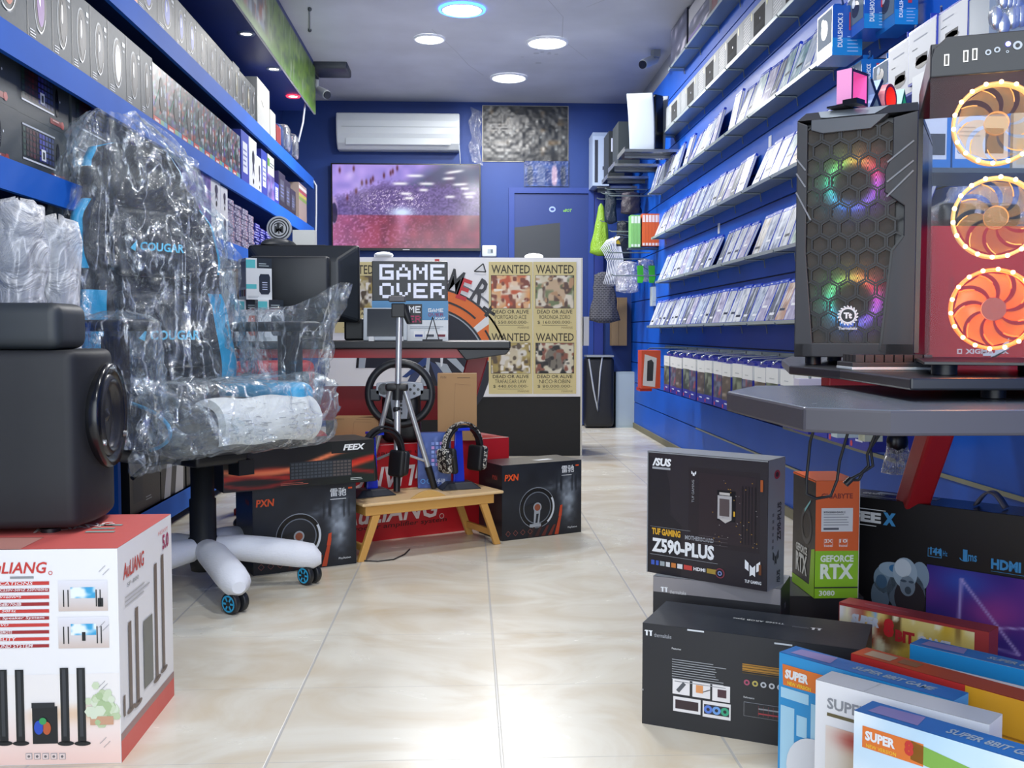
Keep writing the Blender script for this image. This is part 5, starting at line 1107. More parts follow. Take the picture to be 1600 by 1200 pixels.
# black subwoofer on it
t = thing('subwoofer', 'big black subwoofer cabinet with round side driver on the white carton', 'speaker', (0, 0, hc + .0005))
b0 = at(132, 838, Z=hc); top = at(110, 548, Y=b0.y).z; sw_h = top - hc; sw = .36; sd = .29; t.location = (b0.x - .20 + .0, b0.y + sd / 2, hc + .0005); t.rotation_euler = (0, 0, .09)
CB = C('#16181c', .6)
m = MB(); m.rbox((-.015, 0, sw_h / 2 + .006), (sw, sd, sw_h - .012), .02, CB, 3, 4, fn=lambda p: (p.x + (.03 * (1 - (p.y / (sd / 2)) ** 2) if p.x > 0 else 0), p.y, p.z)); m.build('cabinet', t)
m = MB(); c_ = (sw / 2 - .01, 0, sw_h * .62)
m.lathe([(.105, 0), (.118, .028), (.112, .04), (.098, .034), (.09, .028)], C('#0f1013', .2), 40, c_, (1, 0, 0), 1); m.build('driver_ring', t)
m = MB(); m.lathe([(.091, .03), (.08, .04), (.07, .03), (.04, .01), (.034, .018), (.0005, .03)], C('#3a3a3c', .25, .5), 40, c_, (1, 0, 0)); m.build('driver_cone', t)
for q in (PI / 2, PI / 2 + 2.1, PI / 2 + 4.2): m = MB(); m.cyl((c_[0] + .036, .104 * math.cos(q), c_[2] + .104 * math.sin(q)), (c_[0] + .044, .104 * math.cos(q), c_[2] + .104 * math.sin(q)), .007, C('#b8bcc0', .2, .8), n=10); m.build('screw', t)
for sx in (-.13, .10): m = MB(); m.cyl((sx, -.1, 0), (sx, -.1, .008), .02, BLACK); m.build('foot', t)
# small rounded speaker on top
t2 = thing('satellite_speaker', 'dark grey rounded speaker lying on top of the subwoofer', 'speaker', (-1.03, b0.y + .10, hc + sw_h + .001)); zt = at(50, 473, Y=b0.y + .02).z - hc - sw_h
xr = at(98, 500, Y=b0.y + .04).x; hwid = xr + 1.03
m = MB(); m.rbox((0, 0, zt / 2), (2 * hwid, .16, zt), .025, C('#2b3033', .5), 4, 3); m.build('cabinet', t2)
m = MB(); m.rbox((-.10, -.075, zt / 2), (.1, .02, zt * .9), .008, C('#aeb4b8', .25, .7), 2, 2); m.build('chrome_trim', t2)

# speaker columns wrapped in milky foam and film
def wrapped_column(px0, px1, ytop, Y, label, lean, seed, knot):
    a = at(px0, 500, Y=Y).x; b = at(px1, 500, Y=Y).x; r = (b - a) / 2; zt = at((px0 + px1) / 2, ytop, Y=Y).z; cx = (a + b) / 2
    t = thing('wrapped_speaker_column', label, 'speaker', (cx, Y, 0))
    m = MB(); m.rbox((0, 0, (zt - .06) / 2), (r * 1.45, r * 1.45, zt - .06), .02, C('#5a6472', .5), 2, 4); m.build('speaker_column', t)
    m = MB(); rings = []; N = 28
    for i in range(26):
        z = .02 + (zt - .03) * i / 22 if i < 23 else zt - .01 + (i - 22) * .004
        k = 1.12 if i < 20 else [1.15, 1.2, 1.0, .8, .5, .12][i - 20]
        if i >= 18 and knot: k *= 1 + .15 * math.sin(i * 2)
        rings.append([Vector(((r * k) * math.cos(q) * (1 + .12 * nz(math.cos(q) * 2, math.sin(q) * 2 + seed, z * 6)) + lean * z, (r * k) * math.sin(q) * (1 + .12 * nz(math.cos(q) * 2, math.sin(q) * 2 + seed + 5, z * 6)), z + .03 * nz(math.cos(q) * 3, math.sin(q) * 3, seed) * (i > 18))) for q in [2 * PI * j / N for j in range(N)]])
    m.loft(rings, MILK); m.build('milky_wrap', t)
wrapped_column(-4, 70, 318, 2.50, 'foam wrapped speaker column with a knotted top, behind the dark grey speaker', 0, 1, True)
wrapped_column(66, 122, 344, 2.56, 'foam wrapped speaker column with a folded top, closest to the chair', 0, 4, False)

# ================================================================== gaming chair in its plastic bag
CY = C('#2aa6d8', .35); CK = C('#1b1e24', .5, bump=.2); CH = (-.885, 3.31, 0); CA = math.radians(-42)
ch = thing('gaming_chair', 'black and cyan gaming chair wrapped in clear plastic with white foam on its feet', 'chair', CH, CA)
FOAM = C('#dfe2ea', .6, bump=.15)
for k, dg in enumerate([-60, 7, 84, 156, 228]):
    q = math.radians(dg) - CA; u = Vector((math.cos(q), math.sin(q), 0)); w_ = Vector((-u.y, u.x, 0)); R1 = .345
    m = MB(); pts = [u * .045 + Vector((0, 0, .135)), u * .12 + Vector((0, 0, .132)), u * .22 + Vector((0, 0, .118)), u * .30 + Vector((0, 0, .105)), u * .36 + Vector((0, 0, .095))]
    rings = []
    for i, (p, r) in enumerate(zip(pts + [u * .385 + Vector((0, 0, .085))], [.042, .049, .051, .050, .047, .02])):
        rings.append([p + w_ * (r * math.cos(a_)) * (1 + .06 * math.sin(i * 3)) + Vector((0, 0, 1)) * (r * .9 * math.sin(a_)) for a_ in [2 * PI * j / 16 for j in range(16)]])
    m.loft(rings, FOAM, caps=True)
    # loose foam skirt hanging over the caster
    sk = [[u * .33 + w_ * (.045 * math.cos(a_)) + u * (.04 * math.sin(a_)) + Vector((0, 0, .105 - d_ * (.5 + .5 * math.cos(a_ + .5)))) for a_ in [2 * PI * j / 16 for j in range(16)]] for d_ in (0, .05)]
    m.loft(sk, FOAM); lg = m.build('foam_wrapped_leg', ch)
    c0 = u * R1 + Vector((0, 0, .033)); ax = (w_ * .75 - u * .65).normalized()
    if k == 0: ax = Vector((math.cos(math.radians(238) - CA), math.sin(math.radians(238) - CA), 0))
    if k == 1: ax = Vector((math.cos(math.radians(232) - CA), math.sin(math.radians(232) - CA), 0))
    m = MB(); BKT = C('#1d1f23', .4)
    for s_ in (-1, 1):
        o_ = c0 + ax * (s_ * .018 - .010 * 1); m.lathe([(.012, -.001), (.030, -.001), (.033, .003), (.033, .017), (.030, .020), (.012, .020)], BKT, 24, o_, ax)
    m.cyl(c0 - ax * .03, c0 + ax * .03, .008, BKT, n=8); m.cyl(c0, c0 + Vector((0, 0, .05)), .008, BKT, n=8)
    cs = m.build('caster', lg)
    e_ = c0 + ax * .0105; fr = Fr(e_ + ax * .018, ax.cross(Vector((0, 0, 1))) * -1, (0, 0, 1))
    if fr.n.dot(ax) < 0: fr = Fr(e_ + ax * .018, ax.cross(Vector((0, 0, 1))), (0, 0, 1))
    m = MB(); m.disc(fr, 0, 0, .026, CY, 1, inner=.8, n=24); m.disc(fr, 0, 0, .008, CY, 1, n=12); m.disc(fr, 0, 0, .021, C('#0e1418'), .5, n=20)
    for a_ in range(6): m.line(fr, (.006 * math.cos(a_ * PI / 3), .006 * math.sin(a_ * PI / 3)), (.023 * math.cos(a_ * PI / 3), .023 * math.sin(a_ * PI / 3)), .006, CY, 1)
    m.build('cyan_hub', lg)
m = MB(); m.lathe([(.0005, .06), (.04, .062), (.046, .10), (.048, .17), (.043, .172), (.043, .30), (.038, .302), (.038, .42), (.0005, .425)], C('#1d1f22', .45), 28); m.build('gas_column', ch)
m = MB(); m.rbox((.0, 0, .445), (.24, .20, .05), .015, C('#15171a', .45), 2, 3); m.tube([(.0, -.08, .44), (.0, -.20, .43), (.02, -.26, .40)], .008, BLACK, 8); m.box(.06, .12, .06, .12, .38, .43, C('#191b1f', .4)); m.build('tilt_mechanism', ch)
def seatfn(p):
    s_ = abs(p.y) / .27; return (p.x + .0, p.y * (1 - .06 * (p.x > .1)), p.z + (.045 * s_ ** 4 if p.z > .55 else 0) - (.02 * max(0, p.x - .1) / .15 if p.z < .55 else 0))
m = MB(); m.rbox((.02, 0, .555), (.52, .54, .13), .05, CK, 4, 6, fn=seatfn); m.build('seat', ch)
for s_ in (-1, 1):
    m = MB(); m.rbox((.04, s_ * .225, .612 + (.03 if s_ > 0 else 0)), (.44, .11, .09), .042, CY if s_ > 0 else CK, 4, 4); 
    o = m.build('seat_bolster', ch)
    if s_ > 0: o['label'] = 'cyan far side bolster'
m = MB(); m.tube([(.0 + .28 * math.cos(q) * 1.0 - .0, -.285, .56 + .075 * math.sin(q)) for q in [-.9 + 1.9 * i / 8 for i in range(9)]] + [(.0, -.28, .645), (-.18, -.27, .66)], .006, CY, 6); m.build('cyan_piping', ch)
PAP = C('#e6e6e3', .6, bump=.1)
m = MB(); rings = []
for i in range(15):
    y = -.135 + .37 * i / 14; rings.append([Vector((.235 + .072 * math.cos(q) * (1 + .02 * math.sin(i)), y + .02 * math.cos(q), .567 + .080 * math.sin(q) + .004 * math.sin(i * .9))) for q in [2 * PI * j / 24 for j in range(24)]])
m.loft(rings, PAP, caps=True); 
for k in range(60):   # scribbled print on the paper
    q = random.uniform(-.6, .9); y = random.uniform(-.12, .2); p = Vector((.235 + .0735 * math.cos(q), y, .567 + .0815 * math.sin(q))); w_ = random.uniform(.006, .03); t_ = Vector((-math.sin(q), 0, math.cos(q))) * .0018
    m.add([p, p + Vector((0, w_, 0)), p + Vector((0, w_, 0)) + t_, p + t_], [(0, 1, 2, 3)], C('#9ea0a4', .6))
m.build('paper_wrap', ch)
# backrest
def bw(z):
    ks = [(.50, .20), (.60, .25), (.75, .285), (.92, .275), (1.02, .255), (1.12, .275), (1.22, .265), (1.33, .205), (1.42, .185), (1.49, .15), (1.505, .08)]
    for (a_, b_), (c_, d_) in zip(ks, ks[1:]):
        if a_ <= z <= c_: k = (z - a_) / (c_ - a_); k = k * k * (3 - 2 * k) if c_ < 1.5 else k; return b_ + (d_ - b_) * k
    return .2
def bx(z): return -.22 - .21 * (z - .5)
NZ, NJ = 44, 48; rings = []
for i in range(NZ):
    z = .50 + (1.505 - .50) * i / (NZ - 1); w_ = bw(z); th_ = .055 if z < 1.4 else .045; rg = []
    for j in range(NJ):
        q = 2 * PI * j / NJ; c_, s_ = math.cos(q), math.sin(q); y = w_ * math.copysign(abs(s_) ** .75, s_); wing = .055 * abs(y / w_) ** 3 * (1 if z < 1.35 else .4)
        rg.append(Vector((bx(z) + th_ * math.copysign(abs(c_) ** .7, c_) + wing, y, z)))
    rings.append(rg)
m = MB(); vs = [p for r_ in rings for p in r_]; FK, FC = [], []
for i in range(NZ - 1):
    z = .50 + 1.005 * i / (NZ - 1)
    for j in range(NJ):
        f_ = (i * NJ + j, i * NJ + (j + 1) % NJ, (i + 1) * NJ + (j + 1) % NJ, (i + 1) * NJ + j); y = abs(vs[f_[0]].y) / bw(z); front = vs[f_[0]].x > bx(z) - .01
        cy = front and ((z < .98 and y > .70) or (1.05 < z < 1.28 and y > .93) or (z > 1.4 and y > .9)); (FC if cy else FK).append(f_)
m.add(vs, FK, CK, True); m.add(vs, FC, CY, True); m.add(rings[-1], [tuple(range(NJ))], CK); m.build('backrest', ch)
def pad(zc, hz_, hw, th_, name, txt, col):
    m = MB(); m.rbox((bx(zc) + .055 + th_ / 2, 0, zc), (th_, 2 * hw, 2 * hz_), min(th_ / 2, .035), C('#20242b', .5), 4, 4, fn=lambda p: (p.x - .21 * (p.z - zc), p.y, p.z)); 
    fr = Fr((bx(zc) + .058 + th_ + .21 * hz_, -hw, zc - hz_), (0, 1, 0), (-.21, 0, 1)); m.text(fr, txt, hw * .55, hz_ * .75, hw * 1.1, hz_ * .26, col, 1, bold=.03, shear=.2)
    m.poly(fr, [(hw * .3, hz_ * .8), (hw * .5, hz_ * 1.05), (hw * .42, hz_ * .72)], col, 1); m.build(name, ch)
TXC = C('#62cdf2', .35)
pad(1.16, .12, .15, .055, 'headrest_pillow', 'COUGAR', TXC); pad(.86, .13, .17, .06, 'lumbar_pillow', 'COUGAR', TXC)
for s_ in (-1, 1):
    ar = MB(); x0 = -.10 if s_ < 0 else -.2
    ar.rbox((x0 + .165, s_ * .325, .872), (.34 if s_ < 0 else .42, .095, .035), .017, C('#202329', .45), 3, 4); o = ar.build('armrest_pad', ch)
    m = MB(); m.tube([(.02, s_ * .22, .46), (.03, s_ * .315, .48), (.04, s_ * .325, .56), (.05, s_ * .325, .855)], [.022, .026, .028, .03], C('#26262b', .4), 12); m.box(.015, .09, s_ * .325 - .025, s_ * .325 + .025, .62, .84, C('#2d2a2f', .4)); m.build('armrest_post', ch)
# the plastic itself
def fold(q, z, sd, amp): return amp * (abs(nz(q * 3.2 + .3 * z, z * 1.6, sd)) * 1.8 + .6 * nz(q * 9, z * 7, sd + 3) + .35 * nz(q * 20, z * 22, sd + 9))
m = MB(); rings = []; N = 120
for i in range(56):
    z = .56 + (1.60 - .56) * i / 55; zz = min(z, 1.49); w_ = bw(zz) + .035 + (.035 if z < .8 else 0); top = 1 - max(0, (z - 1.46) / .14) ** 2 * .55
    rg = []
    for j in range(N):
        q = 2 * PI * j / N; c_, s_ = math.cos(q), math.sin(q); e_ = fold(q, z * 2, 2.0, .05)
        y = (w_ + e_) * math.copysign(abs(s_) ** .8, s_) * top - (.05 * max(0, z - 1.25) / .3); x_ = bx(zz) + .03 + (.115 + e_ * .9) * math.copysign(abs(c_) ** .8, c_) * top
        rg.append(Vector((x_, y, z + .02 * nz(q * 2, 1, 4))))
    rings.append(rg)
m.loft(rings, FILM); m.build('plastic_over_backrest', ch)
def skirt(cx, cy, z1, z0, r0, r1, sd, name, tip=None):
    m = MB(); rings = []; N = 72
    for i in range(24):
        k = i / 23; z = z1 + (z0 - z1) * k; kk = (.25 if i == 0 else .8 if i == 1 else 1) ; rr = [r0[a] + (r1[a] - r0[a]) * k for a in (0, 1)]; rg = []
        for j in range(N):
            q = 2 * PI * j / N; e_ = fold(q, z * 3, sd, .045) * (.3 + k)
            x_ = cx + (rr[0] + e_) * math.cos(q) * kk; y = cy + (rr[1] + e_) * math.sin(q) * kk; zz = z
            if tip: d_ = max(0, math.cos(q - tip[0])) ** 6; x_ += tip[1] * d_ * k * math.cos(tip[0]); y += tip[1] * d_ * k * math.sin(tip[0]); zz -= tip[2] * d_ * k
            rg.append(Vector((x_, y, zz + .01 * nz(q * 3, sd))))
        rings.append(rg)
    m.loft(rings, FILM); m.build(name, ch)
skirt(.07, -.33, .915, .52, (.20, .075), (.17, .12), 11, 'plastic_over_near_armrest', (-2.2, .05, .10))
m = MB(); rings = []
for i in range(22):    # far armrest: bag mouth stands up in a flared corner
    k = i / 21; z = .60 + .34 * k; rg = []
    for j in range(72):
        q = 2 * PI * j / 72; e_ = fold(q, z * 3, 21, .035); f_ = max(0, math.cos(q - .25)) ** 4 * max(0, k - .5) * 2; kk = 1 if k < .9 else 1 - (k - .9) * 4 * (1 - f_)
        rg.append(Vector((.02 + (.13 + .11 * k + e_) * math.cos(q) * kk + .03 * f_, .33 + (.07 + .02 * k + e_) * math.sin(q) * kk, z + .08 * f_)))
    rings.append(rg)
m.loft(rings, FILM); m.build('plastic_over_far_armrest', ch)
m = MB()
def sf(p):
    q = math.atan2(p.y, p.x); e_ = fold(q, p.z * 4, 31, .03); s_ = abs(p.y) / .3
    return (p.x + e_ * math.cos(q), p.y + e_ * math.sin(q), p.z + e_ * .5 + (.03 * s_ ** 3 if p.z > .6 else 0))
m.rbox((.04, 0, .58), (.62, .62, .21), .07, FILM, 5, 26, fn=sf); m.build('plastic_over_seat', ch)
m = MB(); rings = []; INV = (Matrix.Translation(Vector(CH)) @ Matrix.Rotation(CA, 4, 'Z')).inverted()    # loose corner of the bag hanging below the near side
lo = [(212, 747), (250, 738), (300, 722), (350, 706), (400, 694), (440, 690)]; hi = [(222, 585), (245, 600), (290, 622), (335, 640), (380, 660), (425, 672)]
def seg(ps, u): u *= len(ps) - 1; i = min(int(u), len(ps) - 2); f_ = u - i; return ps[i][0] + (ps[i + 1][0] - ps[i][0]) * f_, ps[i][1] + (ps[i + 1][1] - ps[i][1]) * f_
for i in range(18):
    k = i / 17; rg = []
    for j in range(44):
        u = j / 43; a_, b_ = seg(hi, u), seg(lo, u); p = INV @ at(a_[0] + (b_[0] - a_[0]) * k, a_[1] + (b_[1] - a_[1]) * k, Y=2.84 + .16 * u); rg.append(p + Vector((.035 * fold(u * 5, k, 3, 1) - .03, .035 * nz(u * 9, k * 4, 6), .006 * nz(u * 14, k * 9))))
    rings.append(rg)
m.loft(rings, FILM, closed=False); m.build('plastic_tail', ch)
# ================================================================== shelves and goods on the right slatted wall
SX = 1.38; STEEL = C('#7f8d90', .32, .55); STEEL2 = C('#56636a', .4, .4)
def display_shelf(z, y0, y1, label, depth=None, step=.42):
    t = thing('display_shelf', label, 'shelf', (SX, y0, z), 0, 'thin grey shelves on the slatted wall'); L_ = y1 - y0; D_ = XS - SX - .001
    m = MB(); m.box(0, D_, 0, L_, -.005, 0, C('#7b8b92', .3, .2)); m.box(-.003, 0, 0, L_, -.007, .009, C('#a3b0b2', .3, .3)); m.build('shelf_panel', t)
    n = max(2, int(L_ / step))
    for i in range(n):
        y = .1 + (L_ - .2) * i / (n - 1); m = MB(); m.tube([(-.012, y, -.0005), (-.006, y, -.009), (D_ - .012, y, -.009), (D_ - .006, y, -.05)], .0035, STEEL, 5); m.build('wire_bracket', t)
    return t
SZ = {'A': (.897, 2.95, 7.66), 'B': (1.222, 2.95, 7.32), 'C': (1.560, 2.95, 7.5), 'D': (1.915, 3.45, 7.66), 'E': (2.263, 3.0, 7.2), 'F': (2.66, 3.0, 6.9)}
nm = {'A': 'lowest', 'B': 'second lowest', 'C': 'third lowest', 'D': 'third highest', 'E': 'second highest', 'F': 'highest'}
for k, (z, y0, y1) in SZ.items(): display_shelf(z, y0, y1, nm[k] + ' thin grey metal shelf on the blue slatted wall')
# game cases
def gamecase(seed, cols, name):
    m, F, Rt, L, T = carton(.137, .014, .208, C('#2448cc', .25)); 
    def pf(U, V):
        c = mixc(H(cols[0]), H(cols[1]), vnoise(U, V, 3, 4, seed)); c = mixc(c, H(cols[2]), np.clip((vnoise(U, V, 5, 6, seed + 2) - .55) * 4, 0, 1)); c = mixc(c, H(cols[3]), np.clip((vnoise(U, V, 7, 8, seed + 4) - .66) * 5, 0, 1))
        c = mixc(c, H('#b4c0d0'), .2); return mixc(c, H('#e8edf4'), np.clip((vnoise(U, V, 9, 3, seed + 8) - .5) * 3, 0, .75))  # pale wash and blotches: reflections on the wrap painted into the cover colours
    m.canvas(F, .006, .004, .126, .184, 12, 14, pf, GLOSSP, 1); m.rect(F, .006, .19, .126, .014, C('#2b52c8', .3), 1); m.rect(F, .012, .194, .03, .006, C('#dfe6f6', .3), 2); m.rect(F, .09, .195, .034, .004, C('#b7c6ee', .3), 2)
    m.rect(F, .02 + .01 * (seed % 4), .03 + .02 * (seed % 3), .07, .012, C('#eef1f5' if seed % 2 else '#22262f', .3), 2); m.rect(Rt, .002, .01, .010, .185, C('#e6eaf2', .3), 1)
    return m.build(name)
VAR = [('silver blue', ['#b9c4d4', '#8fa0bb', '#dfe4ea', '#5a6a86']), ('grey', ['#a9aeb8', '#c9cdd2', '#6d7480', '#e6e6e2']), ('pale violet', ['#b3a9c4', '#8d86ac', '#d9d3e0', '#5a4f78']), ('cream', ['#cfc3ac', '#a99f8c', '#e6dfd0', '#6f5f4a']),
       ('navy', ['#4a5f8c', '#2f3f6a', '#9fb0cc', '#c9d3e2']), ('teal', ['#7ea6a8', '#4f7f86', '#bcd2d0', '#2f4f58']), ('dark', ['#3c4048', '#5a606a', '#9aa2ac', '#1f2228']), ('orange tinted', ['#c9a07a', '#a86f4a', '#e2c9ac', '#5f4636']), ('green tinted', ['#8fae94', '#5f8066', '#c9d8c6', '#3a5240']), ('white', ['#d9dde2', '#b9c0ca', '#f0f1f2', '#8b94a2'])]
GC = [gamecase(i * 7 + 3, v[1], 'game_case') for i, v in enumerate(VAR)]; gused = set()
rnd = random.Random(5)
rowname = {'A': 'lowest', 'B': 'second', 'C': 'third', 'D': 'fourth'}
for k in 'ABCD':
    z, y0, y1 = SZ[k]; y = y1 - .10; n = 0
    while y > y0 + .07:
        if not ((k == 'D' and rnd.random() < .14) or (k != 'D' and rnd.random() < .035)):
            n += 1; v = rnd.choice(range(10)) if y < 4.9 else rnd.choice([0, 1, 2, 4, 6, 9]); tilt = -math.radians(rnd.uniform(19, 24) if k != 'D' else rnd.uniform(12, 24)); rz = -PI / 2 + rnd.uniform(-.05, .05)
            side = .5
            loc = (SX + .012 + rnd.uniform(0, .006), y, z + .0045); lb = VAR[v][0] + ' game case, ' + nth(n) + ' from the back wall on the ' + rowname[k] + ' game shelf up'
            if v not in gused: o = GC[v]; o.location = loc; o.rotation_euler = (tilt, 0, rz); tag(o, lb, 'game case', 'leaning game cases on the slatted wall'); gused.add(v)
            else: dup(GC[v], loc, (tilt, 0, rz), lb, 'leaning game cases on the slatted wall')
        y -= .1385 + (rnd.random() * .01)
# second highest shelf: white console cartons
z = SZ['E'][0] + .0005
def concart(seed):
    m, F, Rt, L, T = carton(.485, .09, .155, C('#8b9399', .55)); W, Hh = .485, .155
    for k in range(9): m.line(F, (W * (.03 + .02 * (k % 3)), Hh * (.12 + k * .09)), (W * .28, Hh * (.2 + k * .085)), .003, C('#d6dade', .4), 1); 
    m.rect(F, W * .40, Hh * .12, W * .38, Hh * .72, C('#14181d', .8), 1); m.disc(F, W * .62, Hh * .5, .006, C('#e8f2ff', .2), 2); m.rect(F, W * .42, Hh * .16, W * .34, Hh * .2, C('#20262d', .8), 2)
    for q in (.33, .85): m.disc(F, W * q, Hh * .8, .012, C('#d8d6a0', .4), 2, .02)
    m.rect(F, 0, 0, .004, Hh, C('#7d848c', .4), 2); return m.build('console_carton')
cc = concart(1); ys = [6.75 - .49 * i for i in range(8)]
for i, y in enumerate(ys):
    lb = 'white console carton with dark picture, ' + nth(i + 1) + ' from the back wall on the second highest shelf'
    if i == 0: cc.location = (SX + .047, y, z); cc.rotation_euler = (0, 0, -PI / 2); tag(cc, lb, 'box', 'white console cartons on the slatted wall')
    else: dup(cc, (SX + .047, y, z), None, lb)
# highest shelf
z = SZ['F'][0] + .0005
def topbox(y0, y1, h_, col, label, fn=None, d_=.085):
    h_ = min(h_, ZC - z - .004)
    m, F, Rt, L, T = carton(y1 - y0 - .004, d_, h_, C(col, .35)); 
    if fn: fn(m, F, L, Rt, y1 - y0 - .004, h_, d_)
    put(m.build('shop_carton'), (SX + .005 + d_ / 2, (y0 + y1) / 2, z), -PI / 2); tag(COL.objects[-1], label, 'box')
def figs(m, F, L, Rt, w_, h_, d_):
    def pf(U, V): return mixc(mixc(H('#2c2f45'), H('#8b8fa8'), vnoise(U, V, 4, 6, 3)), H('#d8d3df'), np.clip((vnoise(U, V, 6, 8, 4) - .66) * 5, 0, 1))
    m.canvas(F, .002, .002, w_ - .004, h_ - .004, 14, 16, pf, GLOSSP, 1)
topbox(6.35, 6.85, .25, '#26283a', 'dark blue figure carton at the far end of the highest shelf', figs)
topbox(5.75, 6.3, .22, '#c9c9cc', 'white and black figure carton second on the highest shelf', lambda m, F, L, Rt, w_, h_, d_: (figs(m, F, L, Rt, w_, h_ * .6, d_), m.rect(F, 0, h_ * .02, w_ * .6, h_ * .16, C('#4a2f90'), 3)))
topbox(5.1, 5.7, .25, '#6f2a28', 'dark red glossy carton with a silver gleam on the highest shelf', lambda m, F, L, Rt, w_, h_, d_: (m.poly(F, [(w_ * .2, h_ * .05), (w_ * .8, h_ * .05), (w_ * .95, h_ * .35), (w_ * .3, h_ * .3)], C('#9ab0b8', .15), 1), m.rect(F, w_ * .1, h_ * .4, w_ * .8, h_ * .5, C('#8a4038', .15), 1)))
topbox(4.3, 5.05, .25, '#23252b', 'black carton nearest the top edge of the picture on the highest shelf', figs)

# hanging row of controller skins below the games
z0, z1 = .478, .705; RAIL = .745
m = MB(); m.box(XS - .03, XS - .001, 2.6, 7.3, RAIL - .008, RAIL + .012, C('#4f6068', .35, .5))
for i in range(16): m.cyl((XS - .032, 2.9 + .28 * i, RAIL + .002), (XS - .03, 2.9 + .28 * i, RAIL + .002), .006, '#1c2126', n=8)
tag(m.build('hook_rail'), 'grey steel hook rail along the slatted wall above the hanging skins', 'rail')
def skinpack(seed):
    def pf(U, V): 
        base = [['#4c5a48', '#2d352c', '#7f8a78'], ['#3a4058', '#6b7690', '#b04048'], ['#5a5048', '#38322c', '#a0968a']][seed % 3]
        return mixc(mixc(H(base[0]), H(base[1]), np.clip((vnoise(U, V, 4, 5, seed) - .3) * 2, 0, 1)), H(base[2]), np.clip((vnoise(U, V, 5, 5, seed + 9) - .68) * 6, 0, 1))
    hh = z1 - z0; m, F, Rt, L, T = carton(.165, .17, hh, C('#2b3296', .35))
    m.rect(F, 0, hh * .72, .165, hh * .28, C('#dfe3e4', .45), 1); m.grey(F, .05, hh * .78, .07, hh * .06, C('#b8bfc2'), 1, 2); m.canvas(F, .002, hh * .2, .161, hh * .52, 8, 10, pf, GLOSSP, 1)
    m.rect(F, 0, 0, .165, hh * .2, C('#27309c', .35), 1); m.text(F, 'skin', .05, hh * .09, .07, hh * .06, C('#cfd6f2'), 2, bold=.02) if 0 else m.rect(F, .055, hh * .11, .06, hh * .03, C('#cfd6f2'), 2); m.disc(F, .022, hh * .06, .010, C('#c8404e', .4), 2)
    m.rect(Rt, 0, hh * .72, .17, hh * .28, C('#cfd3d6', .45), 1); m.rect(L, 0, hh * .72, .17, hh * .28, C('#cfd3d6', .45), 1)
    for k in range(4): m.box(-.06, .06, -.07 + k * .042, -.055 + k * .042, hh, hh + .012, C('#343b9a', .35))
    o = m.build('hanging_skin_pack')
    m = MB(); m.tube([(0, -.075, hh + .020), (0, -.06, hh + .03), (0, .105, hh + .035)], .0035, C('#c6ccd0', .2, .8), 6); m.ball((0, -.078, hh + .018), .007, C('#d4d8dc', .2, .8), 8, 6); m.build('wire_hook', o)
    return o
SP = [skinpack(s_) for s_ in range(3)]; y = 6.25
for i in range(18):
    src = SP[i % 3]; loc = (1.25 + .088 + .004 * (i % 2), y, z0 - .002 * (i % 3)); lb = 'controller skin pack with white header, ' + nth(i + 1) + ' from the back wall in the hanging row'
    if i < 3: src.location = loc; src.rotation_euler = (0, 0, -PI / 2); tag(src, lb, 'pack', 'hanging controller skin packs')
    else: dup(src, loc, (0, 0, -PI / 2), lb)
    y -= .183
# orange controller pack at the end of the row
m, F, Rt, L, T = carton(.125, .14, .25, C('#d14e24', .35)); m.poly(F, [(.008, .02), (.09, .01), (.10, .2), (.02, .225)], C('#d4d2cf', .4), 1); m.poly(F, [(.035, .05), (.075, .05), (.08, .17), (.065, .19), (.038, .18)], C('#1f2126', .3), 2); m.box(-.06, .02, .0, .14, -.022, -.0005, '#b8321c')
put(m.build('orange_controller_pack'), (1.19, 6.52, .485), .0); tag(COL.objects[-1], 'orange and white controller pack at the far end of the hanging row', 'pack')
m = MB(); m.tube([(0, .06, .25), (0.02, .09, .262), (.28, .09, .262)], .004, STEEL, 6); m.build('wire_hook', COL.objects[-2] if 0 else bpy.data.objects['orange_controller_pack'])

# dark glass console shelves near the back corner
for i, (Y_, px0, px1, py) in enumerate([(7.0, 977, 1037, 236), (7.6, 961, 1020, 254), (8.2, 950, 1010, 274), (8.75, 934, 985, 290)]):
    x0 = at(px0, py, Y=Y_).x; zz = 2.135
    m = MB(); m.box(x0, XS - .001, Y_, Y_ + .34, zz - .012, zz, C('#23262b', .15)); m.box(x0 - .004, XS - .001, Y_ - .006, Y_, zz - .016, zz + .004, C('#a9adb0', .2, .8)); m.box(x0 + .02, XS, Y_ + .16, Y_ + .17, zz - .03, zz - .013, C('#8d9296', .3, .7)); m.box(x0 - .006, x0, Y_, Y_ + .34, zz - .014, zz + .02, C('#8d9296', .25, .7))
    tag(m.build('glass_shelf'), ['dark glass shelf under the white upright console', 'second dark glass shelf from the entrance near the back corner', 'third dark glass shelf, carrying a black carton', 'dark glass shelf closest to the back wall'][i], 'shelf', 'dark glass shelves near the back corner')
zz = 2.1355
t = thing('game_console', 'white upright game console with black core on the dark glass shelf', 'console', (at(1012, 236, Y=7.12).x, 7.14, zz), .62); hg = at(1010, 146, Y=7.1).z - zz
WH = C('#8f9aab', .5)
for s_ in (-1, 1):
    m = MB(); m.rbox((s_ * .052, 0, hg / 2), (.012, .26, hg), .005, WH, 2, 8, fn=lambda p: (p.x + s_ * .028 * (p.z / hg) ** 2 * (1 if 1 else 0), p.y * (.94 + .06 * p.z / hg), p.z + .02 * (p.y / .13) * (p.z / hg))); m.build('white_side_panel', t)
m = MB(); m.rbox((0, 0, hg * .48), (.085, .24, hg * .94), .012, C('#15161a', .25), 2, 3); m.build('black_core', t)
t['label'] = 'white upright game console with black core on the dark glass shelf'
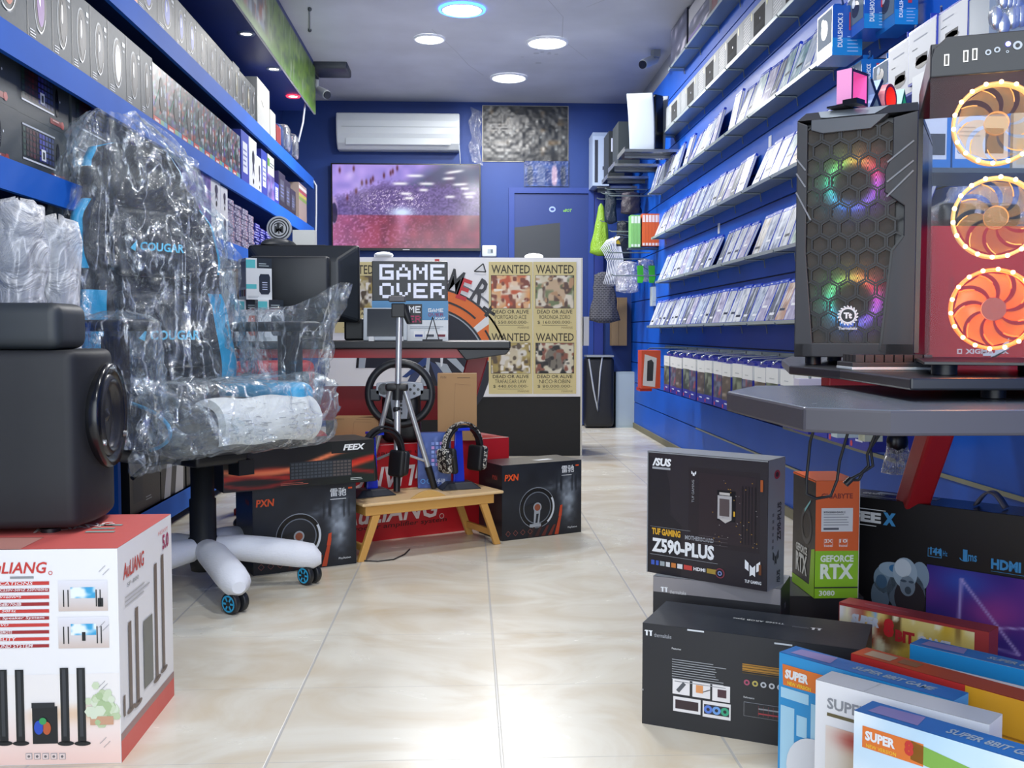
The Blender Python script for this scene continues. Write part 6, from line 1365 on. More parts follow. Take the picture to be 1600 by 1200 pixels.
def farbox(px0, px1, py0, py1, Y_, d_, col, label, fn=None, z=None):
    a = at(px0, py1, Y=Y_); b = at(px1, py0, Y=Y_); z = a.z if z is None else z
    m, F, Rt, L, T = carton(b.x - a.x, d_, b.z - z, C(col, .4))
    if fn: fn(m, F, b.x - a.x, b.z - z)
    put(m.build('console_box'), ((a.x + b.x) / 2, Y_ + d_ / 2, z)); o = COL.objects[-1]; tag(o, label, 'box'); return o
farbox(966, 1000, 190, 250, 7.62, .3, '#2a3134', 'large dark green-grey console carton behind the white console', None, zz)
farbox(951, 976, 205, 270, 8.22, .3, '#23292c', 'black console carton on the third glass shelf', lambda m, F, w_, h_: m.rect(F, w_ * .15, h_ * .55, .05, .11, C('#c3cbdc'), 1), zz)
farbox(926, 952, 207, 290, 8.72, .28, '#9fb0cc', 'pale blue and black upright carton next to the back wall', lambda m, F, w_, h_: (m.rect(F, w_ * .12, h_ * .06, w_ * .2, h_ * .8, C('#1c2436'), 1), m.rect(F, w_ * .6, h_ * .3, .012, .03, C('#2a3350'), 1), m.rect(F, 0, h_ * .93, w_, h_ * .07, C('#8b9cb8'), 1)), zz)

# hanging accessories on the far part of the wall
rk = MB()
for (Y_, z_) in [(8.72, 2.02), (8.45, 2.03), (8.2, 2.03), (8.5, 1.80), (8.0, 1.95), (7.95, 1.66), (8.05, 1.50), (8.62, 1.36), (8.2, 1.46), (7.8, 1.3)]: rk.tube([(1.12, Y_, z_ + .01), (1.14, Y_, z_), (XS - .006, Y_, z_)], .005, STEEL, 6)
tag(rk.build('display_hooks'), 'grey wire display hooks reaching out from the far end of the slatted wall', 'hooks', kind='stuff')
def crumple(px0, px1, py0, py1, Y_, mat, label, name, seed, cat='bag', taper=.3, dep=.5, extra=None):
    a = at(px0, py1, Y=Y_); b = at(px1, py0, Y=Y_); w_ = (b.x - a.x) / 2; h_ = b.z - a.z; cx = (a.x + b.x) / 2; m = MB(); rings = []
    for i in range(18):
        k = i / 17; r = (1 - (1 - taper) * k) * (.3 if i == 0 else 1) * (.3 if i == 17 else 1)
        rings.append([Vector((cx + w_ * r * (1 + .25 * nz(math.cos(q) * 2.5, math.sin(q) * 2.5 + seed, k * 4)) * math.cos(q), Y_ + w_ * dep * r * (1 + .3 * nz(math.cos(q) * 3, math.sin(q) * 3, k * 5 + seed)) * math.sin(q), a.z + h_ * k)) for q in [2 * PI * j / 28 for j in range(28)]])
    m.loft(rings, mat)
    if extra: extra(m, cx, a.z, w_, h_)
    o = m.build(name); tag(o, label, cat); return o
GB = C('#7fa82e', .3, bump=.6)
o = crumple(921, 957, 318, 400, 8.72, GB, 'lime green plastic bag hanging beside the blue door', 'green_bag', 1, taper=.18)
crumple(944, 964, 296, 350, 8.5, C('#1d2a38', .2, bump=.5), 'dark blue-black blister pack bundle under the pale upright carton', 'blister_bundle', 2, 'pack', .8)
crumple(970, 1002, 300, 335, 8.2, C('#37323c', .25, bump=.5), 'bundle of brown-black packs hanging under the glass shelves', 'blister_bundle', 3, 'pack', .85)
crumple(962, 984, 345, 408, 8.5, C('#1b2229', .25, bump=.6), 'black packs hanging behind the white cables', 'blister_bundle', 4, 'pack', .8)
crumple(962, 1000, 408, 458, 8.2, film('bluish_film', (.75, .8, .95), .45, .9, .9, 25), 'crinkled clear bags hanging left of the green labels', 'clear_bag_bundle', 5, 'pack', .8)
crumple(995, 1024, 405, 440, 7.95, film('bluish_film', (.8, .85, .95), .3, .9, .9, 25), 'clear bags holding two green labels', 'clear_bag_bundle', 6, 'pack', .8)
a = at(996, 445, Y=7.86)
for i, px in enumerate((1000, 1018)):
    p0 = at(px, 442, Y=7.84); s_ = 7.84 / FPX; m = MB(); fr = Fr((p0.x, 7.84, p0.z), (1, 0, 0), (0, 0, 1)); m.prism(fr, [(-4 * s_, 0), (4 * s_, 0), (6 * s_, 8 * s_), (5 * s_, 18 * s_), (5 * s_, 27 * s_), (-5 * s_, 27 * s_), (-4 * s_, 12 * s_)], .006, C('#3fc02a', .4)); m.tube([(p0.x, 7.845, p0.z + 27 * s_), (p0.x, 7.9, p0.z + 31 * s_), (1.472, 7.95, 1.33)], .003, STEEL, 5)
    tag(m.build('green_label_pack'), ['bright green label pack closer to the back corner', 'bright green label pack closer to the game shelves'][i], 'pack')
# cables: bundle of white leads folded over a hook
m = MB()
for k in range(9):
    dx = k * 2.9; pts = [at(x + dx * f_, y, Y=8.4 - k * .014) for x, y, f_ in [(962, 370, .3), (948, 376, .6), (939, 388, 1), (944, 396, 1), (950, 410, .9), (948, 428, .8), (943, 443, 1), (950, 447, 1), (958, 430, .6), (962, 405, .5), (958, 385, .5)]]
    m.tube(pts, .0045, C('#c9cedb', .4), 6)
m.tube([at(958, 372, Y=8.36), at(966, 366, Y=8.4), (1.472, 8.45, 1.66)], .004, STEEL, 5)
tag(m.build('white_cable_bundle'), 'bundle of white cables folded over a hook in front of the plaid cloth', 'cables', kind='stuff')
p = at(962, 376, Y=8.33); m = MB(); fr = Fr((p.x, 8.33, p.z), (1, 0, 0), (0, 0, 1)); m.prism(fr, [(-.03, -.02), (.04, -.03), (.03, .0), (-.01, .03)], .005, C('#d8b82a', .4)); m.tube([(p.x, 8.335, p.z), (p.x + .05, 8.4, p.z + .03), (1.472, 8.5, 1.68)], .003, STEEL, 5); tag(m.build('yellow_tag'), 'small yellow tag behind the white cables', 'tag')
def plaid():
    mt = bpy.data.materials.new('plaid_cloth'); mt.use_nodes = True; nt = mt.node_tree; b = nt.nodes['Principled BSDF']; tc = nt.nodes.new('ShaderNodeTexCoord'); ck = nt.nodes.new('ShaderNodeTexBrick')
    ck.inputs['Scale'].default_value = 16; ck.inputs['Color1'].default_value = (.022, .026, .035, 1); ck.inputs['Color2'].default_value = (.03, .032, .045, 1); ck.inputs['Mortar'].default_value = (.1, .1, .12, 1); ck.inputs['Mortar Size'].default_value = .05
    mp = nt.nodes.new('ShaderNodeMapping'); mp.inputs['Rotation'].default_value = (PI / 2, 0, 0); nt.links.new(tc.outputs['Object'], mp.inputs[0]); nt.links.new(mp.outputs[0], ck.inputs[0]); nt.links.new(ck.outputs[0], b.inputs['Base Color']); b.inputs['Roughness'].default_value = .8; return mt
crumple(920, 968, 425, 505, 8.62, plaid(), 'dark plaid cloth hanging below the white cables', 'plaid_cloth', 8, 'cloth', .55, .35)
# slim orange and green boxes
def slim(col, top):
    m, F, Rt, L, T = carton(.024, .12, .25, C(col, .35)); m.rect(F, .002, .185, .020, .055, C(top, .4), 1); m.rect(F, .003, .004, .018, .02, C(top, .4), 1); o = m.build('slim_accessory_box'); return o
so = slim('#d8602a', '#e9d9d0'); sg = slim('#7cba6a', '#d6e2d4'); i0 = 0
xb = at(1004, 384, Y=7.7).x; zb_ = at(1004, 384, Y=7.7).z
for i in range(6):
    loc = (xb + .025 * i + .012, 7.78, zb_); lb = 'slim orange accessory box, ' + nth(i + 1) + ' counted from the green ones'
    if i == 0: put(so, loc); tag(so, lb, 'box', 'slim hanging accessory boxes')
    else: dup(so, loc, None, lb, 'slim hanging accessory boxes')
xg = at(988, 386, Y=7.7).x
for i in range(3):
    loc = (xg + .025 * i + .004, 7.78, zb_ - .01); lb = 'slim pale green accessory box, ' + nth(i + 1) + ' counted from the black packs'
    if i == 0: put(sg, loc); tag(sg, lb, 'box', 'slim hanging accessory boxes')
    else: dup(sg, loc, None, lb, 'slim hanging accessory boxes')
m = MB(); m.box(xg - .02, XS - .001, 7.74, 7.84, zb_ - .022, zb_ - .0105, STEEL2); tag(m.build('small_shelf'), 'small grey tray under the slim orange and green boxes', 'shelf')
a = at(1018, 478, Y=7.85); b = at(1040, 448, Y=7.85)
for i in range(2):
    m, F, Rt, L, T = carton((b.x - a.x) / 2 - .003, .1, b.z - a.z - i * .02, C('#b9c6c9', .4)); m.line(F, (.005, .03), (.04, .04), .003, C('#8f9ca0'), 1); put(m.build('small_white_box'), (a.x + (b.x - a.x) * (.25 + .5 * i), 7.88, a.z)); o = COL.objects[-1]
    tag(o, ['pale small box hanging under the green labels', 'pale small box beside the end of the lowest game shelf'][i], 'box'); 
    m = MB(); m.tube([(0, .0, b.z - a.z - i * .02), (0, .02, b.z - a.z + .02), (1.48 - o.location.x, .06, b.z - a.z + .03)], .003, STEEL, 5); m.build('wire_hook', o)
# price tags on the wall
for (px, py, lb) in [(1123, 357, 'small white price tag under the third game shelf'), (1203, 222, 'white price tag standing above the third row of games')]:
    p = at(px, py, X=XS - .003); m = MB(); m.box(XS - .004, XS - .0005, p.y - .02, p.y + .02, p.z - .03, p.z + .03, C('#dfe4ec', .4)); tag(m.build('price_tag'), lb, 'tag')

# boxed controllers hanging high on the near part of the wall
def pack(px, py0, py1, Y_, wF, dL, style, label, seed=0):
    a = at(px, py1, Y=Y_); b = at(px, py0, Y=Y_); h_ = b.z - a.z; wF = min(wF, XS - .03 - a.x)
    body = {'ds': '#1c58b8', 'w': '#2a3ca8', 'c': '#1668b8', 's': '#8f9aa6'}[style]
    m, F, Rt, L, T = carton(wF, dL, h_, C(body, .25))
    if style in 'dsc' and style != 's':
        m.rect(L, dL * .05, h_ * .28, dL * .9, h_ * .68, C('#566a80', .6), 1); m.disc(L, dL * .5, h_ * .62, dL * .22, C('#20242c', .25), 2, h_ * .2); m.disc(L, dL * .4, h_ * .78, dL * .1, C('#d6e0ea', .1), 3)
        tx = 'DUALSHOCK 3' if style == 'ds' else 'DUALSHOCK'
        m.rect(F, 0, 0, wF, h_ * .35, C('#1c86d0', .25), 1); m.text(F, tx, wF * .34, h_ * .16, h_ * .68, wF * .17, C('#dfe8f8'), 3, bold=.03, rot=PI / 2)
        m.rect(F, wF * .55, h_ * .5, wF * .17, h_ * .36, C('#c2364a', .3), 3); m.grey(F, wF * .5, h_ * .06, wF * .4, h_ * .36, C('#9fc0ee'), 5, 2, th=.25)
    elif style == 'w':
        m.rect(L, .003, h_ * .04, dL - .006, h_ * .92, C('#c3c8cf', .45), 1); m.disc(L, dL * .5, h_ * .32, dL * .24, C('#1c1e24', .35), 2, h_ * .11, n=9); m.rect(L, dL * .3, h_ * .3, dL * .4, h_ * .16, C('#24262c'), 2); m.grey(L, dL * .2, h_ * .76, dL * .5, h_ * .06, C('#8b93a6'), 1, 2); m.grey(L, dL * .15, h_ * .6, dL * .2, h_ * .04, C('#3b4252'), 1, 2)
        m.grey(F, wF * .3, h_ * .85, wF * .4, h_ * .04, C('#aab4ee'), 1, 2); m.disc(F, wF * .5, h_ * .1, wF * .12, C('#dfe4f4'), 2)
    else:
        for k in range(9): m.ball((random.uniform(-wF / 2, wF / 2) * .7, -dL / 2, h_ * random.uniform(.2, .8)), (.02, .012, .03), C('#cfd4da', .12, .7), 8, 6)
    o = put(m.build('boxed_controller'), (a.x + wF / 2, Y_ + dL / 2, a.z)); tag(o, label, 'box', 'boxed controllers hanging high on the wall')
    m = MB(); m.box(-wF * .2, wF * .2, -.0005, .0005, h_, h_ + .03, C(body, .3)); m.tube([(-.01, -dL * .3, h_ + .032), (0, -dL * .2, h_ + .02), (0, dL * .1, h_ + .02), (XS - a.x - wF / 2, dL * .1, h_ + .02)], .0035, C('#aab0b6', .25, .8), 6); m.build('hang_tab', o)
pack(1300, 8, 86, 3.42, .105, .15, 'ds', 'blue controller box reading DUALSHOCK 3 with clear window, just above the fourth game shelf')
pack(1350, -22, 44, 3.30, .10, .15, 'ds', 'blue controller box cropped by the top edge above the first blue one', 1)
pack(1398, -30, 38, 3.20, .11, .15, 'c', 'cyan-blue controller box at the top between two blue ones and the white ones', 2)
pack(1346, 92, 138, 3.34, .09, .12, 'c', 'dark blue pack hanging beneath the blue controller boxes', 2)
pack(1388, 90, 142, 3.0, .06, .12, 'c', 'blue controller box hidden behind the lowest white one', 3)
pack(1426, 52, 146, 2.82, .06, .17, 'w', 'white box with black adapter picture, lowest of the three white ones')
pack(1462, 22, 112, 2.66, .075, .17, 'w', 'white box with black charger picture, middle of the three white ones', 1)
pack(1512, -10, 66, 2.50, .085, .17, 'w', 'white box with two small controllers, topmost of the three white ones', 2)
pack(1545, -20, 52, 2.40, .10, .15, 's', 'chrome sparkling clear pack at the top right corner of the picture', 4)
# boxed routers behind the glass computer case
zr = at(1500, 262, Y=2.40).z
m = MB(); m.box(1.06, XS - .001, 2.40, 2.62, zr - .012, zr, STEEL2); tag(m.build('small_shelf'), 'short grey shelf under the blue and white router boxes', 'shelf')
def rbx(px0, px1, py0, py1, Y_, label, fn, z=None, d_=.08, col='#2a7ac8'):
    a = at(px0, py1, Y=Y_); b = at(px1, py0, Y=Y_); z = a.z if z is None else z
    m, F, Rt, L, T = carton(b.x - a.x, d_, b.z - z, C(col, .35)); fn(m, F, b.x - a.x, b.z - z); put(m.build('router_carton'), ((a.x + b.x) / 2, Y_ + d_ / 2, z)); tag(COL.objects[-1], label, 'box', 'router boxes behind the glass case'); return b.z
def f1(m, F, w_, h_): m.rect(F, w_ * .04, h_ * .16, w_ * .92, h_ * .68, C('#dfe4ea'), 1); m.rect(F, w_ * .56, h_ * .25, w_ * .32, h_ * .4, C('#6b5648'), 2); m.disc(F, w_ * .12, h_ * .28, .006, C('#5f7ea0'), 2, inner=.7); m.grey(F, w_ * .1, h_ * .5, w_ * .4, h_ * .2, C('#aab4c0'), 3, 2); m.text(F, 'NVIDIA', w_ * .6, h_ * .02, w_ * .3, h_ * .06, C('#cfe0f4'), 2) if 0 else None
z2 = rbx(1488, 1580, 166, 262, 2.42, 'blue and white router box in the middle of the group behind the glass case', f1, zr)
rbx(1440, 1487, 166, 262, 2.42, 'narrow blue box with dark keyboard picture beside the middle router box', lambda m, F, w_, h_: (m.rect(F, w_ * .05, h_ * .15, w_ * .8, h_ * .68, C('#d3dbe4'), 1), m.rect(F, w_ * .05, h_ * .22, w_ * .75, h_ * .34, C('#3a3f48'), 2)), zr)
rbx(1582, 1640, 168, 262, 2.44, 'cream router box cut by the picture edge behind the glass case', lambda m, F, w_, h_: m.rect(F, w_ * .1, h_ * .1, w_ * .8, h_ * .4, C('#d9c9a8'), 1), zr, col='#d8d2c4')
rbx(1447, 1570, 110, 165, 2.43, 'white router box with dark photograph lying on the blue ones', lambda m, F, w_, h_: (m.rect(F, 0, 0, w_ * .42, h_ * .75, C('#2a2d34'), 1), m.grey(F, w_ * .55, h_ * .4, w_ * .35, h_ * .25, C('#9aa4b0'), 2, 1)), z2 + .0005, col='#d4dade')
# ================================================================== black motherboard, cooler, graphics and monitor cartons on the right
ANG = math.atan2(at(1200, 1163, Z=0).y - at(1003, 1130, Z=0).y, at(1200, 1163, Z=0).x - at(1003, 1130, Z=0).x)
ca, sa = math.cos(ANG), math.sin(ANG)
WHT = C('#e6e8ea', .4); GREYP = C('#9a9da2', .4); YEL = C('#d8a52c', .4)
def ttlogo(m, F, x, y, s, mat, l=2):   # two hooked strokes side by side
    for dx in (0, s * .75): m.poly(F, [(x + dx, y + s * .8), (x + dx + s * .15, y + s), (x + dx + s * .8, y + s), (x + dx + s * .62, y + s * .78), (x + dx + s * .62, y), (x + dx + s * .3, y), (x + dx + s * .3, y + s * .78)], mat, l)
# black cooler carton in front
a = at(1003, 1130, Z=0); w_, d_ = .455, .19; h_ = at(1003, 973, Y=a.y).z
m, F, Rt, L, T = carton(w_, d_, h_, C('#25262a', .45)); x, y = corner(a.x, a.y, ANG, w_, d_); loc = (x, y, 0); g = px_on(F, loc, ANG); gt = px_on(T, loc, ANG)
m.rect(T, 0, 0, w_, d_, C('#232a33', .4), .5)
q = g(1007, 992); ttlogo(m, F, q[0], q[1], .012, WHT); m.text(F, 'thermaltake', q[0] + .022, q[1] - .001, .038, .009, GREYP, 2, bold=.01)
m.text(F, 'Features:', *g(1050, 1014), .02, .004, WHT, 2)
q0 = g(1050, 1063); q1 = g(1140, 1028)
for k in range(10): m.rect(F, q0[0] + (.006 if k > 8 else 0), q0[1] + .046 - k * .0052, (q1[0] - q0[0]) * (1 - .3 * random.random()), .0016, GREYP, 2)
def tile(x0, y0, x1, y1, fn):
    p = g(x0, y1); q = g(x1, y0); p2 = g(x0, y0); W, Hh = q[0] - p[0], p2[1] - p[1]; m.rect(F, p[0], p[1] + .0, W, Hh, C('#e2dfe0', .45), 2); fn(p[0], p[1], W, Hh)
tile(1051, 1060, 1078, 1083, lambda x, y, W, Hh: m.line(F, (x + W * .3, y + Hh * .2), (x + W * .7, y + Hh * .8), W * .22, C('#55585e'), 3))
tile(1082, 1064, 1110, 1088, lambda x, y, W, Hh: (m.rect(F, x + W * .2, y + Hh * .3, W * .4, Hh * .5, C('#d8935c'), 3), m.line(F, (x + W * .6, y + Hh * .4), (x + W, y + Hh * .6), .0015, C('#222'), 4)))
tile(1113, 1069, 1141, 1094, lambda x, y, W, Hh: m.rect(F, x + W * .3, y + Hh * .25, W * .5, Hh * .5, C('#4a3038'), 3))
tile(1052, 1087, 1095, 1110, lambda x, y, W, Hh: m.rect(F, x + W * .08, y + Hh * .2, W * .84, Hh * .6, C('#38292e'), 3))
tile(1098, 1094, 1142, 1119, lambda x, y, W, Hh: [m.rect(F, x + W * .05, y + Hh * .2, W * .9, Hh * .6, C('#2c2c34'), 3)] + [m.disc(F, x + W * (.2 + .3 * k), y + Hh * .5, Hh * .26, C(['#5b7ed0', '#6a9ad8', '#3aa07c'][k], .3), 4, inner=.4, n=14) for k in range(3)])
m.rect(F, *g(1160, 1044 + 4), .10, .016, C('#b8822e', .45), 1.5); m.grey(F, *g(1160, 1052), .11, .022, C('#5f4a20'), 4, 2, th=.3)
for k, c_ in enumerate(['#b0506c', '#c9b860', '#cfd2d6', '#d8dadc', '#d0d0d6', '#c9ccd2']): q = g(1167 + k * 13, 1066 + k * 2); m.disc(F, q[0], q[1], .0062, C(c_, .4), 2, n=14); m.disc(F, q[0], q[1], .003, C('#35363c'), 3, n=10)
m.text(F, 'Performance', *g(1162, 1090), .022, .004, WHT, 2); q = g(1162, 1118); m.rect(F, q[0], q[1], .12, .03, GREYP, 1); m.rect(F, q[0] + .0008, q[1] + .0008, .1184, .0284, C('#25262a', .45), 2); m.rect(F, q[0] + .03, q[1] + .008, .07, .003, C('#b8444a'), 3); m.rect(F, q[0] + .03, q[1] + .018, .05, .003, GREYP, 3)
for k in range(8): m.rect(F, q[0] + .03 + k * .01, q[1] + .004, .0008, .022, C('#8a4448'), 3)
m.grey(F, *g(1008, 1134), .045, .006, GREYP, 2, 2); m.rect(F, *g(1074, 989 - 4), .036, .0035, C('#cfd4d8', .3), 2); m.rect(F, *g(1075, 1145), .036, .003, C('#cfd4d8', .3), 2)
m.rect(F, *g(1210, 1006), .036, .0035, C('#cfd4d8', .3), 2)
m.text(T, 'TH360 ARGB Sync', w_ * .52, d_ * .62, .115, .016, C('#cfd4c8'), 2, bold=.015, shear=-.2, rot=PI) if 0 else m.text(T, 'TH360 ARGB Sync', w_ * .50, d_ * .60, .11, .014, C('#d4d8d6'), 2, bold=.015, rot=PI, mid=True)
ttlogo(m, T, w_ * .74, d_ * .5, .016, WHT, 2); m.text(T, 'thermaltake', w_ * .66, d_ * .52, .034, .009, GREYP, 2)
m.box(-w_ / 2 - .0006, -w_ / 2 + .003, -d_ / 2 - .0006, -d_ / 2 + .003, h_ * .33, h_ * .345, C('#9a9a98'))
tag(put(m.build('cooler_carton'), loc, ANG), 'long black cooler carton with a grid of small pictures, in front of the grey carton', 'box')
# grey carton behind it
GA = at(1021, 900, Z=.264); hg = .264; wg, dg = .30, .14
m, F, Rt, L, T = carton(wg, dg, hg, C('#26262a', .45)); x, y = corner(GA.x, GA.y, ANG, wg, dg); loc = (x, y, 0); g = px_on(F, loc, ANG)
m.rect(F, 0, hg * .86, wg, hg * .14, C('#8a8688', .4), 1); m.rect(T, 0, 0, wg, dg, C('#8d9297', .4), 1); q = g(1032, 924); ttlogo(m, F, q[0], q[1], .012, WHT, 2); m.text(F, 'thermaltake', q[0] + .023, q[1] - .002, .04, .009, C('#c9c8c8'), 2, bold=.012)
m.rect(Rt, 0, hg * .5, .004, hg * .5, C('#a9a6a8'), 1); m.rect(L, 0, 0, dg, hg, C('#a8aaac', .4), 1); ttlogo(m, Rt, .05, hg * .78, .012, C('#8f9298'), 2)
tag(put(m.build('power_supply_carton'), loc, ANG), 'grey and black carton directly beneath the motherboard carton', 'box')
# motherboard carton on top
MA = at(1011, 893, Z=hg + .001); wm, dm = .305, .095; hm = at(1013, 705, Y=MA.y).z - hg
bq = at(1197, 925, Z=hg + .001); wm = (bq - MA).length; bang = math.atan2((at(1197, 925, Z=hg).y - MA.y), (at(1197, 925, Z=hg).x - MA.x)); 
m, F, Rt, L, T = carton(wm, dm, hm, C('#1f1c20', .4)); x, y = corner(MA.x, MA.y, bang, wm, dm); loc = (x, y, hg + .0008); g = px_on(F, loc, bang)
def W_(px): return g(px, 800)[0]
m.rect(F, 0, 0, wm, hm, C('#2a2529', .4), .5); m.poly(F, [(0, hm * .97), (.05, hm * .88), (wm * .2, hm * .72), (wm * .2, hm * .5), (wm * .3, hm * .42), (wm * .3, 0), (0, 0)], C('#201d21', .4), 1)
m.text(F, '/SUS', wm * .045, hm * .885, wm * .165, hm * .065, WHT, 3, bold=.05, shear=.15); m.grey(F, wm * .045, hm * .855, wm * .16, hm * .02, GREYP, 1, 3, th=.9)
m.rect(F, wm * .36, hm * .28, wm * .58, hm * .62, C('#261f22', .4), 1); m.rect(F, wm * .45, hm * .32, wm * .46, hm * .54, C('#2d2326', .35), 2)
for k in range(5): m.rect(F, wm * (.80 + .025 * k), hm * .34, wm * .010, hm * .45, C('#1b1618', .3), 3)
m.rect(F, wm * .60, hm * .50, wm * .15, hm * .24, C('#0f0d0f', .3), 3); m.rect(F, wm * .605, hm * .515, wm * .115, hm * .185, C('#c9c6c4', .25, .4), 4); m.rect(F, wm * .622, hm * .54, wm * .08, hm * .135, C('#554a4a', .3), 5); m.rect(F, wm * .62, hm * .705, wm * .085, hm * .02, C('#b9b4b0', .3), 5); m.poly(F, [(wm * .62, hm * .515), (wm * .72, hm * .515), (wm * .67, hm * .485)], C('#b9b4b0', .3), 4)
for k in range(3): m.rect(F, wm * .45, hm * (.30 + .03 * k), wm * .24, hm * .006, C('#4a4245'), 4)
for k in range(40): m.rect(F, wm * random.uniform(.55, .92), hm * random.uniform(.3, .82), wm * .008, hm * .006, C(random.choice(['#8f8a88', '#a07a30', '#6a6060']), .4), 4)
m.rect(F, wm * .735, hm * .545, wm * .012, hm * .04, YEL, 5); m.rect(F, wm * .945, hm * .76, wm * .02, hm * .09, C('#a0501c'), 5); m.rect(F, wm * .94, hm * .12, wm * .02, hm * .08, C('#6a3c1c'), 5)
m.text(F, 'TUF GAMING', wm * .045, hm * .32, wm * .25, hm * .055, YEL, 3, bold=.045); m.text(F, 'MOTHERBOARD', wm * .335, hm * .315, wm * .24, hm * .035, GREYP, 3, bold=.03)
m.text(F, 'Z590-PLUS', wm * .045, hm * .175, wm * .535, hm * .12, WHT, 3, bold=.045); m.rect(F, wm * .03, hm * .155, wm * .58, hm * .003, GREYP, 3); m.rect(F, wm * .03, hm * .385, wm * .35, hm * .002, GREYP, 3)
for k, (c_, w0) in enumerate([('#3a5ab8', .03), ('#3a5ab8', .025), ('#9aa4a8', .04), ('#d4d6d8', .035), ('#c87a3a', .04), ('#d8dadc', .045), ('#c9443c', .07), ('#e6e6e8', .1), ('#a88c3a', .08)]):
    xx = wm * (.04 + sum([.03, .025, .04, .035, .04, .045, .07, .1, .08][:k]) + .012 * k); (m.text(F, 'HDMI', xx, hm * .075, wm * w0, hm * .028, C(c_), 3, bold=.04) if k == 7 else m.rect(F, xx, hm * .07, wm * w0, hm * .038, C(c_, .4), 3))
m.disc(F, wm * .63, hm * .085, wm * .038, C('#8a3a4a'), 3, n=20); m.disc(F, wm * .63, hm * .085, wm * .03, C('#1d1c20'), 4, n=20); m.disc(F, wm * .63, hm * .085, wm * .018, C('#7a8ac0'), 5, inner=.5, n=16)
def tuf(m, F, x, y, s, mat, l=4):
    m.poly(F, [(x, y + s), (x, y + s * .45), (x + s * .25, y + s * .3), (x + s * .25, y + s * .8)], mat, l); m.poly(F, [(x + s * .32, y + s * .72), (x + s * .32, y), (x + s * .5, y + s * .12), (x + s * .68, y), (x + s * .68, y + s * .72), (x + s * .5, y + s * .55)], mat, l); m.poly(F, [(x + s, y + s), (x + s, y + s * .45), (x + s * .75, y + s * .3), (x + s * .75, y + s * .8)], mat, l)
tuf(m, F, wm * .83, hm * .10, wm * .12, WHT); m.text(F, 'TUF GAMING', wm * .83, hm * .045, wm * .13, hm * .025, WHT, 4, bold=.02); tuf(m, F, wm * .385, hm * .83, wm * .04, WHT); m.text(F, 'TUF GAMING', wm * .41, hm * .62, hm * .18, wm * .02, GREYP, 4, rot=PI / 2)
m.rect(Rt, 0, 0, dm, hm, C('#8f9296', .35, .2), 1); m.text(Rt, 'Z590-PLUS', dm * .78, hm * .36, hm * .30, dm * .24, C('#2c2c30'), 2, bold=.03, rot=PI / 2); m.grey(Rt, dm * .25, hm * .3, dm * .1, hm * .3, C('#5a5c60'), 6, 2, th=.5); m.disc(Rt, dm * .5, hm * .88, dm * .17, C('#a03040'), 2, hm * .035, inner=.6); m.disc(Rt, dm * .5, hm * .88, dm * .1, C('#3a2c30'), 2, hm * .02, n=10)
tuf(m, Rt, dm * .3, hm * .18, dm * .35, C('#303236'), 2); m.text(Rt, '/SUS', dm * .75, hm * .03, hm * .1, dm * .2, C('#303236'), 2, bold=.04, rot=PI / 2); m.rect(T, 0, 0, wm, dm, C('#8f9499', .35, .2), 1); m.rect(L, 0, 0, dm, hm, C('#8f9499', .35, .2), 1); m.rect(F, 0, 0, .003, hm, C('#85888c'), 4); m.rect(F, 0, hm - .003, wm, .003, C('#85888c'), 4)
tag(put(m.build('motherboard_carton'), loc, bang), 'black motherboard carton reading Z590-PLUS standing on the grey carton', 'box')

# graphics card carton on a low black carton
RA = at(1291, 935, Z=.19); 
m, F, Rt, L, T = carton(.26, .2, .189, C('#1a1b1f', .45)); m.text(F, 'TT', .02, .14, .02, .02, C('#5f6066'), 1)
rr = -.10; put(m.build('black_carton'), (RA.x - .02, RA.y + .125, 0), rr); tag(COL.objects[-1], 'low plain black carton under the graphics card carton', 'box')
hr = at(1272, 752, Y=RA.y).z - .19; wr = (at(1340, 930, Y=RA.y).x - at(1272, 930, Y=RA.y).x) * 1.0; dr = .17
m, F, Rt, L, T = carton(wr, dr, hr, C('#1d1e22', .4)); OG = C('#e0611c', .45); LG = C('#8fc31e', .45)
x, y = at(1272, 935, Z=.19).x + wr / 2, RA.y + dr / 2; loc = (x, y, .1905); g = px_on(F, loc, 0)
m.rect(F, 0, hr * .405, wr, hr * .595, OG, 1); m.rect(F, 0, 0, wr, hr * .405, LG, 1); m.rect(F, 0, hr * .085, wr, hr * .012, C('#2a2c22'), 2)
m.text(F, 'GIGABYTE', wr * .12, hr * .85, wr * .72, hr * .045, C('#8a2c10'), 2, bold=.03); m.rect(F, wr * .13, hr * .57, wr * .72, hr * .20, C('#dcdcda', .45), 2); m.grey(F, wr * .18, hr * .62, wr * .6, hr * .13, C('#8f9094'), 6, 3, th=.3); m.text(F, 'RTX3080 EAGLE', wr * .18, hr * .725, wr * .5, hr * .018, C('#4a4a50'), 3); m.rect(F, wr * .18, hr * .585, wr * .35, hr * .018, C('#5a5a60'), 3)
for x0, s_ in ((.16, '3X'), (.5, '10')):
    m.disc(F, wr * (x0 + .14), hr * .475, wr * .14, C('#f2d8c8'), 2, hr * .045, inner=.93, n=4, a0=PI / 4, a1=PI / 4 + 6.2831); m.text(F, s_, wr * (x0 + .05), hr * .475, wr * .18, hr * .03, C('#f6e6dc'), 3, bold=.03); m.text(F, 'FANS', wr * (x0 + .05), hr * .44, wr * .18, hr * .018, C('#f6e6dc'), 3, bold=.02)
m.text(F, 'GEFORCE', wr * .12, hr * .31, wr * .76, hr * .06, C('#eef6e2'), 3, bold=.04); m.text(F, 'RTX', wr * .12, hr * .165, wr * .76, hr * .13, C('#eef6e2'), 3, bold=.045); m.text(F, '3080', wr * .1, hr * .022, wr * .36, hr * .045, C('#eef6e2'), 3, bold=.03)
